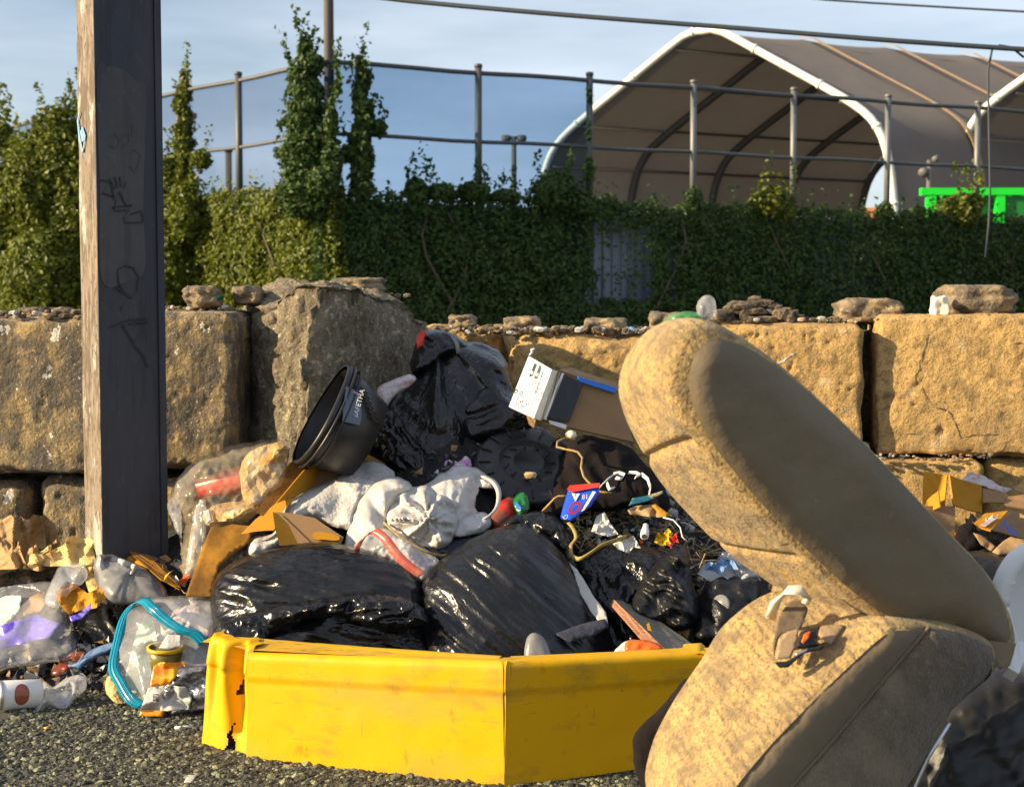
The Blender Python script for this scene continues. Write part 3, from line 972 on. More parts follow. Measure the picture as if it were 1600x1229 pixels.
# broken pieces and grit lying along the top of the wall
tops = [  # px, py(bottom), d, size x, y, z, material, label
    (318, 470, 5.55, .085, .10, .035, 'stone', 'pale lump of concrete with a green scrap, on the block beside the utility post'),
    (388, 466, 5.6, .07, .08, .03, 'stone', 'brown lump of concrete on the wall between the utility post and the tall broken block'),
    (560, 452, 5.85, .13, .12, .03, 'stone', 'flat grey slab of concrete on top of the tall broken block'),
    (722, 508, 6.35, .075, .10, .028, 'stone', 'small squared stone on the wall top behind the knot of the topmost bag'),
    (815, 513, 6.4, .105, .12, .035, 'stone', 'low wide stone on the wall top left of the grit patch'),
    (945, 520, 6.3, .12, .12, .04, 'stone', 'rounded stone lying on the wall top above the box with the white panel'),
    (1040, 515, 6.35, .10, .12, .05, 'stone', 'sloping stone on the wall top just left of the green bottle'),
    (1355, 492, 6.35, .17, .14, .045, 'stone', 'flat slab on the wall top above the upright joint'),
    (1525, 478, 6.3, .19, .16, .055, 'stone', 'large flat slab on the wall top at the right edge'),
    (1468, 486, 6.15, .045, .03, .04, 'ivory', 'pale torn scrap leaning on the right slab'),
    (60, 496, 5.4, .09, .10, .025, 'soot', 'dark crumbled lump on the wall at the far left'),
    (100, 494, 5.3, .05, .06, .02, 'stone', 'tan chip on the wall just left of the utility post'),
]
for px, py, d, sx, sy, sz, m, lb in tops:
    p = P(px, py, d)
    v, f = stone((p.x, p.y, p.z + sz * .35), (sx * .8, sy, sz * 1.25), sub=4, amp=.42)
    tag(mesh('rubble_stone', v, f, M[m]), lb, 'stone', 'broken stones along the wall top')


def grit():
    V, F, off, mi = [], [], 0, []
    for px0, px1, d0, d1, z, n, smax in [(650, 1130, 6.1, 6.5, 1.12, 520, .020), (1130, 1640, 6.15, 6.5, 1.165, 260, .014), (-20, 130, 5.2, 5.6, 1.19, 160, .016),
                                         (262, 368, 5.45, 5.8, 1.21, 90, .016), (410, 640, 5.6, 6.0, 1.27, 60, .015), (1330, 1560, 5.98, 6.03, .585, 70, .013)]:
        for _ in range(n):
            d = rng.uniform(d0, d1)
            x = (rng.uniform(px0, px1) - 800) / FPX * d
            s = rng.uniform(.3, 1) * smax
            v, f = stone((x, d, z + s * .4 + rng.uniform(-.01, .012)), (s * rng.uniform(.6, 1.5), s, s * .7), sub=1)
            V.append(v)
            F += [tuple(i + off for i in k) for k in f]
            off += len(v)
            k = rng.choice(4, p=[.55, .2, .17, .08])
            mi += [k] * len(f)
    o = mesh('rubble_grit', np.concatenate(V), F, [M['stone'], M['soot'], M['paper_white'], M['food']], smooth=False, mi=mi)
    tag(o, 'grit and litter crumbs lying along the top of the block wall', 'rubble', kind='stuff')


grit()


def charred():
    V, F, off = [], [], 0
    for _ in range(170):
        t = rng.uniform(0, 1)
        px = 1115 + 140 * t
        h = math.sin(min(1, (t * 1.08)) * math.pi) ** .7 * .115
        p = P(px, 508, rng.uniform(6.2, 6.4))
        s = rng.uniform(.012, .035)
        v, f = stone((p.x, p.y, 1.145 + rng.uniform(0, 1) * h), (s * rng.uniform(.7, 2.2), s, s * rng.uniform(.5, 1.1)), sub=1, amp=.5)
        V.append(v)
        F += [tuple(i + off for i in k) for k in f]
        off += len(v)
    tag(mesh('charred_heap', np.concatenate(V), F, M['soot'], smooth=False), 'dark heap of charred leaves and rubbish on the wall top', 'debris', kind='stuff')


charred()
t = thing('crushed_bottle', P(1075, 500, 6.2), 'crushed clear and green plastic bottle lying on the wall above the car seat', 'bottle')
mesh('bottle_body', *inflate([(1032, 508), (1050, 492), (1078, 486), (1098, 492), (1092, 502), (1060, 508)], pl(480, 6.2, 510, 6.2), .035, [('t', 14, .015, {'w': .1, 'a': 68})], step=3), M['clear_green'], t)
mesh('bottle_shoulder', *inflate([(1090, 494), (1090, 470), (1104, 461), (1116, 466), (1120, 492), (1108, 500)], pl(480, 6.19, 510, 6.19), .03, [('t', 12, .012, {'w': .1, 'a': 84})], step=3), M['clear'], t)
v, f = lathe([(.0, 0), (.018, 0), (.018, .02), (.0, .02)], P(988, 519, 6.12), (0.3, -.2, 1), 14)
tag(mesh('bottle_cap', v, f, M['blue_pale']), 'pale blue bottle cap lying on the wall top left of the green bottle', 'bottle cap')
v, f = ribbon([P(305, 459, 5.5), P(318, 463, 5.48), P(330, 466, 5.47), P(348, 464, 5.5)], (0, .0, .02))
tag(mesh('plastic_strip', v, f, M['green_plastic']), 'green plastic strip on the pale lump beside the utility post', 'scrap')

# ================================================================== utility post
pd = 4.9
pc = P(195, 700, pd)
post = thing('utility_post', (pc.x, pc.y, 0), 'square weathered utility post with graffiti, standing before the block wall', 'post')
ux, uy = Vector((math.cos(R(35)), math.sin(R(35)), 0)), Vector((-math.sin(R(35)), math.cos(R(35)), 0))
HWX, HWY = 0.113, 0.088


def post_pt(a, b, z):
    """a along the front face (-1..1), b metres in front of it"""
    return Vector((pc.x, pc.y, 0)) + ux * (a * HWX) - uy * (HWY + b) + Vector((0, 0, z))


v, f = box((pc.x, pc.y, 2.0), ux * (HWX - .004), uy * (HWY - .004), (0, 0, 2.0))
mesh('core', v, f, M['post_paint'], post, smooth=False)
# side plank with fine uneven surface, cut into strips
ny, nzv = 10, 260
A, Z = np.meshgrid(np.linspace(-1, 1, ny + 1), np.linspace(0.0, 4.0, nzv + 1), indexing='ij')
off_ = fbm(A * 2, Z * 7, 3.3, 4) * .0035
V = [Vector((pc.x, pc.y, 0)) - ux * (HWX + .002 + o_) + uy * (a * (HWY + .002)) + Vector((0, 0, z)) for a, z, o_ in zip(A.ravel(), Z.ravel(), off_.ravel())]
F = [(i * (nzv + 1) + j, i * (nzv + 1) + j + 1, (i + 1) * (nzv + 1) + j + 1, (i + 1) * (nzv + 1) + j) for i in range(ny) for j in range(nzv)]
mesh('side_face', [tuple(p) for p in V], F, M['post_side'], post, label='sunlit weathered left face with flaking paint')
# front skin and flange
q0 = [post_pt(-1.02, .003, 0), post_pt(.80, .003, 0), post_pt(.80, .003, 4), post_pt(-1.02, .003, 4)]
v, f = box((post_pt(-.11, -.001, 2)), ux * (HWX * .91), uy * .004, (0, 0, 2))
mesh('front_plate', v, f, M['post_paint'], post, smooth=False)
v, f = box(post_pt(.915, .002, 2.0), ux * (HWX * .10), uy * .010, (0, 0, 2.0))
mesh('flange', v, f, M['post_paint'], post, smooth=False)


def post_z(py):
    return P(190, py, pd - .1).z


def on_post(px, py, b=.0075):
    a = ((px - 160) / (253 - 160)) * 2 - 1
    return post_pt(a, b, post_z(py))


def face_poly(pts, b):
    V = [on_post(x, y, b) for x, y in pts]
    return np.array([tuple(p) for p in V]), [tuple(range(len(V)))]


o = catmull([(162, 112), (175, 106), (190, 105), (203, 110), (212, 118), (218, 125), (230, 128), (232, 160), (228, 240), (225, 330), (226, 420), (200, 440), (164, 438), (163, 300)], 6)
v2, f2 = cdt(o, 12)
V = np.array([tuple(on_post(x, y, .0052)) for x, y in v2])
mesh('paint_patch', V, f2, M['post_patch'], post, smooth=False, label='grey rectangle of cover-up paint')
strokes = [
    [(163, 283), (178, 285), (166, 303), (183, 308)], [(178, 285), (183, 312), (190, 300), (200, 322)],
    [(176, 280), (184, 296)], [(184, 277), (188, 294)], [(191, 276), (193, 292)], [(200, 284), (198, 294)],
    [(180, 325), (208, 320), (196, 340), (198, 348), (224, 346), (222, 328), (206, 334)], [(186, 312), (182, 330), (200, 328)],
    [(186, 422), (196, 415), (208, 418), (216, 432), (214, 455), (206, 466), (194, 456), (187, 440), (186, 422)], [(200, 466), (192, 478), (190, 486)], [(184, 448), (192, 456)],
    [(172, 512), (200, 500), (228, 498)], [(192, 508), (208, 536), (216, 524), (230, 504), (200, 506)], [(206, 536), (222, 556), (228, 575)],
]
for s in strokes:
    w = [on_post(x, y, .0072) for x, y in s]
    v, f = ribbon(w, Vector((0, 0, .006)) + ux * .005, .0006)
    mesh('graffiti_stroke', v, f, M['graffiti'], post, smooth=False)
for s in [[(178, 215), (186, 208), (192, 218), (186, 232), (178, 228)], [(195, 212), (206, 206), (206, 222), (196, 228)], [(205, 238), (214, 232), (222, 240), (214, 268), (206, 258)], [(206, 200), (212, 192), (210, 212)]]:
    v, f = ribbon([on_post(x, y, .0072) for x, y in s], Vector((0, 0, .004)) + ux * .003, .0006)
    mesh('graffiti_stroke', v, f, M['graffiti_pale'], post, smooth=False)


def on_side(px, py):
    b = (px - 133) / 30.0 * 2 - 1
    return Vector((pc.x, pc.y, 0)) - ux * (HWX + .008) - uy * (b * HWY) + Vector((0, 0, post_z(py)))


for s, w_ in [([(139, 170), (135, 182), (137, 205), (143, 235), (148, 212), (143, 196), (138, 205)], .012), ([(141, 200), (144, 218), (146, 205)], .02)]:
    v, f = ribbon([on_side(x, y) for x, y in s], Vector((0, 0, .004)) - uy * w_, .0008)
    mesh('graffiti_stroke', v, f, M['graffiti_blue'], post, smooth=False, label='pale blue sprayed loop')

# ================================================================== background: fence, ivy, hall
CORN = Vector((P(515, 490, 22).x, 22.0, 0))
DL = Vector((-.707, .707, 0))
DR = Vector((math.cos(R(22.9)), math.sin(R(22.9)), 0))
RAIL, MID, IVY = 5.08, 3.98, 3.10


def along(px, base, dr):
    """distance along a line from base at which photo column px is met"""
    k = (px - 800) / FPX
    return (k * base.y - base.x) / (dr.x - k * dr.y)


for side, dr, pxs, cat_lb in [('r', DR, [563, 748, 920, 1081, 1236, 1382, 1521, 1655], 'fence with blue grey screen and pale posts running right, above the shaded ivy'),
                              ('l', DL, [377, 285, 180, 60, -60], 'chain link fence with pale screen running left from the corner, above the sunlit ivy')]:
    fe = thing('fence', CORN, cat_lb, 'fence')
    tmax = along(1700, CORN, DR) if side == 'r' else along(-90, CORN, DL)
    for px in pxs:
        p = CORN + dr * along(px, CORN, dr)
        dark = side == 'l' or px < 1000
        v, f = tube([p + Vector((0, 0, IVY - .3)), p + Vector((0, 0, RAIL + .09))], .058 if dark else .056, 10)
        cap, cf = lathe([(0, 0), (.066, 0), (.066, .05), (0, .07)], p + Vector((0, 0, RAIL + .08)), (0, 0, 1), 10)
        q = mesh('post', v, f, M['fence_dark' if dark else 'galv'], fe)
        mesh('post_cap', cap, cf, M['fence_dark' if dark else 'galv'], q)
    for z, r_ in ((RAIL, .038), (MID, .032)):
        pts = []
        for s_ in np.linspace(0, tmax, 24):
            pts.append(CORN + dr * s_ + Vector((0, 0, z + .012 * math.sin(s_ * 2.1))) )
        v, f = tube(pts, r_, 8)
        mesh('rail', v, f, M['fence_dark'], fe)
    a, b = CORN + dr * 0.0 - Vector((0, -.05, 0)), CORN + dr * tmax - Vector((0, -.05, 0))
    n_ = 30
    if side == 'r': b = a + dr * along(920, CORN, DR)
    V = []
    for i in range(n_ + 1):
        p = a + (b - a) * i / n_
        for z in (IVY - .6, RAIL):
            V.append((p.x, p.y + .03 * math.sin(i * 1.3), z))
    F = [(2 * i, 2 * i + 2, 2 * i + 3, 2 * i + 1) for i in range(n_)]
    mesh('screen_mesh', V, F, M['screen' if side == 'r' else 'screen_pale'], fe, smooth=True)


def corr_wall(base, dr, t1, label):
    w = thing('metal_barrier', base, label, 'barrier')
    nrm = Vector((dr.y, -dr.x, 0)) * (1 if dr.x > 0 else -1)
    sheet_w = 0.9
    t = 0.0
    while t < t1:
        V, F = [], []
        k = 36
        for i in range(k + 1):
            s_ = t + (sheet_w + .03) * i / k
            o_ = .022 * (1 if math.sin(i / k * 2 * math.pi * 5) > 0 else -1) + .012 * (int(t / sheet_w) % 2)
            p = base + dr * s_ + nrm * (o_ - .25)
            V += [(p.x, p.y, 0.0), (p.x, p.y, IVY - .12)]
        F = [(2 * i, 2 * i + 2, 2 * i + 3, 2 * i + 1) for i in range(k)]
        mesh('corrugated_sheet', V, F, M['corrugated'], w, smooth=False)
        t += sheet_w


corr_wall(CORN - Vector((0, -.2, 0)), DR, along(1720, CORN, DR), 'grey corrugated metal barrier showing through gaps in the shaded ivy')
corr_wall(CORN - Vector((0, -.2, 0)), DL, along(-120, CORN, DL), 'corrugated metal barrier buried under the sunlit ivy on the left')


def leaves(points, normals, size, jitter=.72):
    """one kinked leaf (four corners, two triangles) per point"""
    n = len(points)
    nr = normals + rng.normal(size=(n, 3)) * jitter
    nr /= np.linalg.norm(nr, axis=1)[:, None]
    a = rng.normal(size=(n, 3))
    a -= (a * nr).sum(1)[:, None] * nr
    a /= np.linalg.norm(a, axis=1)[:, None]
    b = np.cross(nr, a)
    s = size * rng.uniform(.55, 1.25, n)[:, None]
    k = nr * s * .25
    V = np.stack([points - a * s, points - b * s * .62 + k, points + a * s * 1.1, points + b * s * .62 + k], 1).reshape(-1, 3)
    F = []
    for i in range(n):
        F += [(4 * i, 4 * i + 1, 4 * i + 2), (4 * i, 4 * i + 2, 4 * i + 3)]
    return V, F


def ivy_wall(name, base, dr, t1, n, m, label, hole=None, top=IVY, sun=True):
    nrm = np.array([dr.y, -dr.x, 0]) * (1 if dr.y * 0 - dr.x < 0 else -1)
    t = rng.uniform(-.25, t1, n)
    z = rng.uniform(.6, top + .35, n)
    edge = top + .16 * fbm(t * 1.1, 3.3, 1.1, 4) + .10 * perlin(t * 5, 7.7)
    bulge = .14 + .22 * fbm(t * .9, z * .9, 2.0, 3) + .16 * fbm(t * 3, z * 3, 5.0, 3)
    clump = fbm(t * 2.6, z * 2.6, 9.0, 3)
    spr = rng.uniform(0, 1, n) ** 5 * .45
    keep = (z < edge + spr * (perlin(t * 7, 1.9) > .15)) & (clump > -.42)
    pts = np.array(base)[None] + np.outer(t, np.array(dr)) + np.outer(bulge - rng.uniform(0, .28, n), nrm)
    pts[:, 2] = z
    if hole is not None:
        rel = pts - np.array(CAM)[None]
        px = 800 + FPX * rel[:, 0] / rel[:, 1]
        py = 490 - FPX * rel[:, 2] / rel[:, 1]
        for x0, x1, y0, y1, dens in hole:
            wob = 14 * perlin(px / 18, py / 30, 3.0)
            inh = (px + wob > x0) & (px + wob < x1) & (py + wob > y0) & (py + wob < y1)
            keep &= ~(inh & (rng.uniform(0, 1, n) > dens))
    pts = pts[keep]
    V, F = leaves(pts, np.tile(nrm + np.array([0, 0, .35]), (len(pts), 1)), .044)
    root = thing(name, base, label, 'ivy')
    mesh('foliage', V, F, m, root, smooth=False)
    # woody runners
    for k in range(9):
        s_ = rng.uniform(.5, t1 - .5)
        pp = []
        for j in range(8):
            q = np.array(base) + np.array(dr) * (s_ + .3 * math.sin(j * .8 + k)) + nrm * .06
            pp.append((q[0], q[1], .3 + j * .36))
        v, f = tube(pp, .02, 6)
        mesh('stem', v, f, M['stem'], root)


ivy_wall('ivy_hedge', CORN, DR, along(1720, CORN, DR), 95000, M['leaf_shaded'], 'dense dark ivy hanging over the shaded barrier on the right',
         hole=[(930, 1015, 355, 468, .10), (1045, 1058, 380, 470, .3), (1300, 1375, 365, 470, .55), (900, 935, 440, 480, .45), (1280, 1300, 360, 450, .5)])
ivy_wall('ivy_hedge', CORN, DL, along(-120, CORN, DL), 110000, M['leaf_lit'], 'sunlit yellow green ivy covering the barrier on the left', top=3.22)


def bush(name, blobs, n, m, label, cat='shrub', size=.050, stem_from=None, sprigs=0, group=None):
    """blobs: (px, py, d, half width px, half height px) clumps of leaves"""
    n = int(n * 1.5)
    pts, nr = [], []
    area = sum(b[3] * b[4] for b in blobs)
    for px, py, d, rx, ry in blobs:
        k = int(n * rx * ry / area)
        c_ = np.array(P(px, py, d))
        u = rng.normal(size=(k, 3))
        u /= np.linalg.norm(u, axis=1)[:, None]
        rad = rng.uniform(.35, 1.0, k) ** .5
        lump = 1 + .45 * fbm(u[:, 0] * 2.2 + px, u[:, 1] * 2.2, u[:, 2] * 2.2, 3)
        h_ = np.array([rx, min(rx, ry) * .9 + .2 * rx, ry]) * d / FPX
        pts.append(c_ + u * (rad * lump)[:, None] * h_)
        nr.append(u)
        for _ in range(sprigs):
            q = c_ + np.array([rng.uniform(-1, 1) * h_[0] * .8, rng.uniform(-.5, .5) * h_[1], h_[2] * rng.uniform(.7, 1)])
            kk = 26
            tt = np.linspace(0, 1, kk)
            ln = rng.uniform(.25, .6) * d / 22
            lean = rng.uniform(-.35, .35)
            sp = q + np.outer(tt, np.array([lean, 0, 1])) * ln + rng.normal(size=(kk, 3)) * .035
            pts.append(sp)
            nr.append(rng.normal(size=(kk, 3)))
    pts, nr = np.concatenate(pts), np.concatenate(nr)
    V, F = leaves(pts, nr + np.array([0, -.2, .3]), size)
    x, y, d, _, ry = blobs[0]
    b0 = P(x, y, d)
    root = thing(name, (b0.x, b0.y, 0), label, cat, group)
    mesh('crown', V, F, m, root, smooth=False)
    for k in range(3 if cat == 'shrub' and 'tall' in name else 0):
        top_ = P(blobs[min(k, len(blobs) - 1)][0] + rng.uniform(-6, 6), blobs[min(k, len(blobs) - 1)][1], d)
        v, f = tube([(b0.x + rng.uniform(-.1, .1), b0.y, 0), ((b0.x + top_.x) / 2 + rng.uniform(-.06, .06), b0.y, top_.z * .6), tuple(top_)], [.04, .015], 6)
        mesh('stem', v, f, M['stem'], root)
    return root


dR = lambda px: CORN.y + DR.y * along(px, CORN, DR) - .15
dL = lambda px: CORN.y + DL.y * along(px, CORN, DL) - .15
ivp = [[(478 + 7 * math.sin(i * 2.3), 78 + i * 22, dL(500) - .1, 12 + i * 2.6 + 9 * abs(math.sin(i * 1.9)), 20) for i in range(12)] + [(452, 190, dL(460), 14, 9), (446, 240, dL(460), 20, 10), (458, 140, dL(470), 10, 8), (518, 190, dR(516) - .3, 10, 30), (522, 250, dR(516) - .3, 14, 34), (505, 285, dR(516) - .3, 26, 24), (528, 130, dR(516) - .3, 4, 20)],
       [(566 + 5 * math.sin(i * 2.1), 106 + i * 21, dR(563), 6 + i * 1.3 + 5 * abs(math.sin(i * 2.7)), 17) for i in range(10)],
       [(287 + 4 * math.sin(i * 2.5), 125 + i * 20, dL(285), 6 + i * 1.6 + 5 * abs(math.sin(i * 2.2)), 16) for i in range(9)]]
bush('climbing_ivy', ivp[0], 7600, M['leaf_shaded'], 'tall column of ivy climbing the fence corner beside the timber pole', 'ivy', sprigs=2)
bush('climbing_ivy', ivp[1] + [(592, 200, dR(590), 12, 14), (548, 240, dR(560), 14, 16)], 2600, M['leaf_shaded'], 'thin ivy column on the fence post right of the timber pole', 'ivy', sprigs=1)
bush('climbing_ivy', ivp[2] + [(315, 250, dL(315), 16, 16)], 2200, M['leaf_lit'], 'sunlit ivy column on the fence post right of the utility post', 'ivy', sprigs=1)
bush('climbing_ivy', [(921, 150, dR(920), 4, 14), (920, 205, dR(920), 4, 18), (921, 265, dR(920), 6, 20)], 150, M['leaf_shaded'], 'thin ivy on the dark fence post beside the hall arch', 'ivy')
bush('ivy_tuft', [(865, 300, dR(865), 38, 30), (905, 318, dR(905), 30, 20)], 1500, M['leaf_shaded'], 'ivy mound rising above the hedge below the left end of the hall arch', 'ivy', sprigs=3)
bush('ivy_tuft', [(1202, 315, dR(1202), 30, 24), (1226, 330, dR(1226), 18, 16)], 1100, M['leaf_lit'], 'olive ivy tuft on the hedge top before the hall, left of the green container', 'ivy', sprigs=2)
bush('ivy_tuft', [(1086, 312, dR(1086), 12, 22)], 260, M['leaf_shaded'], 'small ivy tuft at the foot of the first pale fence post', 'ivy')
bush('ivy_tuft', [(1384, 330, dR(1384), 13, 14)], 260, M['leaf_shaded'], 'small ivy tuft at the foot of the post before the hall doorway', 'ivy')
bush('ivy_tuft', [(1500, 328, dR(1500), 34, 26), (1520, 315, dR(1520), 18, 14)], 1100, M['leaf_lit'], 'olive ivy tuft in front of the green container', 'ivy', sprigs=2)
bush('ivy_tuft', [(740, 300, dR(740), 26, 16), (690, 300, dR(690), 24, 14), (650, 298, dR(650), 18, 20), (790, 306, dR(790), 22, 10)], 1700, M['leaf_shaded'], 'leggy ivy shoots on the hedge top in front of the open sky', 'ivy', sprigs=2)
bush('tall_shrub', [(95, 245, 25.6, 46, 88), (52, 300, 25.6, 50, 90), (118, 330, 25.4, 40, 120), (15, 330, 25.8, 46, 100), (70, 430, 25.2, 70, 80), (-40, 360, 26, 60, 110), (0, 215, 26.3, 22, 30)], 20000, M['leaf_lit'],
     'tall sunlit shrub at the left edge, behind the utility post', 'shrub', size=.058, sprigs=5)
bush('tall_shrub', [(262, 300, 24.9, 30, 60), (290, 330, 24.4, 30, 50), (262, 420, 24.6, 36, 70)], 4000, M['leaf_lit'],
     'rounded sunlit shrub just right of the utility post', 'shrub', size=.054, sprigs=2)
# timber pole
pp = P(516, 490, 22.7)
tp = thing('timber_pole', (pp.x, pp.y, 0), 'slim timber utility pole rising beside the ivy column', 'pole')
v, f = tube([(pp.x, pp.y, 0), (pp.x, pp.y, 9)], [.085, .065], 12)
mesh('shaft', v, f, M['pole_wood'], tp)
v, f = tube([(pp.x + .085, pp.y - .03, 1), (pp.x + .075, pp.y - .03, 9)], .016, 6)
mesh('conduit', v, f, M['fence_dark'], tp)
# small pole things in the background
q = P(803, 215, 34)
sp = thing('lamp_post', (q.x, q.y, 0), 'distant lamp post with two lamp heads standing between fence posts', 'lamp post')
v, f = tube([(q.x, q.y, 0), (q.x, q.y, q.z)], [.09, .06], 8)
mesh('shaft', v, f, M['lamp_grey'], sp)
v, f = tube([(q.x - .2, q.y, q.z), (q.x + .2, q.y, q.z)], .035, 8)
mesh('arm', v, f, M['lamp_grey'], sp)
for s_ in (-1, 1):
    v, f = inflate([(803 + s_ * 12 - 7, 212), (803 + s_ * 12 + 7, 212), (803 + s_ * 12 + 6, 222), (803 + s_ * 12 - 5, 222)], pl(200, 34, 230, 34), .08, step=3, jag=0)
    mesh('lamp_head', v, f, M['lamp_grey'], sp)
q = P(357, 238, 30)
sp = thing('timber_post', (q.x, q.y, 0), 'short brown timber post beyond the left fence', 'post')
v, f = tube([(q.x, q.y, 0), (q.x, q.y, q.z)], .07, 8)
mesh('shaft', v, f, M['stem'], sp)
v, f = lathe([(0, 0), (.09, 0), (.09, .05), (0, .07)], q, (0, 0, 1), 8)
mesh('post_cap', v, f, M['stem'], sp)


# ------------------------------------------------------------------ arched fabric halls
def hall(apex, label, bays=5, span=6.75, tall=True, hidden_back=False):
    """arched frame tent; apex: world point of the front ridge"""
    u = Vector((.8, -.6, 0))
    ax = Vector((.914, .406, 0))
    bay = 3.7
    zr = apex.z
    half = [(0, 0), (.35, .02), (.8, -.12), (1.4, -.46), (2.4, -1.06), (3.6, -1.78), (4.8, -2.50), (5.6, -3.02), (6.2, -3.52), (6.6, -4.15), (6.85, -5.0), (7.0, -6.0), (7.1, -7.6), (7.15, -zr)]
    prof = [(-a, b) for a, b in reversed(half[1:])] + half
    prof = [tuple(p) for p in catmull(prof, .35, closed=False)]
    root = thing('fabric_hall', (apex.x, apex.y, 0), label, 'tent')
    o = Vector((apex.x, apex.y, 0))

    def pt(s, z, k, out=0.0):
        return o + u * (s * (1 + out * .012)) + ax * (k * bay) + Vector((0, 0, zr + z + out * .1))
    # fabric: sags a little between the frames
    V, F = [], []
    sub = 6
    m_ = len(prof)
    for i in range(bays * sub + 1):
        k = i / sub
        sag = -.07 * math.sin((k % 1) * math.pi)
        for s, z in prof:
            V.append(tuple(pt(s * (1 + sag * .06), z + sag * max(0, 1 + z / 7), k)))
    for i in range(bays * sub):
        for j in range(m_ - 1):
            F.append((i * m_ + j, (i + 1) * m_ + j, (i + 1) * m_ + j + 1, i * m_ + j + 1))
    mesh('canopy', V, F, M['tent_fabric'], root)
    v, f = tube([pt(s, z, -.02, .6) for s, z in prof], .135, 10)
    fa = mesh('front_arch', v, f, M['tent_white'], root)
    for j in range(4, len(prof) - 4, 6):
        c_ = pt(prof[j][0], prof[j][1], -.02, .6)
        t_ = (pt(prof[j + 1][0], prof[j + 1][1], -.02, .6) - c_).normalized()
        v, f = lathe([(.13, -.05), (.16, -.05), (.16, .05), (.13, .05)], c_, t_, 12)
        mesh('collar', v, f, M['tent_white'], fa)
    for k in range(1, bays + 1):
        v, f = tube([pt(s * .985, z - .14, k) for s, z in prof], .15, 8)
        mesh('inner_rib', v, f, M['tent_rib'], root)
        half_r = [q for q in prof if q[0] > .1]
        v, f = ribbon([pt(s, z + .07, k, .7) for s, z in half_r], ax * .17, .01)
        mesh('seam_strip', v, f, M['tent_strap'], root, smooth=False)
    for j in (-6.6, -5.2, -3.0, -1.2, 1.2, 3.0, 5.2):
        zz = np.interp(j, [q[0] for q in prof], [q[1] for q in prof])
        v, f = tube([pt(j * .98, zz - .1, 0), pt(j * .98, zz - .1, bays)], .05, 6)
        mesh('purlin', v, f, M['tent_rib'], root)
    return root


ap = P(1100, 52, 50)
hall(ap, 'brown arched fabric hall with white front arch, centre right background', bays=4)
ap2 = Vector((P(1545, 200, 48).x + 4.6, 48 - 4.1, ap.z + .3))
hall(ap2, 'second brown fabric hall at the right edge, only its left arch in view', bays=4)

# green container
g0 = P(1450, 345, 36)
gc = thing('container', (g0.x, g0.y, 0), 'bright green open container standing in front of the second hall', 'container')
gz = P(1450, 296, 36).z
wv = 3.6
for x_ in (0, 1.75, wv):
    v, f = box((g0.x + x_ + .06, g0.y, gz / 2), (.11, 0, 0), (0, .11, 0), (0, 0, gz / 2))
    mesh('corner_post', v, f, M['green_box'], gc, smooth=False)
v, f = box((g0.x + wv / 2, g0.y - .01, gz - .06), (wv / 2 + .2, 0, 0), (0, .12, 0), (0, 0, .09))
mesh('top_beam', v, f, M['green_box'], gc, smooth=False)
V, F = [], []
for i in range(41):
    x_ = g0.x + .1 + (wv - .1) * i / 40
    y_ = g0.y + .25 + .04 * (1 if (i // 2) % 2 else -1)
    V += [(x_, y_, 0), (x_, y_, gz - .1)]
mesh('back_panel', V, [(2 * i, 2 * i + 2, 2 * i + 3, 2 * i + 1) for i in range(40)], M['green_dark'], gc, smooth=False)
v, f = box((g0.x + 2.75, g0.y - .01, gz - .55), (.85, 0, 0), (0, .02, 0), (0, 0, .38))
mesh('shade_plate', v, f, M['green_dark'], gc, smooth=False)  # solid darker plate painting the shade inside the opening
# terracotta roof far off
r0 = P(1375, 341, 70)
v, f = box((r0.x, r0.y, r0.z - .05), (1.7, 0, 0), (0, 2, .5), (0, -.1, .22))
hs = thing('house', (r0.x, r0.y, 0), 'far house roof of terracotta tile seen through the hall doorway', 'house')
mesh('roof', v, f, M['roof_tile'], hs, smooth=False)
v, f = box((r0.x, r0.y + .5, r0.z / 2 - .2), (1.5, 0, 0), (0, 1.5, 0), (0, 0, r0.z / 2 - .2))
mesh('wall', v, f, M['tent_white'], hs, smooth=False)
# flood lights on a short mast between the halls
q = P(1452, 262, 38)
fl = thing('floodlight_mast', (q.x, q.y, 0), 'grey mast with two floodlight heads between the two halls', 'lamp post')
v, f = tube([(q.x, q.y, 0), (q.x, q.y, q.z + .2)], .07, 8)
mesh('shaft', v, f, M['lamp_grey'], fl)
for (x_, y_, r_) in ((1444, 268, .13), (1463, 247, .09)):
    p_ = P(x_, y_, 37.9)
    v, f = lathe([(0, -.15), (r_ * .6, -.12), (r_, .08), (r_, .12), (0, .12)], p_, (-.5, -.7, -.4), 14)
    mesh('lamp_head', v, f, M['lamp_grey'], fl)
# overhead cables
def cable(pts, r, label, n=40):
    w = [P(*p) for p in pts]
    v, f = tube([tuple(q) for q in w], r, 8, smooth_step=.4)
    tag(mesh('overhead_cable', v, f, M['cable']), label, 'cable', 'overhead cables')


cable([(480, -18, 13.5), (640, 2, 13.2), (900, 25, 12.8), (1150, 44, 12.5), (1400, 64, 12.2), (1700, 84, 12)], .022, 'thick dark overhead cable crossing the sky above the hall')
cable([(1180, -12, 17), (1290, 0, 16.8), (1450, 10, 16.5), (1700, 24, 16)], .013, 'thin overhead cable in the top right corner')
lp = [P(1600, 90, 12.2), P(1580, 74, 12.2), P(1562, 71, 12.2), P(1550, 78, 12.2), P(1544, 110, 12.2), P(1545, 180, 12.2), P(1547, 300, 12.2), P(1545, 350, 12.2), P(1540, 402, 12.2)]
v, f = tube([tuple(p) for p in lp], .010, 6, smooth_step=.15)
tag(mesh('hanging_wire', v, f, M['cable']), 'loose wire hanging down in a loop from the thick cable at the right', 'cable')

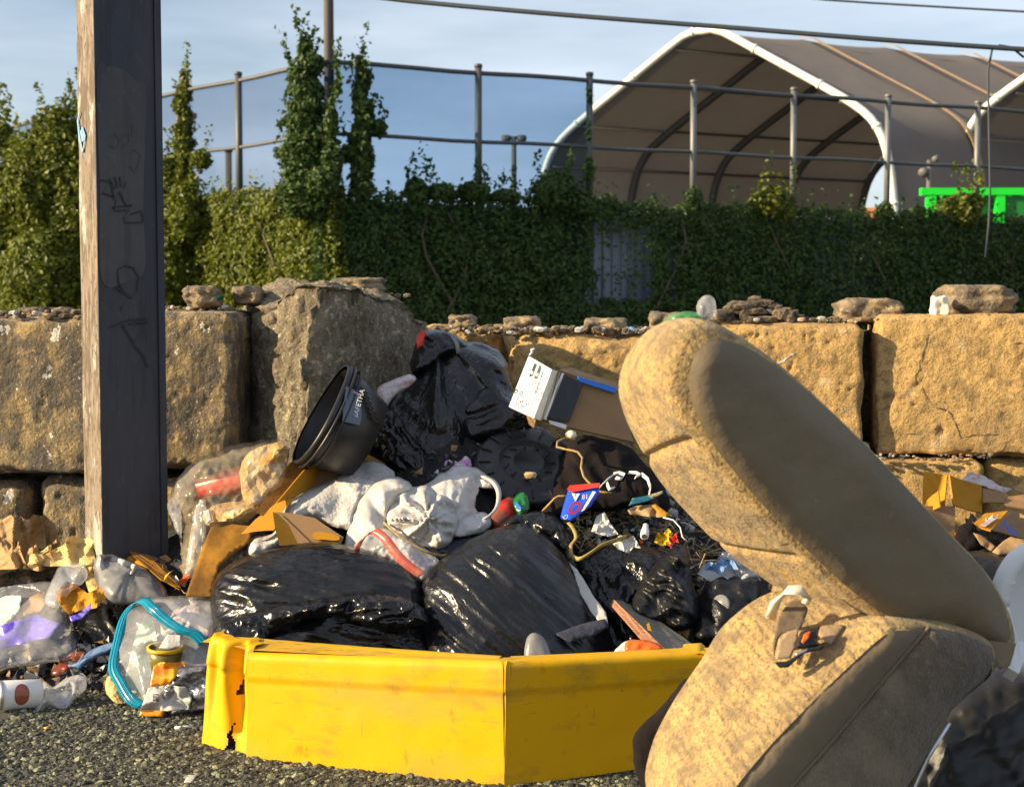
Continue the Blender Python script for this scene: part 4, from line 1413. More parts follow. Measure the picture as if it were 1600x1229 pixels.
# ================================================================== the heap under everything
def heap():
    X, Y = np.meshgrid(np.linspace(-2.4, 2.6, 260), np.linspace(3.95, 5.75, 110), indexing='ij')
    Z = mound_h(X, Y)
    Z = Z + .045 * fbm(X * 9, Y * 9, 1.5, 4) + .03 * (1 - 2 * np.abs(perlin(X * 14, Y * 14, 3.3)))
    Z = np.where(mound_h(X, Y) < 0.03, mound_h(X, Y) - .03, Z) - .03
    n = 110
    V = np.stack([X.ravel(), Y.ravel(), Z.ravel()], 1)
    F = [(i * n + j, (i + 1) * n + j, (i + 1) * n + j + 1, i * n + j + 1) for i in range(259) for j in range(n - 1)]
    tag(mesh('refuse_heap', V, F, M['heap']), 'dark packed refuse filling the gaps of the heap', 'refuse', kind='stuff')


heap()


def small_scraps():
    V, F, mi, off = [], [], [], 0
    for (x0, x1, y0, y1, n, s0, s1) in [(860, 1160, 765, 905, 620, .005, .026), (1080, 1180, 860, 960, 70, .008, .03), (640, 900, 690, 800, 60, .006, .018), (0, 180, 1000, 1075, 130, .008, .03), (-10, 330, 870, 1000, 170, .006, .028), (560, 900, 680, 850, 90, .006, .022), (1400, 1600, 800, 900, 26, .008, .025)]:
        for _ in range(n):
            px, py = rng.uniform(x0, x1), rng.uniform(y0, y1)
            c_ = np.array(P(px, py, DM(px, py, rng.uniform(.0, .05))))
            s = rng.uniform(s0, s1)
            k = rng.integers(4, 7)
            an = np.sort(rng.uniform(0, 6.28, k))
            nr = np.array([rng.normal() * .5, -.8 + rng.normal() * .4, .6 + rng.normal() * .4])
            nr /= np.linalg.norm(nr)
            a = np.cross(nr, rng.normal(size=3))
            a /= np.linalg.norm(a)
            b = np.cross(nr, a)
            ring = np.array([c_ + (a * math.cos(t) * rng.uniform(.5, 1.5) + b * math.sin(t)) * s + nr * rng.normal() * s * .35 for t in an])
            V.append(np.concatenate([ring, ring - nr * .002, [ring.mean(0) + nr * s * .3]]))
            F += [(off + i, off + (i + 1) % k, off + 2 * k) for i in range(k)]
            F += [tuple(off + k + i for i in reversed(range(k)))]
            F += [(off + i, off + k + i, off + k + (i + 1) % k, off + (i + 1) % k) for i in range(k)]
            m = rng.choice(6, p=[.38, .20, .18, .16, .07, .01])
            mi += [m] * (2 * k + 1)
            off += 2 * k + 1
    o = mesh('litter_scraps', np.concatenate(V), F, [M['scrap'], M['black_bag_dusty'], M['card_brown'], M['paper_white'], M['navy_cloth'], M['orange']], smooth=False, mi=mi)
    tag(o, 'small torn scraps of litter strewn over the heap', 'litter', kind='stuff')
    V, F, off = [], [], 0
    for (x0, x1, y0, y1, n, ln) in [(860, 1160, 770, 880, 190, .07), (870, 1000, 740, 800, 22, .1), (1060, 1170, 830, 930, 40, .06), (150, 300, 880, 930, 14, .06)]:
        for _ in range(n):
            px, py = rng.uniform(x0, x1), rng.uniform(y0, y1)
            c_ = np.array(P(px, py, DM(px, py, rng.uniform(.01, .07))))
            dv = np.array([rng.normal(), rng.normal() * .5, rng.normal() * .5])
            dv *= rng.uniform(.4, 1.3) * ln / np.linalg.norm(dv)
            bend = rng.normal(size=3) * ln * .12
            v, f = tube([c_ - dv, c_ + bend, c_ + dv], [rng.uniform(.0012, .0032), .0008], 5)
            V.append(v)
            F += [tuple(i + off for i in k) for k in f]
            off += len(v)
    tag(mesh('dry_stalks', np.concatenate(V), F, M['straw']), 'dry stalks and twigs tangled in the middle of the heap', 'twigs', kind='stuff')


small_scraps()

# ================================================================== black bags
GB = 'black rubbish bags of the heap'


def bag(label, parts, group=GB):
    """parts: list of (name, outline, d, thick, folds, material, keywords)"""
    y = np.mean([p[1] for p in parts[0][1]])
    x = np.mean([p[0] for p in parts[0][1]])
    d = float(parts[0][2](x, y))
    b = P(x, y, d)
    t = thing('rubbish_bag', (b.x, b.y, max(0, mound_h(np.array(b.x), np.array(b.y)).item())), label, 'rubbish bag', group)
    for nm, o, dd, th, fo, m, kw in parts:
        mesh(nm, *inflate(o, dd, th, fo, **kw), M[m], t)
    return t


f_left = [('r', 50, .018, {'a': 10, 'st': 4.5, 'w': .3}), ('r', 20, .011, {'a': 14, 'st': 7, 'w': .2}), ('t', 34, .012, {'a': -24, 'st': 3.0, 'w': .2}), ('r', 9, .0045, {'a': 12, 'st': 10, 'w': .12}), ('r', 5.5, .0018, {'a': 15, 'st': 12, 'w': .1})]
bag('wide black bag stretched over its load, in front on the left, behind the yellow tub', [
    ('bag_body', [(328, 950), (335, 905), (365, 877), (405, 863), (455, 850), (510, 846), (565, 855), (610, 868), (645, 890), (664, 915), (676, 955), (686, 1000), (690, 1050), (660, 1090), (500, 1098), (380, 1092), (338, 1050)],
     pl(850, 4.52, 1095, 4.26), .17, f_left, 'black_bag_left', dict(step=3.4, jag=3)),
    ('fold', [(345, 975), (420, 948), (500, 934), (560, 925), (640, 935), (668, 975), (600, 985), (520, 965), (440, 985), (400, 1010), (350, 1010)],
     pl(920, 4.25, 1010, 4.17), .06, [('r', 22, .018, {'a': -14, 'st': 2.5}), ('r', 9, .006), ('t', 26, .015, {'w': .1, 'a': 62})], 'black_bag', dict(step=3, jag=6))])
f_right = [('t', 70, .018, {'a': 38, 'st': 2.5, 'w': .2}), ('r', 26, .011, {'a': 38, 'st': 8, 'w': .2}), ('r', 12, .0055, {'a': 42, 'st': 12, 'w': .12}), ('r', 6, .002, {'a': 40, 'st': 14, 'w': .1})]
bag('tight black bag with slanting stretch wrinkles, in front at the centre', [
    ('bag_body', [(655, 925), (668, 890), (700, 865), (740, 840), (782, 822), (818, 818), (850, 832), (882, 865), (908, 905), (932, 945), (955, 985), (962, 1060), (900, 1095), (780, 1098), (690, 1090), (664, 1020)],
     pl(820, 4.60, 1095, 4.24, 800, .04), .19, f_right, 'black_bag_right', dict(step=3.4, jag=2.5))])
bag('crumpled black bag with torn knotted top, between the front centre bag and the seat', [
    ('bag_body', [(895, 880), (915, 858), (960, 848), (1005, 852), (1045, 868), (1070, 905), (1078, 950), (1080, 1010), (1060, 1050), (960, 1060), (930, 985), (905, 930)],
     pl(850, 4.72, 1050, 4.45), .13, BAG + [('r', 14, .01, {'a': 70, 'st': 3})], 'black_bag', dict(step=3.4)),
    ('bag_corner', [(985, 938), (1008, 900), (1035, 868), (1062, 850), (1076, 868), (1082, 908), (1094, 946), (1086, 974), (1060, 986), (1025, 975), (992, 964)],
     pl(850, 4.58, 980, 4.42), .07, [('r', 22, .020, {'a': 45, 'st': 2}), ('r', 10, .008, {'a': 60, 'st': 3}), ('r', 36, .018, {'a': -50, 'st': 2})], 'black_bag_dusty', dict(step=3, jag=4)),
    ('bag_lip', [(975, 985), (990, 972), (1000, 990), (995, 1015), (980, 1012)], pl(970, 4.40, 1015, 4.36), .03, CRUMPLE, 'black_bag', dict(step=3))])
f_top = [('t', 70, .045, {'c': (690, 520), 'r0': 170, 'st': 3, 'w': .2}), ('t', 34, .024, {'c': (690, 520), 'r0': 170, 'st': 5, 'w': .2}), ('t', 26, .014, {'a': 35, 'st': 2, 'w': .2}), ('r', 12, .005, {'c': (690, 520), 'r0': 170, 'st': 5})]
bag('topmost black bag with tied neck and a red scrap, on the crest of the heap', [
    ('bag_body', [(574, 690), (586, 645), (606, 612), (640, 585), (668, 558), (700, 540), (730, 534), (765, 540), (790, 562), (803, 602), (824, 640), (832, 664), (795, 682), (765, 694), (738, 716), (700, 738), (655, 748), (622, 742), (594, 722)],
     pl(535, 5.42, 750, 5.12), .17, f_top, 'black_bag', dict(step=3.2, jag=4)),
    ('bag_neck', [(642, 582), (646, 548), (658, 520), (690, 516), (722, 530), (732, 545), (700, 555), (668, 580)], pl(515, 5.4, 585, 5.3), .06, [('r', 16, .016, {'a': 75, 'st': 3}), ('t', 18, .012, {'w': .1, 'a': 36})], 'black_bag', dict(step=3, jag=3)),
    ('bag_skirt', [(590, 650), (612, 640), (640, 668), (668, 700), (700, 730), (668, 752), (630, 744), (596, 716)], pl(640, 5.14, 750, 5.03), .05, [('r', 14, .016, {'a': 52, 'st': 3}), ('r', 9, .008, {'a': 46, 'st': 3})], 'black_bag', dict(step=2.8, jag=5)),
    ('bag_fold', [(720, 640), (760, 600), (800, 625), (832, 655), (800, 680), (760, 690), (730, 690)], pl(600, 5.22, 690, 5.12), .05, [('r', 20, .016, {'a': -20, 'st': 3}), ('t', 22, .012, {'w': .1, 'a': 4})], 'black_bag', dict(step=3, jag=4))])
v, f = slab([(650, 530), (657, 515), (666, 519), (660, 540), (652, 545)], pl(500, 5.3, 550, 5.3), .003, [('t', 12, .004, {'w': .1, 'a': 84})], step=3)
tag(mesh('red_scrap', v, f, M['red']), 'red plastic scrap caught on the neck of the topmost bag', 'scrap')
v, f = ribbon([P(697, 530, 5.3), P(706, 524, 5.26), P(714, 536, 5.25), P(716, 552, 5.24)], (.014, 0, .004))
tag(mesh('grey_tie', v, f, M['grey_film']), 'grey tie strip on top of the topmost bag', 'tie')
bag('small crumpled black bag lying behind the centre bag, below the blue packet', [
    ('bag_body', [(778, 826), (795, 806), (830, 798), (866, 806), (890, 828), (898, 860), (905, 900), (880, 880), (850, 850), (815, 832)], pl(800, 4.72, 880, 4.62), .08, [('t', 22, .02, {'w': .1, 'a': 4}), ('r', 12, .009)], 'black_bag', dict(step=3, jag=4))])
bag('glossy black bag flattened beneath the white carrier bags', [
    ('bag_body', [(690, 735), (730, 700), (790, 660), (850, 668), (860, 690), (800, 720), (760, 745), (720, 760)], pl(660, 5.25, 760, 5.1), .05, [('t', 26, .02, {'w': .1, 'a': 62}), ('r', 12, .008)], 'black_bag', dict(step=3.5))])
bag('black bag lying flat at the far left, below the crumpled brown paper', [
    ('bag_body', [(-30, 905), (20, 888), (90, 880), (150, 884), (158, 905), (140, 930), (90, 940), (30, 925), (-30, 930)], pl(880, 4.95, 940, 4.78), .07, BAG, 'black_bag', dict(step=4))])
bag('flattened black bag on the asphalt behind the can with the red dot', [
    ('bag_body', [(-30, 1045), (20, 1030), (70, 1028), (130, 1040), (190, 1045), (205, 1070), (150, 1095), (60, 1085), (-30, 1095)], pl(1030, 4.68, 1095, 4.45), .05, BAG, 'black_bag', dict(step=4))])
bag('dark bag in the shadow between the grey film bag and the zip bag', [
    ('bag_body', [(105, 980), (140, 945), (200, 935), (270, 930), (330, 925), (340, 960), (250, 1000), (180, 1040), (120, 1020)], pl(930, 4.80, 1040, 4.62), .06, BAG, 'black_bag_dusty', dict(step=4))])
bag('black bag standing below the seat at the lower right corner', [
    ('bag_body', [(1385, 1290), (1400, 1180), (1450, 1090), (1510, 1050), (1570, 1040), (1640, 1060), (1680, 1180), (1670, 1350), (1400, 1380)], pl(1040, 3.25, 1350, 3.1), .16, [('f', 60, .03), ('t', 40, .012, {'w': .2})], 'black', dict(step=6))])  # dull ink black in place of bag plastic, standing in for shade
bag('dark grey bag with white cord marks lying below the cartons at the right', [
    ('bag_body', [(1440, 880), (1490, 862), (1540, 862), (1580, 875), (1610, 900), (1600, 960), (1520, 960), (1460, 930)], pl(860, 5.1, 960, 4.9), .08, [('r', 40, .02), ('r', 14, .007, {'a': -30, 'st': 4})], 'black_bag_dusty', dict(step=4))])
# pale torn strips on the bags
v, f = slab([(889, 878), (903, 890), (915, 910), (930, 935), (946, 955), (951, 972), (940, 976), (925, 958), (908, 930), (898, 915), (900, 902)], pl(880, 4.52, 975, 4.30), .003, [('t', 16, .012, {'w': .1, 'a': 52})], step=3.5, jag=2)
tag(mesh('torn_strip', v, f, M['paper_white'], smooth=True), 'pale torn strip hanging down between the two centre black bags', 'strip')
v, f = slab([(866, 990), (905, 975), (945, 966), (952, 978), (930, 992), (890, 1004)], pl(965, 4.26, 1004, 4.2), .006, [('f', 30, .004)])
tag(mesh('blue_card', v, f, M['navy_cloth']), 'dark blue card lying against the centre bag above the yellow tub', 'card')
v, f = inflate([(822, 1030), (822, 1000), (832, 988), (846, 992), (858, 1012), (858, 1030)], pl(985, 4.12, 1030, 4.08), .02, [('f', 20, .002)], step=3, jag=0)
tag(mesh('plastic_spoon', v, f, M['grey_film']), 'white rounded plastic piece standing up behind the yellow tub rim', 'plastic piece')  # white piece in a grey material, its shade put into the colour

# ================================================================== yellow tub
def yellow_tub():
    A = P(302, 1160, 3.885); A.z = 0
    B0 = P(385, 1183, 3.756); B0.z = 0
    B = P(788, 1228, 3.52); B.z = 0
    C = P(1110, 1205, 3.71); C.z = 0
    Dd = Vector((C.x + .02, C.y + .13, 0))
    E = Vector((A.x + .05, A.y + .11, 0))
    Bm = Vector((B.x + .005, B.y + .125, 0))
    z1 = P(790, 1036, 3.52).z
    zl = P(340, 998, 3.885).z
    root = thing('yellow_tub', ((A.x + C.x) / 2, 3.8, 0), 'yellow plastic tub lying upside down on the asphalt, with a crushed left corner', 'tub')

    def wall(name, p, q, zb0, zb1, zt0, zt1, m, bulge=.0, lip=.006, n=60, nz_=34, noise=.0010, top_in=.018, label=None):
        p, q = Vector(p), Vector(q)
        t_ = (q - p).normalized()
        nrm = Vector((t_.y, -t_.x, 0))
        V, F = [], []
        for i in range(n + 1):
            s = i / n
            base = p.lerp(q, s)
            zb, zt = zb0 + (zb1 - zb0) * s, zt0 + (zt1 - zt0) * s
            for j in range(nz_ + 5):
                tt = min(j / nz_, 1.0)
                over = max(0, j - nz_)
                z = zb + (zt - zb) * tt
                o_ = -top_in * tt + bulge * math.sin(s * math.pi) * (1 - tt * .5)
                if tt > .74: o_ += lip * min(1, (tt - .74) / .012)
                if tt > .95: o_ -= .012 * ((tt - .95) / .05) ** 2
                o_ -= over * .012
                z += -over * .0012
                o_ += noise * float(perlin(s * 9 + p.x, tt * 4, 2.2)) + noise * 1.5 * float(perlin(s * 3 + p.x, tt * 1.7, 7.1))
                w = base + nrm * o_ + Vector((0, 0, z))
                V.append(tuple(w))
        k = nz_ + 5
        for i in range(n):
            for j in range(k - 1):
                F.append((i * k + j, (i + 1) * k + j, (i + 1) * k + j + 1, i * k + j + 1))
        return mesh(name, V, F, m, root, label=label)
    wall('left_panel', B0, B, -.004, -.004, zl - .012, z1, M['yellow'], bulge=.004, noise=.0014)
    wall('right_panel', B, C, -.004, .012, z1, z1 - .022, M['yellow'], bulge=.003)
    wall('end_panel', C, Dd, .0, .0, z1 - .022, z1 - .024, M['yellow'], n=20, lip=0)
    wall('back_panel', Dd, Bm, .0, .0, z1 - .028, z1 - .005, M['yellow'], n=30, lip=0)
    wall('back_panel', Bm, E, .0, .0, z1 - .004, zl - .012, M['yellow'], n=40, lip=0)
    # crushed corner: vertical buckles
    V, F = [], []
    n, nz_ = 46, 44
    nrm = Vector((-.35, -.94, 0))
    A2 = Vector((A.x, A.y, 0))
    for i in range(n + 1):
        s = i / n
        base = A2.lerp(B0 + Vector((.012, .012, 0)), s)
        for j in range(nz_ + 5):
            tt = min(j / nz_, 1)
            over = max(0, j - nz_)
            z = .0 + (zl + .004) * tt - over * .001
            buck = .016 * math.sin(s * 15 + 1.2 * tt) * math.exp(-((tt - .72) / .36) ** 2) + .03 * -math.exp(-((s - .74) / .11) ** 2) * (.35 + .65 * (tt > .15))
            lip = .007 * min(1, max(0, (tt - .74) / .012)) - (.012 * ((tt - .95) / .05) ** 2 if tt > .95 else 0)
            roundc = -.05 * max(0, 1 - s / .22) ** 2
            o_ = buck + lip + roundc - .018 * tt - over * .014
            sx = Vector((.028 * tt * (1 - s), 0, 0))
            w = base + nrm * o_ + sx + Vector((0, 0, z))
            V.append(tuple(w))
    k = nz_ + 5
    torn = set()
    for i in range(n):
        for j in range(k - 1):
            s, tt = (i + .5) / n, (j + .5) / nz_
            tri = abs(s - .70) < .085 * max(0, (.66 - tt) / .16) and .50 < tt < .66 and s > .615
            slit = abs(s - .62 - .02 * math.sin(tt * 30)) < .07 * max(0, .20 - tt) / .2 + .010 and tt < .24
            if tri or slit: continue
            F.append((i * k + j, (i + 1) * k + j, (i + 1) * k + j + 1, i * k + j + 1))
    mesh('crushed_corner', V, F, M['yellow'], root, label='buckled and torn corner panel')
    wall('torn_lining', A2 + Vector((.05, .055, 0)), B0 + Vector((.02, .035, 0)), 0, 0, zl - .03, zl - .03, M['torn_brown'], n=10, lip=0)
    # top
    pts = [A2 + nrm * -.035 + Vector((.03, 0, 0)), B0 + Vector((.0, .03, 0)), B + Vector((-.003, .032, 0)), C + Vector((-.03, .032, 0)), Dd + Vector((-.04, -.02, 0)), Bm + Vector((0, -.03, 0)), E + Vector((.03, -.03, 0))]
    ol = resample([(p.x * 1000, p.y * 1000) for p in pts], 9)
    v2, f2 = cdt(ol, 9)
    X, Y = v2[:, 0] / 1000, v2[:, 1] / 1000
    zz = np.interp(X, [A.x, B.x, C.x], [zl - .008, z1 - .004, z1 - .026]) + .002 * fbm(X * 8, Y * 8, 1, 3) - .004
    V = np.stack([X, Y, zz], 1)
    mesh('top', V, [tuple(q) for q in f2], M['yellow_grime'], root)
    # small nicks in the paint
    return root


yellow_tub()

# ================================================================== car seat
def seat():
    root = thing('car_seat', (P(1300, 900, 2.75).x, 2.75, 0), 'dirty beige car seat tipped on its side, backrest towards the upper left', 'seat')
    # --- backrest: near outline (side panel) and far outline
    near = [(1044, 562), (1047, 600), (1072, 660), (1122, 728), (1190, 805), (1262, 876), (1330, 936), (1392, 976),
            (1450, 978), (1505, 985), (1560, 1020), (1590, 1012), (1582, 960), (1545, 895), (1470, 815), (1362, 700), (1255, 598), (1180, 538), (1126, 508), (1088, 502), (1058, 520)]
    far = [(958, 610), (968, 655), (990, 700), (1018, 750), (1062, 802), (1110, 850), (1165, 892), (1235, 928),
           (1350, 935), (1440, 945), (1500, 965), (1520, 955), (1500, 905), (1450, 835), (1370, 755), (1270, 660), (1180, 575), (1120, 530), (1065, 505), (1012, 516), (972, 560)]
    N = catmull(near, 6)
    k = len(N)

    def redo(pts):
        q = catmull(pts, 3)
        # match by vertex share
        out = []
        cn = [0]
        for i in range(len(near)):
            b, c = np.array(near[i], float), np.array(near[(i + 1) % len(near)], float)
            cn.append(max(1, int(np.linalg.norm(c - b) / 6)))
        p = np.asarray(pts, float)
        n = len(p)
        for i in range(n):
            a, b, c, d = p[(i - 1) % n], p[i], p[(i + 1) % n], p[(i + 2) % n]
            for t in np.arange(cn[i + 1]) / cn[i + 1]:
                out.append(0.5 * ((2 * b) + (c - a) * t + (2 * a - 5 * b + 4 * c - d) * t * t + (-a + 3 * b - 3 * c + d) * t ** 3))
        return np.array(out)
    Fa = redo(far)
    SL = lambda x: (np.asarray(x, float) - 1300) / 100 * .058
    dn, df = 2.62, 3.02
    V, F = [], []
    m = 40
    cN, cF = N.mean(0), Fa.mean(0)
    PIV = np.array([1440.0, 850.0])
    for j in range(m + 1):
        t = j / m
        q = N + (Fa - N) * t
        c_ = cN + (cF - cN) * t
        # rounded at both ends, soft belly between, sewn channel near the middle
        sc = 1 + .030 * math.sin(t * math.pi) - .10 * max(0, (t - .85) / .15) ** 2
        q = c_ + (q - c_) * sc
        q = q + (PIV - q) * (.085 * (1 - math.sqrt(1 - max(0, 1 - t / .18) ** 2)))
        # cross stitch dents across the cushion
        nz_ = .006 * fbm(q[:, 0] / 60, q[:, 1] / 60, t * 3, 3) * min(1, t / .25)
        d = dn + (df - dn) * t + nz_ + SL(q[:, 0])
        pl3 = PA(q[:, 0], q[:, 1], d)
        V.append(pl3)
    V = np.concatenate(V)
    # dents along two seams of the front cushion, where the cover is gathered
    seam_at = []
    for i in range(k):
        x, y = N[i]
        seam_at.append(x)
    seam_at = np.array(seam_at)
    front_side = np.zeros(k, bool)
    acc = [max(1, int(np.linalg.norm(np.array(near[i + 1]) - np.array(near[i])) / 6)) for i in range(len(near) - 1)]
    front_side[:sum(acc[:7])] = True
    for s_at in (1090, 1258):
        idx = np.where(front_side)[0]
        w = np.exp(-((seam_at[idx] - s_at) / 5.5) ** 2) * .010
        for j in range(4, m + 1):
            V[j * k + idx, 0] += w * .75
            V[j * k + idx, 2] += w * .75
            V[j * k + idx, 1] += w * .4
    for j in range(m):
        for i in range(k):
            F.append((j * k + i, j * k + (i + 1) % k, (j + 1) * k + (i + 1) % k, (j + 1) * k + i))
    F.append(tuple(m * k + i for i in range(k)))
    mesh('backrest_cushion', V, F, M['cloth'], root)
    # side panel: domed cap on the near end
    Nc = N + (PIV - N) * .0835
    v2, f2 = cdt(Nc, 7)
    e = edge_dist(v2, Nc)
    q = np.clip(e / 42, 0, 1)
    dome = .026 * (1 - (1 - q) ** 2) + .005 * fbm(v2[:, 0] / 90, v2[:, 1] / 50, 3.1, 3) * np.clip(e / 20, 0, 1)
    Vp = PA(v2[:, 0], v2[:, 1], dn - dome + SL(v2[:, 0]))
    Vp, f2 = fix(Vp, [tuple(x) for x in f2])
    mesh('side_panel', Vp, f2, M['vinyl'], root)
    # --- base cushion
    nb = [(1392, 978), (1330, 1030), (1262, 1096), (1200, 1160), (1140, 1232), (1090, 1300), (1075, 1380), (1120, 1430),
          (1250, 1410), (1380, 1290), (1440, 1210), (1490, 1110), (1535, 1070), (1562, 1042), (1550, 1006), (1500, 985), (1445, 976)]
    fb = [(1228, 912), (1178, 920), (1120, 965), (1085, 1020), (1042, 1085), (1010, 1150), (1002, 1215), (1040, 1290),
          (1160, 1330), (1300, 1240), (1380, 1150), (1430, 1070), (1470, 1030), (1490, 1000), (1470, 960), (1420, 935), (1320, 912)]
    acc = [max(1, int(np.linalg.norm(np.array(nb[(i + 1) % len(nb)], float) - np.array(nb[i], float)) / 6)) for i in range(len(nb))]

    def cr(pts):
        p = np.asarray(pts, float)
        n = len(p)
        out = []
        for i in range(n):
            a, b, c, d = p[(i - 1) % n], p[i], p[(i + 1) % n], p[(i + 2) % n]
            for t in np.arange(acc[i]) / acc[i]:
                out.append(0.5 * ((2 * b) + (c - a) * t + (2 * a - 5 * b + 4 * c - d) * t * t + (-a + 3 * b - 3 * c + d) * t ** 3))
        return np.array(out)
    NB, FB = cr(nb), cr(fb)
    kb = len(NB)
    cN2, cF2 = NB.mean(0), FB.mean(0)
    dn2, df2 = 2.56, 2.96
    V, F = [], []
    for j in range(m + 1):
        t = j / m
        q = NB + (FB - NB) * t
        c_ = cN2 + (cF2 - cN2) * t
        sc = 1 + .02 * math.sin(t * math.pi) - .05 * max(0, 1 - t / .10) ** 2 - .014 * math.exp(-((t - .22) / .03) ** 2) - .10 * max(0, (t - .86) / .14) ** 2 - .016 * math.exp(-((t - .86) / .02) ** 2)
        q = c_ + (q - c_) * sc
        d = dn2 + (df2 - dn2) * t + .006 * fbm(q[:, 0] / 55, q[:, 1] / 55, t * 4, 3) + SL(q[:, 0])
        V.append(PA(q[:, 0], q[:, 1], d))
    V = np.concatenate(V)
    for j in range(m):
        for i in range(kb):
            F.append((j * kb + i, j * kb + (i + 1) % kb, (j + 1) * kb + (i + 1) % kb, (j + 1) * kb + i))
    F.append(tuple(m * kb + i for i in range(kb)))
    mi = []
    mesh('base_cushion', V, F, M['cloth'], root)
    # two panels on the near side of the base, with a sewn seam between
    seam = [(1452, 978), (1425, 1010), (1380, 1062), (1330, 1122), (1280, 1180), (1230, 1236), (1180, 1300), (1150, 1400)]
    up = [(1392, 980), (1330, 1034), (1264, 1098), (1203, 1162), (1144, 1234), (1095, 1300), (1082, 1380), (1118, 1418)]
    strip = up + [(1150, 1400)] + seam[::-1][1:]
    v2, f2 = cdt(resample(strip, 8), 8)
    e = edge_dist(v2, resample(strip, 8))
    dd = dn2 + .006 - .018 * np.clip(e / 26, 0, 1) ** .6 + .003 * fbm(v2[:, 0] / 40, v2[:, 1] / 40, 2, 3) + SL(v2[:, 0])
    Vp, f3 = fix(PA(v2[:, 0], v2[:, 1], dd), [tuple(x) for x in f2])
    mesh('side_strip', Vp, f3, M['vinyl'], root)
    low = seam + [(1250, 1405), (1380, 1285), (1438, 1205), (1488, 1108), (1532, 1068), (1558, 1040), (1548, 1008), (1500, 988)]
    ol = resample(low, 8)
    v2, f2 = cdt(ol, 8)
    e = edge_dist(v2, ol)
    dd = dn2 + .008 - .030 * (1 - (1 - np.clip(e / 55, 0, 1)) ** 2) ** .6 + .007 * fbm(v2[:, 0] / 45, v2[:, 1] / 45, 8, 3) + SL(v2[:, 0])
    Vp, f3 = fix(PA(v2[:, 0], v2[:, 1], dd), [tuple(x) for x in f2])
    mesh('carpet_panel', Vp, f3, M['carpet'], root)
    v, f = tube([tuple(P(x, y, dn2 + .002 + float(SL(x)))) for x, y in catmull(seam, 8, closed=False)], .0032, 6)
    mesh('seam_piping', v, f, M['vinyl'], root)
    # rear skirt flap behind the hinge
    v, f = slab([(1505, 985), (1545, 1000), (1588, 1005), (1578, 1040), (1562, 1046), (1540, 1020), (1515, 998)], pl(985, 2.76, 1046, 2.72), .012, [('f', 20, .004)])
    mesh('skirt_flap', v, f, M['vinyl'], root)
    # dark front apron below the far edge
    v, f = inflate([(990, 1150), (1008, 1128), (1040, 1095), (1075, 1060), (1080, 1120), (1040, 1230), (1010, 1240), (992, 1200)], pl(1060, 2.92, 1240, 2.90), .03, [('f', 20, .006)], step=6)
    mesh('apron', v, f, M['shirt'], root)
    # seat frame rail seen along the lower edge
    v, f = tube([tuple(P(1482, 1128, 2.70)), tuple(P(1450, 1180, 2.69)), tuple(P(1430, 1225, 2.68)), tuple(P(1400, 1300, 2.67))], .006, 8)
    mesh('frame_rail', v, f, M['metal_strip'], root)
    # hinge gap filler
    v, f = inflate([(1200, 915), (1260, 905), (1350, 935), (1430, 960), (1470, 985), (1420, 1010), (1330, 1000), (1250, 950)], pl(900, 2.95, 1010, 2.80), .05, [], step=8)
    mesh('hinge_cover', v, f, M['cloth'], root)
    # legs and frame that carry it, below the picture
    for (x, y, d) in ((1150, 1400, 2.65), (1400, 1290, 2.68), (1120, 1300, 2.95), (1320, 1240, 2.95)):
        q = P(x, y, d)
        v, f = tube([(q.x, q.y, q.z + .05), (q.x, q.y, .0)], .02, 8)
        mesh('leg', v, f, M['black_matte'], root)
    # seat belt and buckle
    v, f = ribbon([P(1203, 965, 2.70), P(1212, 940, 2.675), P(1228, 922, 2.66), P(1250, 920, 2.655), P(1263, 932, 2.66), P(1258, 942, 2.665)],
                  [Vector((.018, .0, -.006)), Vector((.018, 0, .004)), Vector((.012, 0, .016)), Vector((.003, 0, .02)), Vector((-.010, 0, .014)), Vector((-.014, 0, .006))], .004)
    mesh('belt_hook', v, f, M['ivory'], root)
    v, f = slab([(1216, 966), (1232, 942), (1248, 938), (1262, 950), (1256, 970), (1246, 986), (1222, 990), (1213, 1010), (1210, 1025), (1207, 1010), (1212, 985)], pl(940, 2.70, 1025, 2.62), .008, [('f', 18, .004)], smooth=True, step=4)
    mesh('belt_strap', v, f, M['belt_shade'], root)
    v, f = slab([(1218, 1000), (1230, 986), (1248, 982), (1246, 1000), (1236, 1028), (1212, 1030)], pl(985, 2.635, 1030, 2.60), .010, [], step=4, jag=0)
    mesh('belt_strap', v, f, M['belt'], root)
    v, f = slab([(1209, 1034), (1230, 1032), (1246, 1022), (1262, 1012), (1288, 1006), (1286, 1014), (1256, 1020), (1232, 1042), (1218, 1043)], pl(1005, 2.60, 1043, 2.585), .012, [], step=4, jag=0)
    mesh('belt_end', v, f, M['black_matte'], root)
    v, f = inflate([(1238, 1016), (1250, 988), (1262, 980), (1282, 978), (1276, 1000), (1288, 1010), (1262, 1012)], pl(978, 2.63, 1020, 2.60), .014, [], step=3, jag=0, smooth=False, rnd=6)
    bk = mesh('buckle', v, f, M['black_matte'], root, smooth=False)
    v, f = slab([(1252, 1002), (1256, 990), (1267, 985), (1264, 996), (1255, 1005)], pl(980, 2.610, 1005, 2.588), .006, [], step=3, jag=0)
    mesh('release_button', v, f, M['orange'], bk)
    v, f = slab([(1242, 1020), (1262, 1012), (1260, 1017), (1244, 1025)], pl(1010, 2.588, 1025, 2.58), .003, [], step=3, jag=0)
    mesh('metal_tongue', v, f, M['metal_strip'], bk)
    v, f = slab([(1280, 980), (1295, 976), (1318, 976), (1310, 990), (1296, 1006), (1286, 998), (1279, 994)], pl(976, 2.67, 1006, 2.63), .006, [('f', 14, .006)], step=4, smooth=True)
    mesh('belt_strap', v, f, M['belt'], root)


seat()


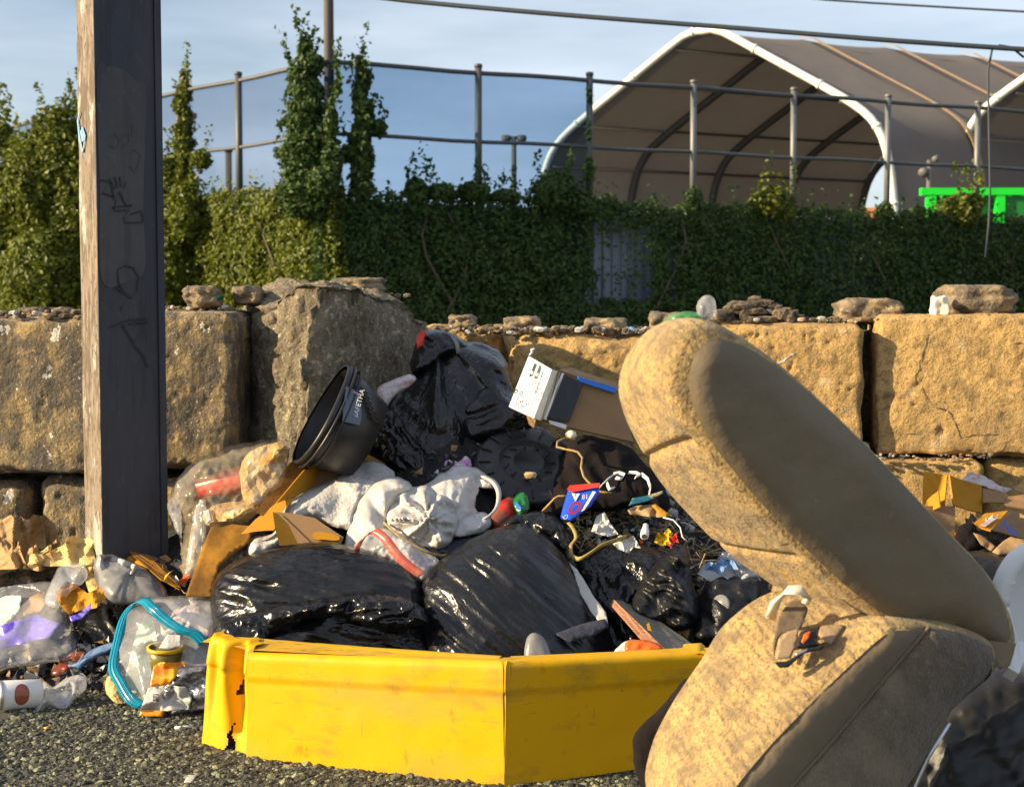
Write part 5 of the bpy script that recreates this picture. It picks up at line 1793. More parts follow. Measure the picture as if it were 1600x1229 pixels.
# ================================================================== household rubbish: helpers
def one(name, geo, m, label, cat, group=None, smooth=True):
    return tag(mesh(name, geo[0], geo[1], M[m], smooth=smooth), label, cat, group)


def multi(name, label, cat, parts, at, group=None):
    """parts: (name, geometry, material[, smooth])"""
    r_ = thing(name, at, label, cat, group)
    for p in parts:
        mesh(p[0], p[1][0], p[1][1], M[p[2]], r_, smooth=p[3] if len(p) > 3 else True)
    return r_


def quad(c4, th=.004, sub=8, bend=0.0, seed=0.0):
    """sheet through four corners (px, py, d) given in order, with thickness and a light warp"""
    c4 = [P(*c) for c in c4]
    V = []
    for s_ in (0, 1):
        for i in range(sub + 1):
            for j in range(sub + 1):
                u, w = i / sub, j / sub
                p = c4[0] * ((1 - u) * (1 - w)) + c4[1] * (u * (1 - w)) + c4[2] * (u * w) + c4[3] * ((1 - u) * w)
                nn = (c4[1] - c4[0]).cross(c4[3] - c4[0]).normalized()
                p = p + nn * (bend * math.sin(u * math.pi) * math.sin(w * 2 + .5) + .0025 * float(perlin(u * 4 + seed, w * 4, seed)) + (th if s_ else 0))
                V.append(tuple(p))
    F = []
    n = sub + 1
    o = n * n
    for i in range(sub):
        for j in range(sub):
            a = (i * n + j, (i + 1) * n + j, (i + 1) * n + j + 1, i * n + j + 1)
            F.append(a)
            F.append(tuple(o + q for q in reversed(a)))
    for i in range(sub):
        for a, b in ((i * n, (i + 1) * n), (i * n + sub, (i + 1) * n + sub), (i, i + 1), (sub * n + i, sub * n + i + 1)):
            F.append((a, b, o + b, o + a))
    return np.array(V), F


# ------------------------------------------------------------------ clear bag of food wrappers (left centre)
one('clear_bag', inflate([(270, 775), (278, 748), (300, 722), (335, 706), (372, 694), (430, 685), (457, 690), (461, 706), (452, 742), (440, 775), (408, 800), (384, 822), (345, 828), (322, 880), (292, 903), (282, 865), (288, 810)],
    pl(685, 4.95, 900, 4.62), .10, [('t', 34, .030, {'w': .1, 'a': 88}), ('r', 16, .010), ('t', 14, .008, {'w': .1, 'a': 68})], step=3.6, jag=5), 'clear_amber', 'clear plastic bag full of food wrappers and a red cup, leaning on the stained cardboard', 'plastic bag')
one('clear_bag_flap', inflate([(262, 790), (276, 752), (296, 728), (318, 718), (312, 740), (292, 770), (284, 810), (286, 860), (276, 830)], pl(720, 4.93, 850, 4.7), .02, [('t', 14, .016, {'w': .1, 'a': 68}), ('r', 8, .006)], step=3, jag=5), 'clear', 'loose crinkled clear film hanging off the left side of the food bag', 'film')
ax = (P(388, 742, 4.86) - P(308, 762, 4.80))
one('red_cup', lathe([(0, 0), (.036, 0), (.047, .175), (.049, .178), (.049, .185), (.045, .183), (.034, .01), (0, .008)], P(306, 766, 4.86), ax, 26), 'red', 'red plastic cup lying inside the clear food bag', 'cup')
one('food_paper', inflate([(376, 730), (392, 705), (425, 692), (452, 700), (446, 740), (432, 772), (402, 792), (380, 780)], pl(690, 4.90, 790, 4.80), .07, PAPER + [('t', 14, .014, {'w': .1, 'a': 68})], step=6, jag=4), 'food', 'crumpled greasy tan paper inside the clear food bag, right of the red cup', 'paper', smooth=False)
one('food_paper', inflate([(318, 800), (345, 786), (385, 784), (408, 792), (384, 816), (345, 822), (322, 818)], pl(780, 4.80, 820, 4.72), .05, PAPER, step=6, jag=3), 'food', 'folded mustard stained paper at the bottom of the clear food bag', 'paper', smooth=False)
q = P(302, 892, 4.72)
one('plastic_bottle', lathe([(0, 0), (.024, 0), (.027, .02), (.026, .15), (.022, .165), (.027, .18), (.024, .21), (.012, .235), (.012, .25), (0, .25)], q, P(316, 785, 4.82) - q, 24), 'clear_milky', 'pale yellow bottle standing upright in the left end of the food bag', 'bottle')
one('receipt', slab([(318, 798), (328, 795), (332, 812), (324, 818)], pl(790, 4.66, 820, 4.64), .001, [('f', 8, .003)], step=3), 'paper_white', 'small white slip with dark print inside the food bag', 'paper slip')

# ------------------------------------------------------------------ stained cardboard and opened carton
one('cardboard_sheet', slab([(330, 822), (362, 818), (396, 822), (392, 846), (362, 866), (342, 885), (332, 932), (290, 932), (302, 895), (318, 850)], pl(818, 4.66, 932, 4.44), .006, [('f', 60, .015), ('f', 16, .003)], step=6),
    'card_stain', 'stained brown cardboard sheet bent over between the food bag and the wide black bag', 'cardboard')
ct = thing('carton', P(480, 760, 4.85), 'opened cardboard carton with raised flaps, below the black bucket', 'carton')
mesh('flap', *slab([(400, 800), (420, 768), (452, 724), (480, 704), (509, 684), (512, 694), (496, 708), (474, 738), (456, 770), (436, 790), (410, 806)], plane3((400, 800, 4.66), (509, 684, 5.0), (440, 785, 4.72)), .005, [('f', 60, .012)]), M['card_stain'], ct, smooth=False)
mesh('flap', *quad([(510, 686, 4.98), (496, 708, 4.90), (430, 786, 4.66), (486, 764, 4.86)], .004), M['card'], ct, smooth=False)
mesh('side', *quad([(510, 685, 5.0), (602, 725, 4.98), (580, 790, 4.86), (484, 776, 4.84)], .005, bend=.006), M['card_brown'], ct, smooth=False)
mesh('flap', *quad([(511, 684, 4.99), (536, 690, 5.05), (604, 724, 5.05), (588, 727, 4.97)], .004), M['card'], ct, smooth=False)
mesh('flap', *slab([(376, 834), (398, 812), (436, 782), (462, 776), (440, 800), (428, 828), (400, 830)], plane3((376, 834, 4.58), (440, 780, 4.72), (428, 828, 4.56)), .005, [('f', 40, .006)]), M['card'], ct, smooth=False)
mesh('flap', *slab([(426, 799), (434, 802), (450, 818), (466, 850), (437, 852), (430, 826)], plane3((426, 799, 4.62), (466, 850, 4.50), (430, 850, 4.44)), .005, []), M['card'], ct, smooth=False)
outer = [(430, 799), (460, 802), (492, 809), (520, 828), (537, 839), (533, 848), (500, 850), (466, 850), (450, 822)]
mesh('handle_panel', *slab(outer, plane3((430, 799, 4.64), (537, 839, 4.58), (470, 850, 4.54)), .005, []), M['card_brown'], ct, smooth=False)  # browner card than the flaps: shade put into its colour
mesh('painted_slot', *slab(catmull([(488, 836), (494, 831), (512, 832), (527, 836), (531, 841), (526, 844), (508, 843), (492, 842)], 2), plane3((430, 799, 4.63), (537, 839, 4.565), (470, 850, 4.53)), .003, [], step=3), M['card'], ct, smooth=False, label='oval hand hole, sunlight painted as lighter card')  # lighter card plate painting the sunlight seen in the hand hole

# ------------------------------------------------------------------ white bags
one('white_padding', inflate([(392, 868), (388, 850), (400, 838), (428, 832), (436, 808), (452, 778), (500, 757), (535, 740), (556, 725), (590, 722), (616, 738), (612, 756), (592, 775), (566, 800), (552, 828), (520, 822), (480, 812), (450, 845), (420, 862)],
    pl(722, 4.95, 865, 4.58), .07, [('r', 42, .024), ('f', 8, .006), ('r', 9, .004)], flatten=.8, step=3.2, jag=2), 'white_pad', 'white quilted padding sheet draped over the opened carton', 'padding')
one('white_bag', inflate([(538, 878), (540, 840), (552, 806), (566, 776), (592, 750), (618, 744), (640, 754), (642, 768), (618, 786), (606, 812), (604, 836), (588, 852), (570, 884)],
    pl(745, 4.78, 880, 4.54), .05, [('t', 24, .036, {'a': 62, 'st': 4, 'w': .2}), ('t', 11, .012, {'a': 68, 'st': 4, 'w': .2})], flatten=.9, step=3.2, jag=3), 'white_bag', 'white carrier bag hanging limp between the padding and the balled white bag', 'plastic bag')
one('round_lid', lathe([(0, .0), (.058, 0), (.064, .006), (.064, .012), (.058, .016), (0, .016)], P(612, 782, 4.80), (-.25, -.9, .3), 28), 'pinkred', 'round pinkish lid showing between the two white bags', 'lid')
wb = thing('white_bag', P(690, 850, 4.6), 'white carrier bag knotted into a ball, with a loop handle on its right', 'plastic bag')
f_ball = [('t', 26, .044, {'c': (668, 812), 'r0': 80, 'st': 2.5, 'w': .2}), ('t', 18, .026, {'w': .1, 'a': 20}), ('t', 9, .009, {'c': (680, 800), 'r0': 70, 'st': 2, 'w': .1})]
mesh('bag_body', *inflate([(602, 805), (610, 778), (630, 764), (660, 758), (690, 768), (712, 790), (716, 820), (705, 845), (688, 858), (655, 852), (622, 838), (606, 824)], pl(755, 4.78, 855, 4.58), .11, f_ball, flatten=0.7, step=3, jag=3), M['white_bag'], wb)
mesh('bag_body', *inflate([(655, 765), (684, 742), (712, 727), (738, 728), (758, 740), (776, 752), (770, 764), (748, 762), (742, 790), (748, 802), (722, 830), (700, 846), (690, 815)], pl(725, 4.88, 840, 4.62), .05, [('t', 34, .040, {'a': 60, 'st': 2, 'w': .1}), ('t', 18, .018, {'a': -35, 'st': 1.6, 'w': .1}), ('t', 9, .006, {'a': 70, 'st': 2, 'w': .1})], flatten=0.95, step=2.6, jag=4, smooth=False), M['white_bag'], wb)
lpn = [P(752, 742, 4.82), P(770, 752, 4.78), P(779, 768, 4.74), P(777, 790, 4.69), P(764, 806, 4.66), P(752, 812, 4.66), P(742, 806, 4.68)]
mesh('handle', *ribbon([tuple(q) for q in catmull([tuple(x) for x in lpn], .01, closed=False)], Vector((.016, .010, .004)), .003), M['white_bag'], wb)
mesh('bag_tail', *inflate([(716, 812), (738, 802), (758, 800), (768, 815), (760, 828), (735, 836), (708, 836)], pl(800, 4.70, 836, 4.62), .03, [('t', 16, .014, {'w': .1, 'a': 52})], flatten=0.95, step=2.6, jag=2), M['white_bag'], wb)
one('blue_film', inflate([(660, 856), (690, 848), (730, 838), (765, 830), (755, 848), (725, 862), (690, 878)], pl(830, 4.66, 880, 4.56), .03, [('t', 16, .014, {'w': .1, 'a': 52})], step=3, jag=3), 'navy_cloth', 'dark blue film below the balled white bag', 'film')
rr = [P(600, 816, 4.60), P(622, 836, 4.54), P(650, 854, 4.50), P(672, 864, 4.49), P(690, 868, 4.50), P(700, 866, 4.52)]
one('bent_cord', tube([tuple(p) for p in rr], .0042, 8, smooth_step=.02), 'cord', 'thin bent brown rim running under the balled white bag', 'rim')
rb = thing('drawstring_bag', P(620, 900, 4.5), 'see-through bag with red drawstring, above the wide black bag', 'plastic bag')
mesh('bag_body', *inflate([(554, 858), (566, 836), (585, 828), (610, 826), (650, 848), (684, 872), (688, 892), (664, 912), (630, 900), (590, 880)], pl(825, 4.58, 910, 4.42), .05, [('t', 26, .02, {'w': .1, 'a': 62}), ('r', 12, .007)], flatten=.9, step=3, jag=3), M['clear_milky'], rb)
mesh('contents', *inflate([(600, 862), (620, 846), (650, 856), (676, 878), (668, 900), (640, 898), (610, 884)], pl(845, 4.58, 900, 4.46), .035, PAPER, step=3.4, jag=3), M['pinkred'], rb)
mesh('drawstring', *ribbon([tuple(q) for q in catmull([tuple(P(*x)) for x in [(556, 862, 4.46), (566, 842, 4.44), (584, 830, 4.44), (600, 840, 4.41), (622, 868, 4.37), (642, 886, 4.35), (660, 898, 4.34)]], .012, closed=False)], Vector((.024, 0, .018)), .0015), M['red_film'], rb)
one('purple_cloth', inflate([(690, 730), (693, 714), (706, 712), (716, 720), (728, 712), (738, 724), (732, 738), (700, 742)], pl(710, 5.02, 740, 4.96), .03, [('t', 9, .018, {'w': .1, 'a': 63})], step=2.4, jag=3), 'pink', 'small bunch of pink and white net behind the balled white bag', 'net')
one('printed_bag', inflate([(590, 620), (592, 604), (612, 594), (640, 584), (650, 592), (640, 604), (618, 616), (600, 640)], pl(584, 5.12, 640, 5.06), .025, [('t', 14, .012, {'w': .1, 'a': 68})], step=2.8, jag=2), 'pinkred', 'white bag with pink print poking out left of the topmost black bag', 'plastic bag')

# ------------------------------------------------------------------ bucket
bc = P(503, 650, 4.86)
bax = Vector((.82, .25, -.50)).normalized()
bk_ = thing('bucket', P(540, 660, 5.2), 'crushed black bucket lying on its side with a grey label, open end to the left', 'bucket')
rim_r = .176
v, f = lathe([(rim_r, -.01), (rim_r + .008, -.008), (rim_r + .008, .012), (rim_r - .002, .014), (rim_r - .010, .06), (rim_r - .04, .18), (0, .185), (0, .175), (rim_r - .052, .17), (rim_r - .018, .05), (rim_r - .01, -.005)], bc, bax, 56, wob=.07)
mesh('shell', v, f, M['black_matte'], bk_)
for h_, r_ in ((.018, rim_r + .010), (.042, rim_r + .004)):
    uu, vv, aa = frame(bax)
    ring = [tuple(bc + aa * h_ + (uu * math.cos(t) + vv * math.sin(t)) * r_ * (1 + .07 * math.sin(2 * t + 1) + .042 * math.sin(3 * t))) for t in np.linspace(0, 2 * math.pi, 57)]
    mesh('rim_band', *tube(ring, .0055, 6), M['black_matte'], bk_)


def on_bucket(px, py, lift=.002):
    """nearest point of the bucket wall under a photo pixel"""
    o_ = CAM
    dv = (P(px, py, 5.0) - CAM).normalized()
    best = None
    for t in np.linspace(4.6, 5.4, 500):
        p = o_ + dv * float(t)
        h_ = (p - bc).dot(bax)
        if h_ < -.01 or h_ > .185: continue
        r_ = ((p - bc) - bax * h_).length
        rad = np.interp(h_, [-.01, .012, .014, .06, .18], [rim_r + .008, rim_r + .008, rim_r, rim_r - .010, rim_r - .04]) * 1.0
        rv = (p - bc) - bax * h_
        uu_, vv_, _a = frame(bax)
        an_ = math.atan2(rv.dot(vv_), rv.dot(uu_))
        if r_ < rad * (1 + .07 * math.sin(2 * an_ + 1) + .042 * math.sin(3 * an_)):
            best = p - dv * lift
            break
    return best if best is not None else P(px, py, 5.02)


lab = [[on_bucket(x0 + (x1 - x0) * s, y0 + (y1 - y0) * s, .016) for s in np.linspace(0, 1, 5)] for (x0, y0, x1, y1) in
       [(541, 603, 560, 612), (539, 617, 562, 626), (537, 632, 565, 640), (536, 646, 565, 652), (535, 658, 562, 664)]]
V = [tuple(p) for row in lab for p in row]
F = [(i * 5 + j, i * 5 + j + 1, (i + 1) * 5 + j + 1, (i + 1) * 5 + j) for i in range(4) for j in range(4)]
lb = mesh('label_sticker', V, F, M['grey_label'], bk_)
ta, tb = on_bucket(557, 644, .018), on_bucket(565, 616, .018)
tn = (ta + tb) / 2
text('SAFETHA', 'label_print', M['ink_white'], lb, tuple(tn + (CAM - tn).normalized() * .030), (P(558, 618, 5) - P(547, 660, 5)), (P(540, 636, 5) - P(560, 642, 5)), .024)
v, f = ribbon([tuple(on_bucket(552, 612, .03)), tuple(on_bucket(557, 614, .03)), tuple(on_bucket(562, 620, .03))], Vector((.003, 0, .005)), .0006)
mesh('label_swoosh', v, f, M['pink'], lb)
for k_ in range(7):
    x0, y0 = 566 + k_ * 3.2, 606 + k_ * 8
    v, f = tube([tuple(on_bucket(x0 - 6, y0 - 5, .010)), tuple(on_bucket(x0 + 8, y0 + 9, .010))], .0028, 6)
    mesh('ridge', v, f, M['black_matte'], bk_)

# ------------------------------------------------------------------ round black lid with raised rings
lc = P(826, 722, 4.98)
lax = Vector((.10, -.62, .78)).normalized()
ld = thing('round_lid', tuple(lc), 'round black lid with raised rings and dents, a tan stone lying on it', 'lid')
prof = [(0, .002), (.050, .002), (.053, .006), (.057, .006), (.060, .002), (.104, .002), (.107, .006), (.111, .006), (.114, .002), (.165, .0), (.180, -.004), (.190, -.014), (.193, -.045), (.186, -.046), (.180, -.02), (0, -.012)]
mesh('disc', *lathe(prof, lc, lax, 72), M['black_matte'], ld)
uu, vv, aa = frame(lax)
for k_ in range(16):
    t = k_ / 16 * 6.283
    dr_ = uu * math.cos(t) + vv * math.sin(t)
    tg = aa.cross(dr_)
    v, f = box(lc + dr_ * .158 + aa * .002, dr_ * .020, tg * .0022, aa * .004)
    mesh('rib', v, f, M['black_matte'], ld, smooth=False)
for k_ in range(11):
    t = k_ / 11 * 6.283 + .3
    dr_ = uu * math.cos(t) + vv * math.sin(t)
    tg = aa.cross(dr_)
    if k_ % 2:
        v, f = box(lc + dr_ * .082 + aa * .003, dr_ * .012, tg * .0026, aa * .003)
    else:
        v, f = box(lc + dr_ * .082 + aa * .003, (dr_ + tg) * .008, (tg - dr_) * .0022, aa * .003)
    mesh('raised_mark', v, f, M['black_matte'], ld, smooth=False)
q = P(828, 742, 4.88)
v, f = stone(tuple(q), (.022, .018, .012), 2, .4)
tag(mesh('tan_stone', v, f, M['food'], smooth=False), 'tan stone lying on the round black lid', 'stone')

# ------------------------------------------------------------------ dark garment
f_cl = [('r', 44, .022, {'a': 55, 'st': 2.5}), ('f', 60, .03), ('r', 20, .008, {'a': 60, 'st': 2})]
gt = thing('dark_garment', P(950, 760, 5.0), 'dark brown garment with torn white trim draped right of the round lid', 'garment')
mesh('cloth', *inflate([(845, 820), (856, 775), (872, 730), (888, 695), (905, 680), (940, 684), (985, 700), (1020, 740), (1045, 775), (1040, 800), (1000, 792), (950, 800), (905, 800), (870, 812)], pl(680, 5.08, 820, 4.80), .06, f_cl, step=4), M['shirt'], gt)
for s in [[(938, 760), (948, 750), (958, 742)], [(958, 740), (966, 738), (976, 741), (972, 748), (962, 746)], [(982, 738), (994, 738), (1000, 742), (992, 746)], [(1002, 740), (1012, 748), (1016, 760)], [(1016, 762), (1014, 774), (1006, 782)], [(948, 754), (952, 764), (960, 762)]]:
    w = [P(x, y, float(pl(680, 5.0, 820, 4.72)(x, y)) - .01) for x, y in s]
    mesh('trim_scrap', *ribbon([tuple(p) for p in w], Vector((.006, 0, .011)), .001), M['ink_white'], gt)
q = P(893, 679, 4.95)
sh = thing('shell_knob', tuple(q), 'small round pale knob between the round lid and the white panel box', 'knob')
mesh('ball', *lathe([(0, -.016), (.012, -.013), (.018, -.004), (.0185, .004), (.013, .012), (0, .016)], q, (.2, -.3, 1), 20), M['shell'], sh)
mesh('rim', *lathe([(.017, -.010), (.021, -.008), (.021, -.005), (.017, -.006)], q, (.5, -.5, .6), 20), M['cord'], sh)
one('cord', tube([tuple(P(x, y, d)) for x, y, d in [(884, 684, 4.94), (871, 690, 4.9), (870, 698, 4.88), (885, 702, 4.86), (903, 706, 4.84), (910, 715, 4.82), (908, 730, 4.80), (912, 744, 4.78), (925, 758, 4.76), (938, 768, 4.73), (955, 770, 4.72)]], .0042, 8, smooth_step=.02), 'cord', 'tan cord winding down over the dark garment to the blue packet', 'cord')
one('yellow_straw', tube([tuple(P(x, y, d)) for x, y, d in [(830, 812, 4.74), (850, 796, 4.72), (866, 779, 4.7), (872, 775, 4.7), (888, 775, 4.69)]], .004, 8, smooth_step=.02), 'cord', 'folded yellow straw left of the blue packet', 'straw')

# ------------------------------------------------------------------ box with white instrument panel
bxp = thing('panel_box', P(890, 640, 5.1), 'brown box with white printed panel end and black plate, leaning on the heap', 'box')
mesh('side', *quad([(872, 580, 5.02), (968, 614, 5.12), (990, 690, 5.02), (846, 657, 4.94)], .012, bend=.004), M['card_brown'], bxp, smooth=False)
mesh('top', *quad([(872, 580, 5.02), (968, 614, 5.12), (985, 608, 5.30), (890, 576, 5.20)], .006), M['card_brown'], bxp, smooth=False)
mesh('white_panel', *quad([(826, 556, 5.10), (862, 577, 5.00), (834, 653, 4.93), (795, 635, 5.02)], .012, sub=3), M['white'], bxp, smooth=False)
mesh('beige_strip', *quad([(862.5, 577, 4.998), (872, 580, 5.01), (846, 657, 4.94), (834.5, 653, 4.928)], .012, sub=3), M['ivory'], bxp, smooth=False)
mesh('metal_edge', *quad([(878, 582, 5.0), (882, 584, 5.0), (854, 656, 4.92), (850, 654, 4.92)], .006, sub=3), M['metal_strip'], bxp, smooth=False)
mesh('black_plate', *quad([(882, 584, 4.995), (912, 600, 5.03), (889, 660, 4.95), (855, 652, 4.915)], .006, sub=3), M['black'], bxp, smooth=False)
mesh('gap_strip', *quad([(872, 580, 5.005), (878, 582, 5.0), (850, 654, 4.925), (846, 656, 4.935)], .005, sub=3), M['black'], bxp, smooth=False)
mesh('blue_edge', *quad([(903, 588, 5.03), (964, 606, 5.10), (962, 614, 5.09), (906, 596, 5.025)], .006, sub=3), M['blue_edge'], bxp, smooth=False)
mesh('bottom_flap', *quad([(858, 656, 4.92), (886, 664, 4.93), (884, 670, 4.92), (860, 662, 4.91)], .004, sub=3), M['metal_strip'], bxp, smooth=False)
A_, B_, C_, D_ = [P(*c) for c in [(826, 556, 5.10), (862, 577, 5.00), (834, 653, 4.93), (795, 635, 5.02)]]
ex, ey = (B_ - A_), (D_ - A_)
pn = ex.cross(ey).normalized()
if pn.dot(CAM - A_) < 0: pn = -pn


def pnl(u, w, lift=.016):
    return A_ + ex * u + ey * w + pn * lift


def mark(u0, w0, u1, w1, m='black', nm='printed_mark'):
    V = [pnl(u0, w0), pnl(u1, w0), pnl(u1, w1), pnl(u0, w1)]
    return np.array([tuple(p) for p in V]), [(0, 1, 2, 3)]


lift_ok = True
mm = []
for r_ in range(3):
    for k_ in range(13):
        if rng.uniform() < .85:
            mm.append(mark(.62 + r_ * .10, .10 + k_ * .035, .67 + r_ * .10, .10 + k_ * .035 + rng.uniform(.012, .026)))
for k_ in range(18):
    mm.append(mark(.86, .45 + k_ * .028, .93, .45 + k_ * .028 + .014))
mm += [mark(.42, .07, .50, .22), mark(.50, .07, .54, .30), mark(.40, .28, .50, .33), mark(.30, .78, .33, .90), mark(.33, .88, .46, .90), mark(.44, .80, .50, .84), mark(.52, .76, .56, .82), mark(.18, .80, .30, .81), mark(.12, .86, .14, .88)]
for g_ in mm:
    mesh('printed_mark', g_[0], g_[1], M['black'], bxp, smooth=False)
mesh('round_hole', *lathe([(.004, 0), (.0085, .0), (.0085, .001), (.004, .001)], pnl(.16, .70), pn, 16), M['black'], bxp)
mesh('bracket', *tube([tuple(pnl(.02, -.02, -.002)), tuple(pnl(.06, -.10, -.002)), tuple(pnl(.0, -.13, -.002)), tuple(pnl(.10, -.17, -.002))], .005, 6), M['white'], bxp)
mesh('tan_tab', *quad([(822, 648, 4.99), (838, 652, 4.97), (834, 668, 4.95), (826, 662, 4.96)], .003, sub=3), M['card_brown'], bxp, smooth=False)

# ------------------------------------------------------------------ packets, bottle and small things in the middle
pk = thing('snack_packet', P(905, 790, 4.6), 'blue snack packet with red top edge and white print, in the middle of the heap', 'packet')
pkd = plane3((880, 760, 4.66), (940, 760, 4.64), (890, 815, 4.56))
mesh('packet_body', *inflate([(888, 763), (908, 760), (937, 759), (936, 772), (924, 790), (908, 802), (892, 814), (875, 810), (880, 790)], pkd, .012, [('t', 22, .006, {'w': .1, 'a': 4})], step=2.6, jag=.6, smooth=False), M['blue'], pk)
mesh('red_band', *slab([(886, 764), (890, 758), (912, 756), (937, 754), (938, 760), (912, 765), (892, 769)], lambda x, y: pkd(x, y) - .018, .003, [], step=3, jag=0), M['red'], pk, smooth=False)
a1, b1 = P(896, 776, 4.61), P(914, 774, 4.61)
mesh('print_triangle', *slab([(893, 770), (906, 771), (899, 783)], lambda x, y: pkd(x, y) - .019, .001, [], step=3, jag=0), M['ink_white'], pk, smooth=False)
text('F', 'print', M['blue'], pk, tuple(P(899.5, 774, 4.585)), b1 - a1, P(905, 768, 4.6) - P(905, 778, 4.6), .018, font_bold=True)
text('81', 'print', M['ink_white'], pk, tuple(P(914, 776, 4.596)), b1 - a1, P(905, 768, 4.6) - P(905, 778, 4.6), .022, font_bold=True)
text('O', 'print', M['red'], pk, tuple(P(898, 794, 4.565)), P(910, 790, 4.6) - P(890, 796, 4.6), P(899, 786, 4.6) - P(897, 800, 4.6), .056, font_bold=True)
text('o', 'print', M['ink_white'], pk, tuple(P(884, 806, 4.55)), P(910, 790, 4.6) - P(890, 796, 4.6), P(899, 786, 4.6) - P(897, 800, 4.6), .034)
mesh('white_streak', *slab([(926, 767), (931, 768), (914, 795), (908, 799)], lambda x, y: pkd(x, y) - .02, .002, [], step=4, jag=0), M['ink_white'], pk, smooth=False)
bt = thing('drink_bottle', P(795, 810, 4.75), 'brown drink bottle with red label and green neck, right of the white carrier bags', 'bottle')
bo, be = P(768, 822, 4.70), P(806, 786, 4.78)
bd = (be - bo)
mesh('bottle_body', *lathe([(0, 0), (.034, .0), (.038, .01), (.036, .08), (.038, .10), (.036, .12), (0, .12)], bo, bd, 24), M['brown_cola'], bt)
mesh('label', *lathe([(.0395, .055), (.0395, .105), (.038, .105), (.038, .055)], bo, bd, 24), M['red'], bt)
mesh('neck', *inflate([(800, 786), (806, 774), (818, 768), (826, 776), (828, 795), (816, 806), (806, 800)], pl(768, 4.76, 806, 4.70), .022, [('t', 10, .010, {'w': .1, 'a': 10})], step=2.4, jag=1), M['green_plastic'], bt)
mesh('label_edge', *quad([(803, 786, 4.70), (808, 784, 4.70), (815, 794, 4.68), (811, 797, 4.68)], .003, sub=2), M['blue_edge'], bt, smooth=False)
one('crumpled_cup', slab([(924, 830), (932, 806), (944, 799), (954, 818), (966, 834), (950, 838), (934, 834)], pl(799, 4.62, 838, 4.54), .002, [('t', 14, .03, {'w': 0}), ('t', 7, .008, {'w': 0, 'a': 40})], step=2.4, jag=.8), 'paper_white', 'crumpled white paper cone left of the white tube', 'paper', smooth=False)
q0, q1 = P(1007, 838, 4.50), P(1010, 812, 4.58)
one('white_tube', lathe([(.009, 0), (.0135, .0), (.0145, .008), (.0135, .03), (.010, .045), (.009, .062), (0, .062), (0, .05), (.007, .04), (.010, .01)], q0, q1 - q0, 20), 'white', 'white plastic tube standing among the stalks, left of the yellow wrapper', 'tube')
one('kraft_wrapper', slab([(980, 796), (990, 790), (1022, 787), (1030, 794), (1046, 806), (1034, 808), (1006, 806), (984, 803)], pl(786, 4.66, 808, 4.60), .004, [('t', 14, .012, {'w': .1, 'a': 68})], step=3, jag=1), 'kraft', 'folded brown kraft wrapper below the dark garment', 'wrapper')
one('kraft_wrapper', slab([(1018, 790), (1024, 787), (1046, 803), (1040, 808), (1034, 806)], pl(786, 4.64, 808, 4.58), .004, [], step=3), 'card', 'lit folded edge of brown card above the white tube', 'card')
one('teal_card', slab([(982, 790), (988, 778), (1010, 774), (1036, 766), (1036, 771), (1012, 783)], pl(766, 4.68, 790, 4.62), .008, [('f', 20, .004)], step=3, jag=.6), 'teal_dark', 'dark teal card edge above the kraft wrapper', 'card')
yw = thing('yellow_wrapper', P(1042, 845, 4.5), 'yellow and red wrapper at the right end of the stalks', 'wrapper')
mesh('wrapper_body', *slab([(1022, 846), (1028, 832), (1034, 836), (1044, 824), (1052, 834), (1046, 840), (1048, 850), (1034, 852)], pl(825, 4.56, 852, 4.49), .002, [('t', 9, .02, {'w': 0}), ('t', 5, .006, {'w': 0, 'a': 40})], step=2, jag=1.5), M['yellow_red'], yw, smooth=False)
mesh('red_end', *slab([(1042, 850), (1044, 834), (1050, 838), (1056, 832), (1060, 848), (1054, 846), (1050, 856)], pl(825, 4.545, 856, 4.475), .002, [('t', 8, .016, {'w': 0})], step=2, jag=1.5), M['red'], yw, smooth=False)
one('yellow_strap', ribbon([tuple(q) for q in catmull([tuple(P(*x)) for x in [(893, 868, 4.52), (904, 873, 4.48), (922, 864, 4.48), (940, 852, 4.50), (962, 844, 4.53), (978, 838, 4.56)]], .01, closed=False)], Vector((.004, 0, .014)), .0015), 'yellow_strap', 'yellowed strap snaking across the small black bag', 'strap')
one('yellow_strap', ribbon([tuple(q) for q in catmull([tuple(P(*x)) for x in [(893, 868, 4.52), (892, 852, 4.54), (900, 840, 4.58), (896, 826, 4.62), (888, 816, 4.66)]], .01, closed=False)], Vector((.012, 0, .004)), .0015), 'yellow_strap', 'dull strap rising from the yellowed strap beside the centre bag', 'strap')
one('white_wire', tube([tuple(P(*x)) for x in [(1036, 808, 4.55), (1052, 812, 4.54), (1063, 824, 4.52), (1066, 838, 4.5), (1074, 846, 4.5)]], .0024, 6, smooth_step=.02), 'white', 'white wire curving beside the yellow and red wrapper', 'wire')
one('white_rag', slab([(956, 848), (968, 834), (978, 842), (990, 836), (1002, 856), (990, 854), (982, 864), (966, 858)], pl(834, 4.58, 864, 4.52), .002, [('t', 12, .022, {'w': 0}), ('t', 6, .008, {'w': 0, 'a': 40})], step=2.4, jag=2.5), 'paper_white', 'small white rag on top of the small black bag', 'rag', smooth=False)
one('striped_film', slab([(1090, 896), (1100, 878), (1114, 882), (1130, 862), (1152, 868), (1176, 882), (1190, 908), (1170, 902), (1150, 914), (1128, 900), (1110, 908)], pl(860, 4.62, 914, 4.52), .002, [('t', 22, .04, {'w': .1}), ('t', 10, .014, {'w': 0, 'a': 40})], step=2.8, jag=2.5), 'white_bag', 'white plastic bag crumpled under the seat back', 'plastic bag', smooth=False)
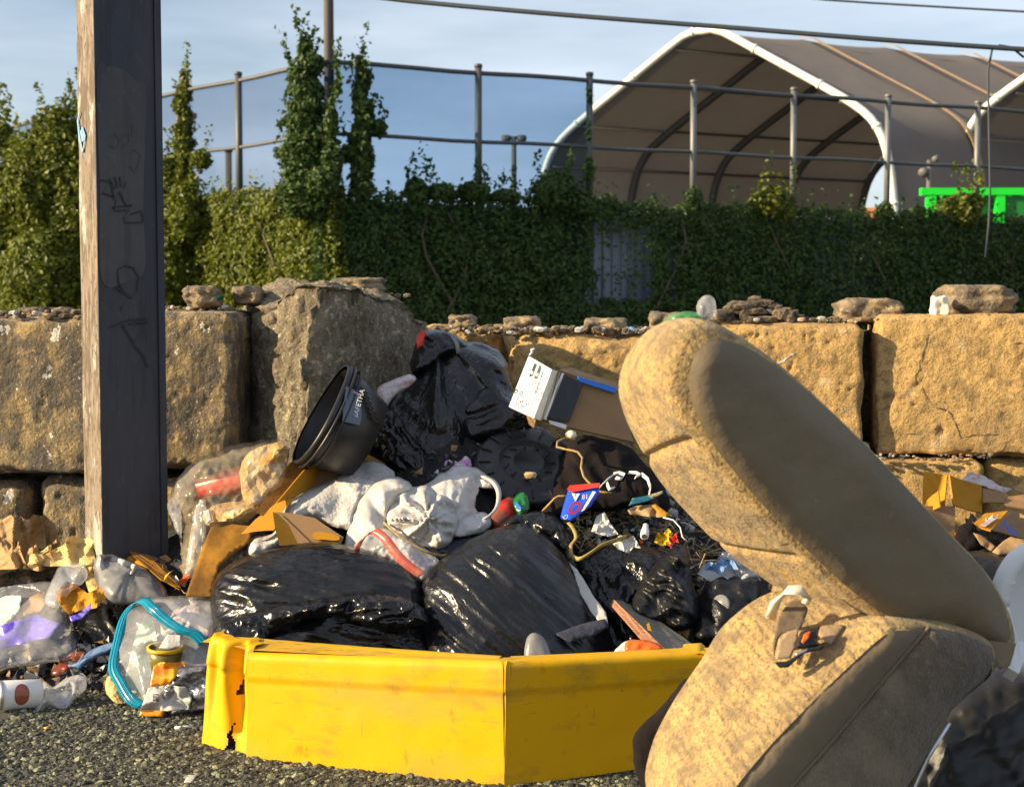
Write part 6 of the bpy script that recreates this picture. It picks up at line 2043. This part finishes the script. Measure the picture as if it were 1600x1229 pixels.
one('blue_rag', slab([(1100, 890), (1106, 876), (1120, 880), (1128, 870), (1146, 876), (1156, 890), (1138, 888), (1124, 898), (1114, 892)], pl(868, 4.55, 900, 4.49), .002, [('t', 14, .025, {'w': .1}), ('t', 7, .008, {'w': 0, 'a': 50})], step=2.4, jag=2), 'blue_pale', 'pale blue film on the white bag under the seat back', 'film', smooth=False)
one('black_lump', inflate([(1085, 1000), (1090, 940), (1110, 905), (1150, 900), (1185, 905), (1180, 960), (1130, 1010)], pl(900, 4.55, 1010, 4.40), .06, BAG, step=4), 'black_bag_dusty', 'dark bag in the shadow under the seat back', 'rubbish bag')
one('pale_lid', lathe([(0, 0), (.030, 0), (.034, .006), (.03, .012), (0, .012)], P(1128, 945, 4.42), (-.6, -.7, .2), 22), 'grey_film', 'greyish round lid in the shadow left of the seat base', 'lid')
# wooden plank
pkn = thing('plank', P(1020, 985, 4.3), 'short plank with a layered brown edge leaning behind the yellow tub', 'plank')
mesh('face', *quad([(958, 936, 4.42), (988, 940, 4.50), (1092, 1012, 4.22), (1048, 1026, 4.06)], .006), M['plank_top'], pkn, smooth=False)
mesh('edge', *quad([(958, 935, 4.415), (1050, 1024, 4.055), (1030, 1032, 4.04), (954, 945, 4.40)], .004), M['wood_ply'], pkn, smooth=False)
mesh('splinter', *slab([(1010, 975), (1014, 972), (1018, 986), (1012, 984)], pl(970, 4.24, 986, 4.22), .003, [], step=3), M['card'], pkn, smooth=False)
ow = thing('orange_wrapper', P(1000, 1015, 4.05), 'orange and white wrapper lying behind the tub rim beside the plank', 'wrapper')
mesh('white_part', *inflate([(960, 1024), (968, 1008), (985, 1000), (1010, 1006), (1036, 1012), (1040, 1026), (1000, 1030)], pl(1000, 4.06, 1030, 4.02), .02, [('t', 14, .012, {'w': .1, 'a': 68})], step=3, jag=2), M['paper_white'], ow)
mesh('orange_part', *inflate([(976, 1014), (980, 1001), (1000, 999), (1026, 1004), (1036, 1014), (1010, 1020), (988, 1020)], pl(998, 4.035, 1022, 4.0), .016, [('t', 12, .010, {'w': .1, 'a': 84})], step=3, jag=1.5), M['orange'], ow)
one('white_board', quad([(985, 1022, 4.0), (1062, 1017, 3.95), (1068, 1026, 3.90), (1000, 1032, 3.94)], .006, sub=3), 'white', 'white strip lying along the back rim of the yellow tub', 'strip', smooth=False)

# ------------------------------------------------------------------ left cluster
kp = thing('kraft_paper', P(40, 880, 4.95), 'crumpled brown kraft paper bag with upright pleats at the far left', 'paper')
for o_, d0, a_ in [([(-40, 890), (-30, 815), (-8, 806), (4, 812), (18, 803), (30, 830), (36, 880), (20, 888)], 4.93, 84), ([(22, 885), (20, 830), (32, 806), (44, 812), (52, 803), (66, 806), (72, 850), (66, 886)], 4.96, 88), ([(52, 884), (56, 812), (70, 804), (78, 812), (86, 818), (95, 850), (90, 880)], 5.0, 78),
                   ([(-30, 890), (-10, 862), (6, 838), (16, 868), (28, 850), (44, 888)], 4.87, 70), ([(36, 888), (44, 858), (56, 850), (66, 868), (78, 862), (88, 884), (60, 892)], 4.88, 60)]:
    mesh('fold', *slab(o_, pl(805, d0 + .02, 890, d0 - .06), .003, [('t', 16, .045, {'a': a_, 'st': 4, 'w': .1}), ('t', 22, .02, {'a': 30, 'w': 0}), ('t', 9, .006, {'w': 0})], step=3, jag=1.5), M['kraft'], kp, smooth=False)
one('cream_paper', slab([(62, 884), (74, 862), (98, 852), (112, 836), (134, 842), (140, 824), (146, 838), (148, 872), (153, 910), (150, 936), (138, 922), (128, 892), (108, 884)], pl(824, 4.90, 930, 4.72), .003, [('t', 24, .05, {'w': .1, 'a': 20}), ('t', 12, .016, {'w': .1, 'a': 60})], step=3, jag=1.2), 'cream', 'crumpled cream paper with a raised corner, left of the utility post', 'paper', smooth=False)
one('cream_paper', inflate([(40, 882), (50, 856), (62, 862), (80, 850), (76, 872), (60, 888)], pl(850, 4.86, 888, 4.80), .03, [('t', 16, .016, {'w': .1, 'a': 52})], step=6, jag=2), 'cream', 'small crumpled cream paper against the brown kraft paper', 'paper', smooth=False)
one('grey_bag', inflate([(146, 880), (160, 864), (190, 872), (222, 884), (246, 900), (262, 930), (255, 945), (200, 945), (172, 942), (152, 915)], pl(864, 4.80, 945, 4.62), .08, [('t', 60, .02, {'c': (205, 890), 'r0': 60, 'st': 2, 'w': .2}), ('r', 16, .004, {'c': (205, 890), 'r0': 50, 'st': 3})], step=3.2, jag=2), 'grey_film', 'grey translucent bag with crinkled white top, at the foot of the utility post', 'plastic bag')
one('foil_scrap', slab([(150, 882), (154, 866), (176, 866), (200, 876), (226, 888), (214, 890), (205, 898), (190, 890), (176, 900), (168, 894), (158, 904)], pl(864, 4.72, 904, 4.66), .002, [('t', 16, .03, {'w': .1}), ('t', 8, .01, {'w': .1, 'a': 40})], step=2.8, jag=2), 'white_bag', 'crinkled white film on top of the grey bag', 'film')
cb = thing('cardboard_box', P(240, 880, 4.75), 'flattened brown cardboard box with yellow tape, right of the post foot', 'box')
mesh('panel', *quad([(198, 852, 4.86), (285, 872, 4.92), (296, 915, 4.72), (262, 905, 4.66)], .006, bend=.006), M['card_brown'], cb, smooth=False)
mesh('panel', *quad([(180, 864, 4.84), (200, 852, 4.86), (268, 912, 4.64), (280, 920, 4.64)], .006), M['card'], cb, smooth=False)
mesh('panel', *quad([(196, 856, 4.83), (240, 876, 4.75), (282, 916, 4.62), (252, 905, 4.62)], .005), M['card_stain'], cb, smooth=False)
mesh('tape', *ribbon([tuple(P(*x)) for x in [(268, 892, 4.6), (261, 898, 4.59), (258, 906, 4.59)]], Vector((.012, 0, .006)), .001), M['yellow_red'], cb)
one('clear_pack', inflate([(-30, 935), (0, 918), (40, 912), (78, 908), (100, 920), (110, 960), (120, 1010), (112, 1028), (70, 1036), (20, 1042), (-30, 1046)], pl(905, 4.78, 1046, 4.48), .07, [('t', 80, .05, {'w': .1, 'a': 35}), ('t', 40, .012, {'w': .1})], step=3.6, jag=1), 'clear', 'clear plastic pack with blue and violet printed cards at the left edge', 'plastic pack')
one('printed_card', slab([(-20, 985), (20, 970), (58, 960), (95, 975), (80, 995), (40, 1005), (-20, 1020)], pl(955, 4.62, 1020, 4.50), .004, [('t', 34, .02, {'w': .1, 'a': 88})], step=4, jag=2), 'violet', 'violet printed card inside the clear pack at the left edge', 'card')
one('printed_card', slab([(-20, 945), (10, 930), (36, 930), (30, 955), (0, 985), (-20, 985)], pl(930, 4.68, 985, 4.58), .004, [('t', 34, .02, {'w': .1, 'a': 88})], step=4, jag=2), 'pale_green', 'pale green card in the upper left of the clear pack', 'card')
one('printed_card', slab([(30, 940), (64, 925), (80, 935), (64, 955), (38, 962)], pl(925, 4.70, 965, 4.62), .004, [('t', 24, .02, {'w': .1, 'a': 78})], step=4, jag=2), 'kraft', 'brown card behind the violet card in the clear pack', 'card')
one('clear_film', inflate([(70, 940), (82, 905), (100, 880), (130, 882), (136, 905), (110, 925), (90, 950)], pl(880, 4.72, 950, 4.58), .03, [('t', 20, .02, {'w': .1, 'a': 20})], step=3, jag=3), 'clear', 'twisted clear film above the clear pack', 'film')
one('kraft_scrap', slab([(86, 924), (104, 908), (118, 912), (136, 926), (158, 918), (172, 916), (175, 930), (160, 938), (150, 950), (128, 952), (108, 960), (92, 944)], pl(905, 4.66, 960, 4.54), .003, [('t', 22, .04, {'w': .1}), ('t', 10, .012, {'w': .1, 'a': 50})], step=3, jag=1.5), 'card', 'torn orange brown paper right of the clear pack', 'paper', smooth=False)
one('violet_strip', slab([(108, 962), (122, 958), (142, 942), (144, 950), (128, 966), (112, 972)], pl(940, 4.58, 972, 4.53), .003, [('f', 16, .004)], step=3), 'violet', 'violet printed strip below the torn orange brown paper', 'strip')
one('blue_cloth', inflate([(105, 1040), (124, 1030), (140, 1016), (165, 1006), (190, 1000), (196, 1014), (170, 1020), (140, 1034), (125, 1046)], pl(1000, 4.58, 1046, 4.50), .03, [('r', 16, .012, {'a': -25, 'st': 3})], step=3, jag=2), 'blue_pale', 'crumpled blue cloth left of the zip bag', 'cloth')
one('maroon_rag', inflate([(80, 1050), (110, 1020), (135, 1018), (125, 1038), (100, 1056)], pl(1018, 4.56, 1056, 4.50), .02, [('t', 14, .012, {'w': .1, 'a': 68})], step=3, jag=2), 'brown_cola', 'brown rag left of the blue cloth', 'rag')
one('grey_rag', inflate([(140, 1042), (165, 1025), (205, 1024), (210, 1046), (180, 1052), (150, 1056)], pl(1024, 4.58, 1056, 4.52), .03, [('f', 20, .014)], step=3, jag=2), 'shirt', 'dark grey rag behind the zip bag', 'rag')
cn = thing('drink_can', P(25, 1107, 4.32), 'white can with a dark red dot lying on the asphalt at the left edge', 'can')
q0, q1 = P(-2, 1086, 4.19), P(60, 1083, 4.25)
ln = (q1 - q0).length
mesh('can_body', *lathe([(.0, .004), (.034, .004), (.040, .0), (.044, .010), (.044, ln), (.041, ln + .006), (.0, ln + .004)], q0, q1 - q0, 32), M['white'], cn)
cdir = (q1 - q0).normalized()
mesh('rim', *lathe([(.036, -.004), (.043, -.004), (.045, .006), (.040, .008)], q0, cdir, 32), M['metal_strip'], cn)
V, F = [(0, 0, 0)] * 0, []
mid = q0 + cdir * (ln * .50)
out_ = (CAM - mid)
out_ = (out_ - cdir * out_.dot(cdir)).normalized()
sd_ = cdir.cross(out_)
V = []
for r_ in np.linspace(0, 1, 5):
    for t in np.linspace(0, 2 * math.pi, 24, endpoint=False):
        a_, b_ = r_ * .022 * math.cos(t), r_ * .034 * math.sin(t)
        an = b_ / .044
        V.append(tuple(mid + cdir * a_ + (out_ * math.cos(an) + sd_ * math.sin(an)) * .0452))
F = [(r_ * 24 + k_, r_ * 24 + (k_ + 1) % 24, (r_ + 1) * 24 + (k_ + 1) % 24, (r_ + 1) * 24 + k_) for r_ in range(4) for k_ in range(24)]
mesh('red_dot', V, F, M['brown_cola'], cn)
one('crushed_cup', inflate([(54, 1110), (60, 1082), (70, 1064), (84, 1072), (104, 1058), (132, 1054), (135, 1074), (118, 1092), (100, 1110), (78, 1102), (64, 1114)], pl(1055, 4.36, 1108, 4.22), .02, [('t', 20, .035, {'w': .1}), ('t', 10, .012, {'w': .1, 'a': 40})], step=2.8, jag=1.5), 'clear_milky', 'crushed milky plastic cup lying right of the can', 'cup')
one('crumpled_tissue', inflate([(164, 1075), (168, 1058), (180, 1056), (188, 1075), (196, 1094), (184, 1098), (172, 1090)], pl(1056, 4.32, 1098, 4.24), .022, [('t', 12, .014, {'w': .1, 'a': 84})], step=6, jag=2), 'cream', 'crumpled tan tissue on the asphalt left of the zip bag', 'tissue', smooth=False)
zb = thing('zip_bag', P(270, 1100, 4.4), 'clear zip bag with teal closure strip, left of the yellow tub', 'plastic bag')
mesh('bag_body', *inflate([(172, 1040), (180, 1000), (190, 960), (208, 942), (240, 934), (280, 930), (320, 932), (352, 945), (378, 965), (392, 1000), (380, 1060), (340, 1080), (300, 1100), (250, 1108), (212, 1104), (192, 1080)], pl(930, 4.50, 1108, 4.24), .085, [('t', 70, .035, {'w': .2, 'a': 20}), ('t', 30, .008, {'w': .2, 'a': 60})], step=3.4, jag=2), M['clear'], zb)
mesh('zip_strip', *ribbon([tuple(q) for q in catmull([tuple(P(*x)) for x in [(222, 1102, 4.18), (204, 1092, 4.20), (188, 1066, 4.25), (177, 1040, 4.30), (184, 1000, 4.36), (194, 964, 4.41), (208, 944, 4.44), (224, 938, 4.42), (238, 950, 4.37), (256, 966, 4.34), (280, 982, 4.31), (304, 990, 4.30), (318, 1004, 4.29)]], .008, closed=False)],
     Vector((.030, 0, .018)), .0025), M['teal'], zb)
for o_ in (-.009, .0, .009):
    mesh('zip_ridge', *tube([tuple(Vector(q) + Vector((o_, -.004, o_ * .6))) for q in catmull([tuple(P(*x)) for x in [(222, 1102, 4.18), (204, 1092, 4.20), (188, 1066, 4.25), (177, 1040, 4.30), (184, 1000, 4.36), (194, 964, 4.41), (208, 944, 4.44), (224, 938, 4.42), (238, 950, 4.37), (256, 966, 4.34), (280, 982, 4.31), (304, 990, 4.30), (318, 1004, 4.29)]], .01, closed=False)], .0016, 5), M['teal'], zb)
one('folded_paper', slab([(192, 1070), (202, 1030), (214, 985), (228, 956), (240, 970), (246, 1000), (240, 1028), (236, 1056), (216, 1062), (228, 1080), (226, 1096), (208, 1084)], pl(955, 4.45, 1090, 4.26), .003, [('t', 34, .05, {'w': .1, 'a': 70}), ('t', 16, .014, {'w': .1})], step=3.2, jag=1), 'pale_green', 'pale green folded paper inside the zip bag', 'paper', smooth=False)
one('folded_paper', slab([(228, 1012), (250, 990), (296, 960), (300, 966), (262, 998), (234, 1022)], pl(955, 4.46, 1025, 4.36), .003, [('t', 22, .01, {'w': .1, 'a': 4})], step=4), 'paper_white', 'long white folded paper slanting inside the zip bag', 'paper')
one('folded_paper', inflate([(262, 968), (290, 946), (318, 950), (340, 970), (330, 1000), (300, 996), (270, 990)], pl(945, 4.50, 1000, 4.42), .03, [('t', 24, .02, {'w': .1, 'a': 78})], step=6, jag=3), 'pinkred', 'crumpled white paper with pink print at the top of the zip bag', 'paper', smooth=False)
cpk = thing('dip_tub', P(258, 1040, 4.38), 'olive plastic tub with yellow rim inside the zip bag', 'tub')
q0 = P(259, 1044, 4.27)
mesh('tub_body', *lathe([(0, 0), (.044, 0), (.053, .062), (.0, .062)], q0, (.02, -.05, 1), 26), M['olive'], cpk)
mesh('rim', *lathe([(.050, .060), (.057, .060), (.057, .070), (.050, .070)], q0, (.02, -.05, 1), 26), M['yellow_red'], cpk)
one('wrapper_scrap', slab([(248, 1012), (262, 990), (282, 992), (284, 1008), (266, 1014)], pl(988, 4.27, 1014, 4.24), .003, [('t', 14, .008, {'w': .1, 'a': 68})], step=3), 'paper_white', 'white wrapper corner above the olive tub in the zip bag', 'wrapper')
sw = thing('crisp_packet', P(265, 1110, 4.25), 'orange, white and silver crisp packet standing against the zip bag', 'packet')
swd = pl(1030, 4.18, 1120, 4.135)
mesh('silver_back', *inflate([(240, 1090), (258, 1060), (275, 1036), (300, 1040), (330, 1046), (330, 1100), (300, 1112), (250, 1118)], lambda x, y: swd(x, y) + .03, .025, [('t', 22, .026, {'w': .1, 'a': 4}), ('r', 10, .008)], step=2.8, jag=2), M['foil'], sw)
mesh('orange_top', *slab([(234, 1072), (240, 1040), (250, 1034), (288, 1034), (290, 1040), (272, 1060), (262, 1070)], swd, .003, [('t', 20, .022, {'w': .1, 'a': 20})], step=3, jag=1.5), M['orange_yellow'], sw, smooth=True)
mesh('white_middle', *slab([(218, 1112), (232, 1074), (262, 1070), (290, 1072), (300, 1090), (296, 1108), (260, 1110)], lambda x, y: swd(x, y) - .004, .003, [('t', 20, .02, {'w': .1, 'a': 20})], step=3, jag=1.5), M['paper_white'], sw, smooth=True)
mesh('orange_bottom', *slab([(217, 1118), (222, 1108), (256, 1110), (254, 1119)], lambda x, y: swd(x, y) - .012, .003, [('f', 16, .006)], step=3, jag=1), M['orange_yellow'], sw)
for k_ in range(6):
    mesh('printed_bar', *quad([(238 + k_ * .2, 1084 + k_ * 2.2, 4.13), (248 + k_ * .2, 1083 + k_ * 2.2, 4.13), (248 + k_ * .2, 1084.4 + k_ * 2.2, 4.128), (238 + k_ * .2, 1085.4 + k_ * 2.2, 4.128)], .0008, sub=1), M['black'], sw, smooth=False)
one('white_stick', tube([tuple(P(273, 1137, 4.015)), tuple(P(302, 1134, 4.02))], .005, 8), 'white', 'short white stick on the asphalt touching the yellow tub', 'stick')
one('paper_chip', slab([(287, 1222), (294, 1210), (308, 1210), (300, 1222)], pl(1208, 3.60, 1224, 3.54), .003, [('f', 12, .004)], step=3), 'paper_white', 'white paper chip on the asphalt at the bottom left', 'chip')
one('orange_chip', slab([(68, 1136), (76, 1133), (78, 1138), (70, 1139)], pl(1132, 4.04, 1140, 4.00), .003, [], step=3), 'orange_yellow', 'tiny orange chip on the asphalt below the can', 'chip')

# ------------------------------------------------------------------ cartons at the right
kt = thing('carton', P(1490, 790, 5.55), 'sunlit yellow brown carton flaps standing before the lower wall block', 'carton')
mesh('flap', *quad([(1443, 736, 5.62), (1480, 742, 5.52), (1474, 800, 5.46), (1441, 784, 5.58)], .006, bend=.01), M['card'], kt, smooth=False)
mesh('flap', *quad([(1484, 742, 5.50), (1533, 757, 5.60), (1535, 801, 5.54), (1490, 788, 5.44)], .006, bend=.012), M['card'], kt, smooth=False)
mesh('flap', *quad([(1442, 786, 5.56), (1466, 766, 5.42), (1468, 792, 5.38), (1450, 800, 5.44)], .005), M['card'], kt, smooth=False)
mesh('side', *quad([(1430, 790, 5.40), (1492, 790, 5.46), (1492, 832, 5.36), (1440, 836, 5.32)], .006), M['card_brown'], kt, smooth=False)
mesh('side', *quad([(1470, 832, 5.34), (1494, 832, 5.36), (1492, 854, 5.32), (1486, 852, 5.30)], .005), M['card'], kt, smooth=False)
kb_ = thing('carton', P(1570, 830, 5.4), 'half crushed carton with blue printing, at the right edge', 'carton')
mesh('top', *quad([(1518, 820, 5.30), (1538, 802, 5.44), (1575, 797, 5.46), (1548, 828, 5.26)], .006), M['card'], kb_, smooth=False)
mesh('side', *quad([(1549, 827, 5.26), (1576, 798, 5.45), (1640, 800, 5.60), (1630, 850, 5.40)], .006), M['card_brown'], kb_, smooth=False)
text('No', 'print', M['ink_blue'], kb_, tuple(P(1578, 826, 5.27)), P(1590, 832, 5.3) - P(1570, 820, 5.3), P(1580, 815, 5.3) - P(1576, 830, 5.3), .052, font_bold=True)
mesh('printed_patch', *quad([(1532, 820, 5.28), (1546, 810, 5.35), (1560, 808, 5.37), (1540, 822, 5.27)], .001, sub=1), M['pinkred'], kb_, smooth=False)
one('kraft_scrap', slab([(1550, 862), (1566, 846), (1580, 838), (1610, 845), (1620, 868), (1585, 868), (1560, 866)], pl(838, 5.2, 868, 5.1), .004, [('t', 22, .026, {'w': .1, 'a': 4})], step=3.5, jag=2), 'kraft', 'crumpled kraft scrap below the carton with blue printing', 'paper')
one('cardboard_piece', quad([(1536, 762, 5.62), (1575, 772, 5.62), (1568, 785, 5.56), (1536, 784, 5.54)], .006), 'card_brown', 'long brown carton panel right of the sunlit flaps', 'cardboard', smooth=False)
one('cardboard_piece', quad([(1575, 775, 5.60), (1640, 768, 5.62), (1640, 800, 5.50), (1568, 788, 5.54)], .006), 'card_brown', 'bent carton panel at the right edge above the blue printing', 'cardboard', smooth=False)
one('cardboard_piece', quad([(1584, 765, 5.64), (1602, 745, 5.66), (1650, 758, 5.66), (1640, 780, 5.62)], .005), 'kraft', 'standing carton corner at the right edge against the wall', 'cardboard', smooth=False)
one('torn_plasterboard', slab([(1500, 752), (1514, 738), (1540, 744), (1562, 758), (1582, 764), (1570, 770), (1540, 760)], pl(738, 5.72, 770, 5.66), .014, [('t', 14, .014, {'w': .1, 'a': 68})], step=3, jag=3), 'pinkred', 'torn pinkish board behind the sunlit carton flaps', 'board')
one('grey_cloth', inflate([(1490, 850), (1500, 822), (1522, 818), (1530, 836), (1548, 852), (1520, 862), (1496, 862)], pl(818, 5.3, 862, 5.2), .04, [('f', 18, .02)], step=3.4), 'shirt', 'dark grey cloth between the two cartons', 'cloth')
one('dark_scrap', slab([(1520, 832), (1534, 836), (1556, 854), (1550, 862), (1532, 850)], pl(830, 5.22, 862, 5.16), .004, [('t', 14, .014, {'w': .1, 'a': 68})], step=3.4), 'card_brown', 'brown torn card below the carton with blue printing', 'card')
# ------------------------------------------------------------------ white plastic chair shell at the right edge
wc = thing('plastic_chair', P(1620, 1000, 3.0), 'white plastic chair back with curved rim at the right edge, behind the car seat', 'chair')
outl = [(1562, 945), (1566, 915), (1580, 885), (1600, 866), (1640, 852), (1700, 850), (1740, 900), (1740, 1010), (1690, 1040), (1620, 1046), (1588, 1030), (1572, 990)]
mesh('rim', *tube([tuple(P(x, y, 3.05 + (x - 1560) / 100 * .04)) for x, y in np.vstack([catmull(outl, 8), catmull(outl, 8)[:1]])], .022, 12), M['white'], wc)
mesh('shell', *inflate([(a + (1650 - a) * .04, b + (950 - b) * .04) for a, b in outl], lambda x, y: 3.10 + (np.asarray(x) - 1560) / 100 * .04, -.03, [], step=8, jag=0, back=-1.8), M['white'], wc)
mesh('arm', *quad([(1540, 912, 3.12), (1572, 898, 3.05), (1574, 912, 3.03), (1548, 926, 3.10)], .02), M['white'], wc, smooth=False)
mesh('leg', *quad([(1590, 1000, 2.98), (1612, 1005, 2.98), (1592, 1052, 2.92), (1575, 1042, 2.92)], .03), M['white'], wc, smooth=False)
mesh('leg', *tube([tuple(P(1690, 1030, 3.1)), (P(1690, 1030, 3.1).x, 3.12, 0)], [.025, .018], 8), M['white'], wc)
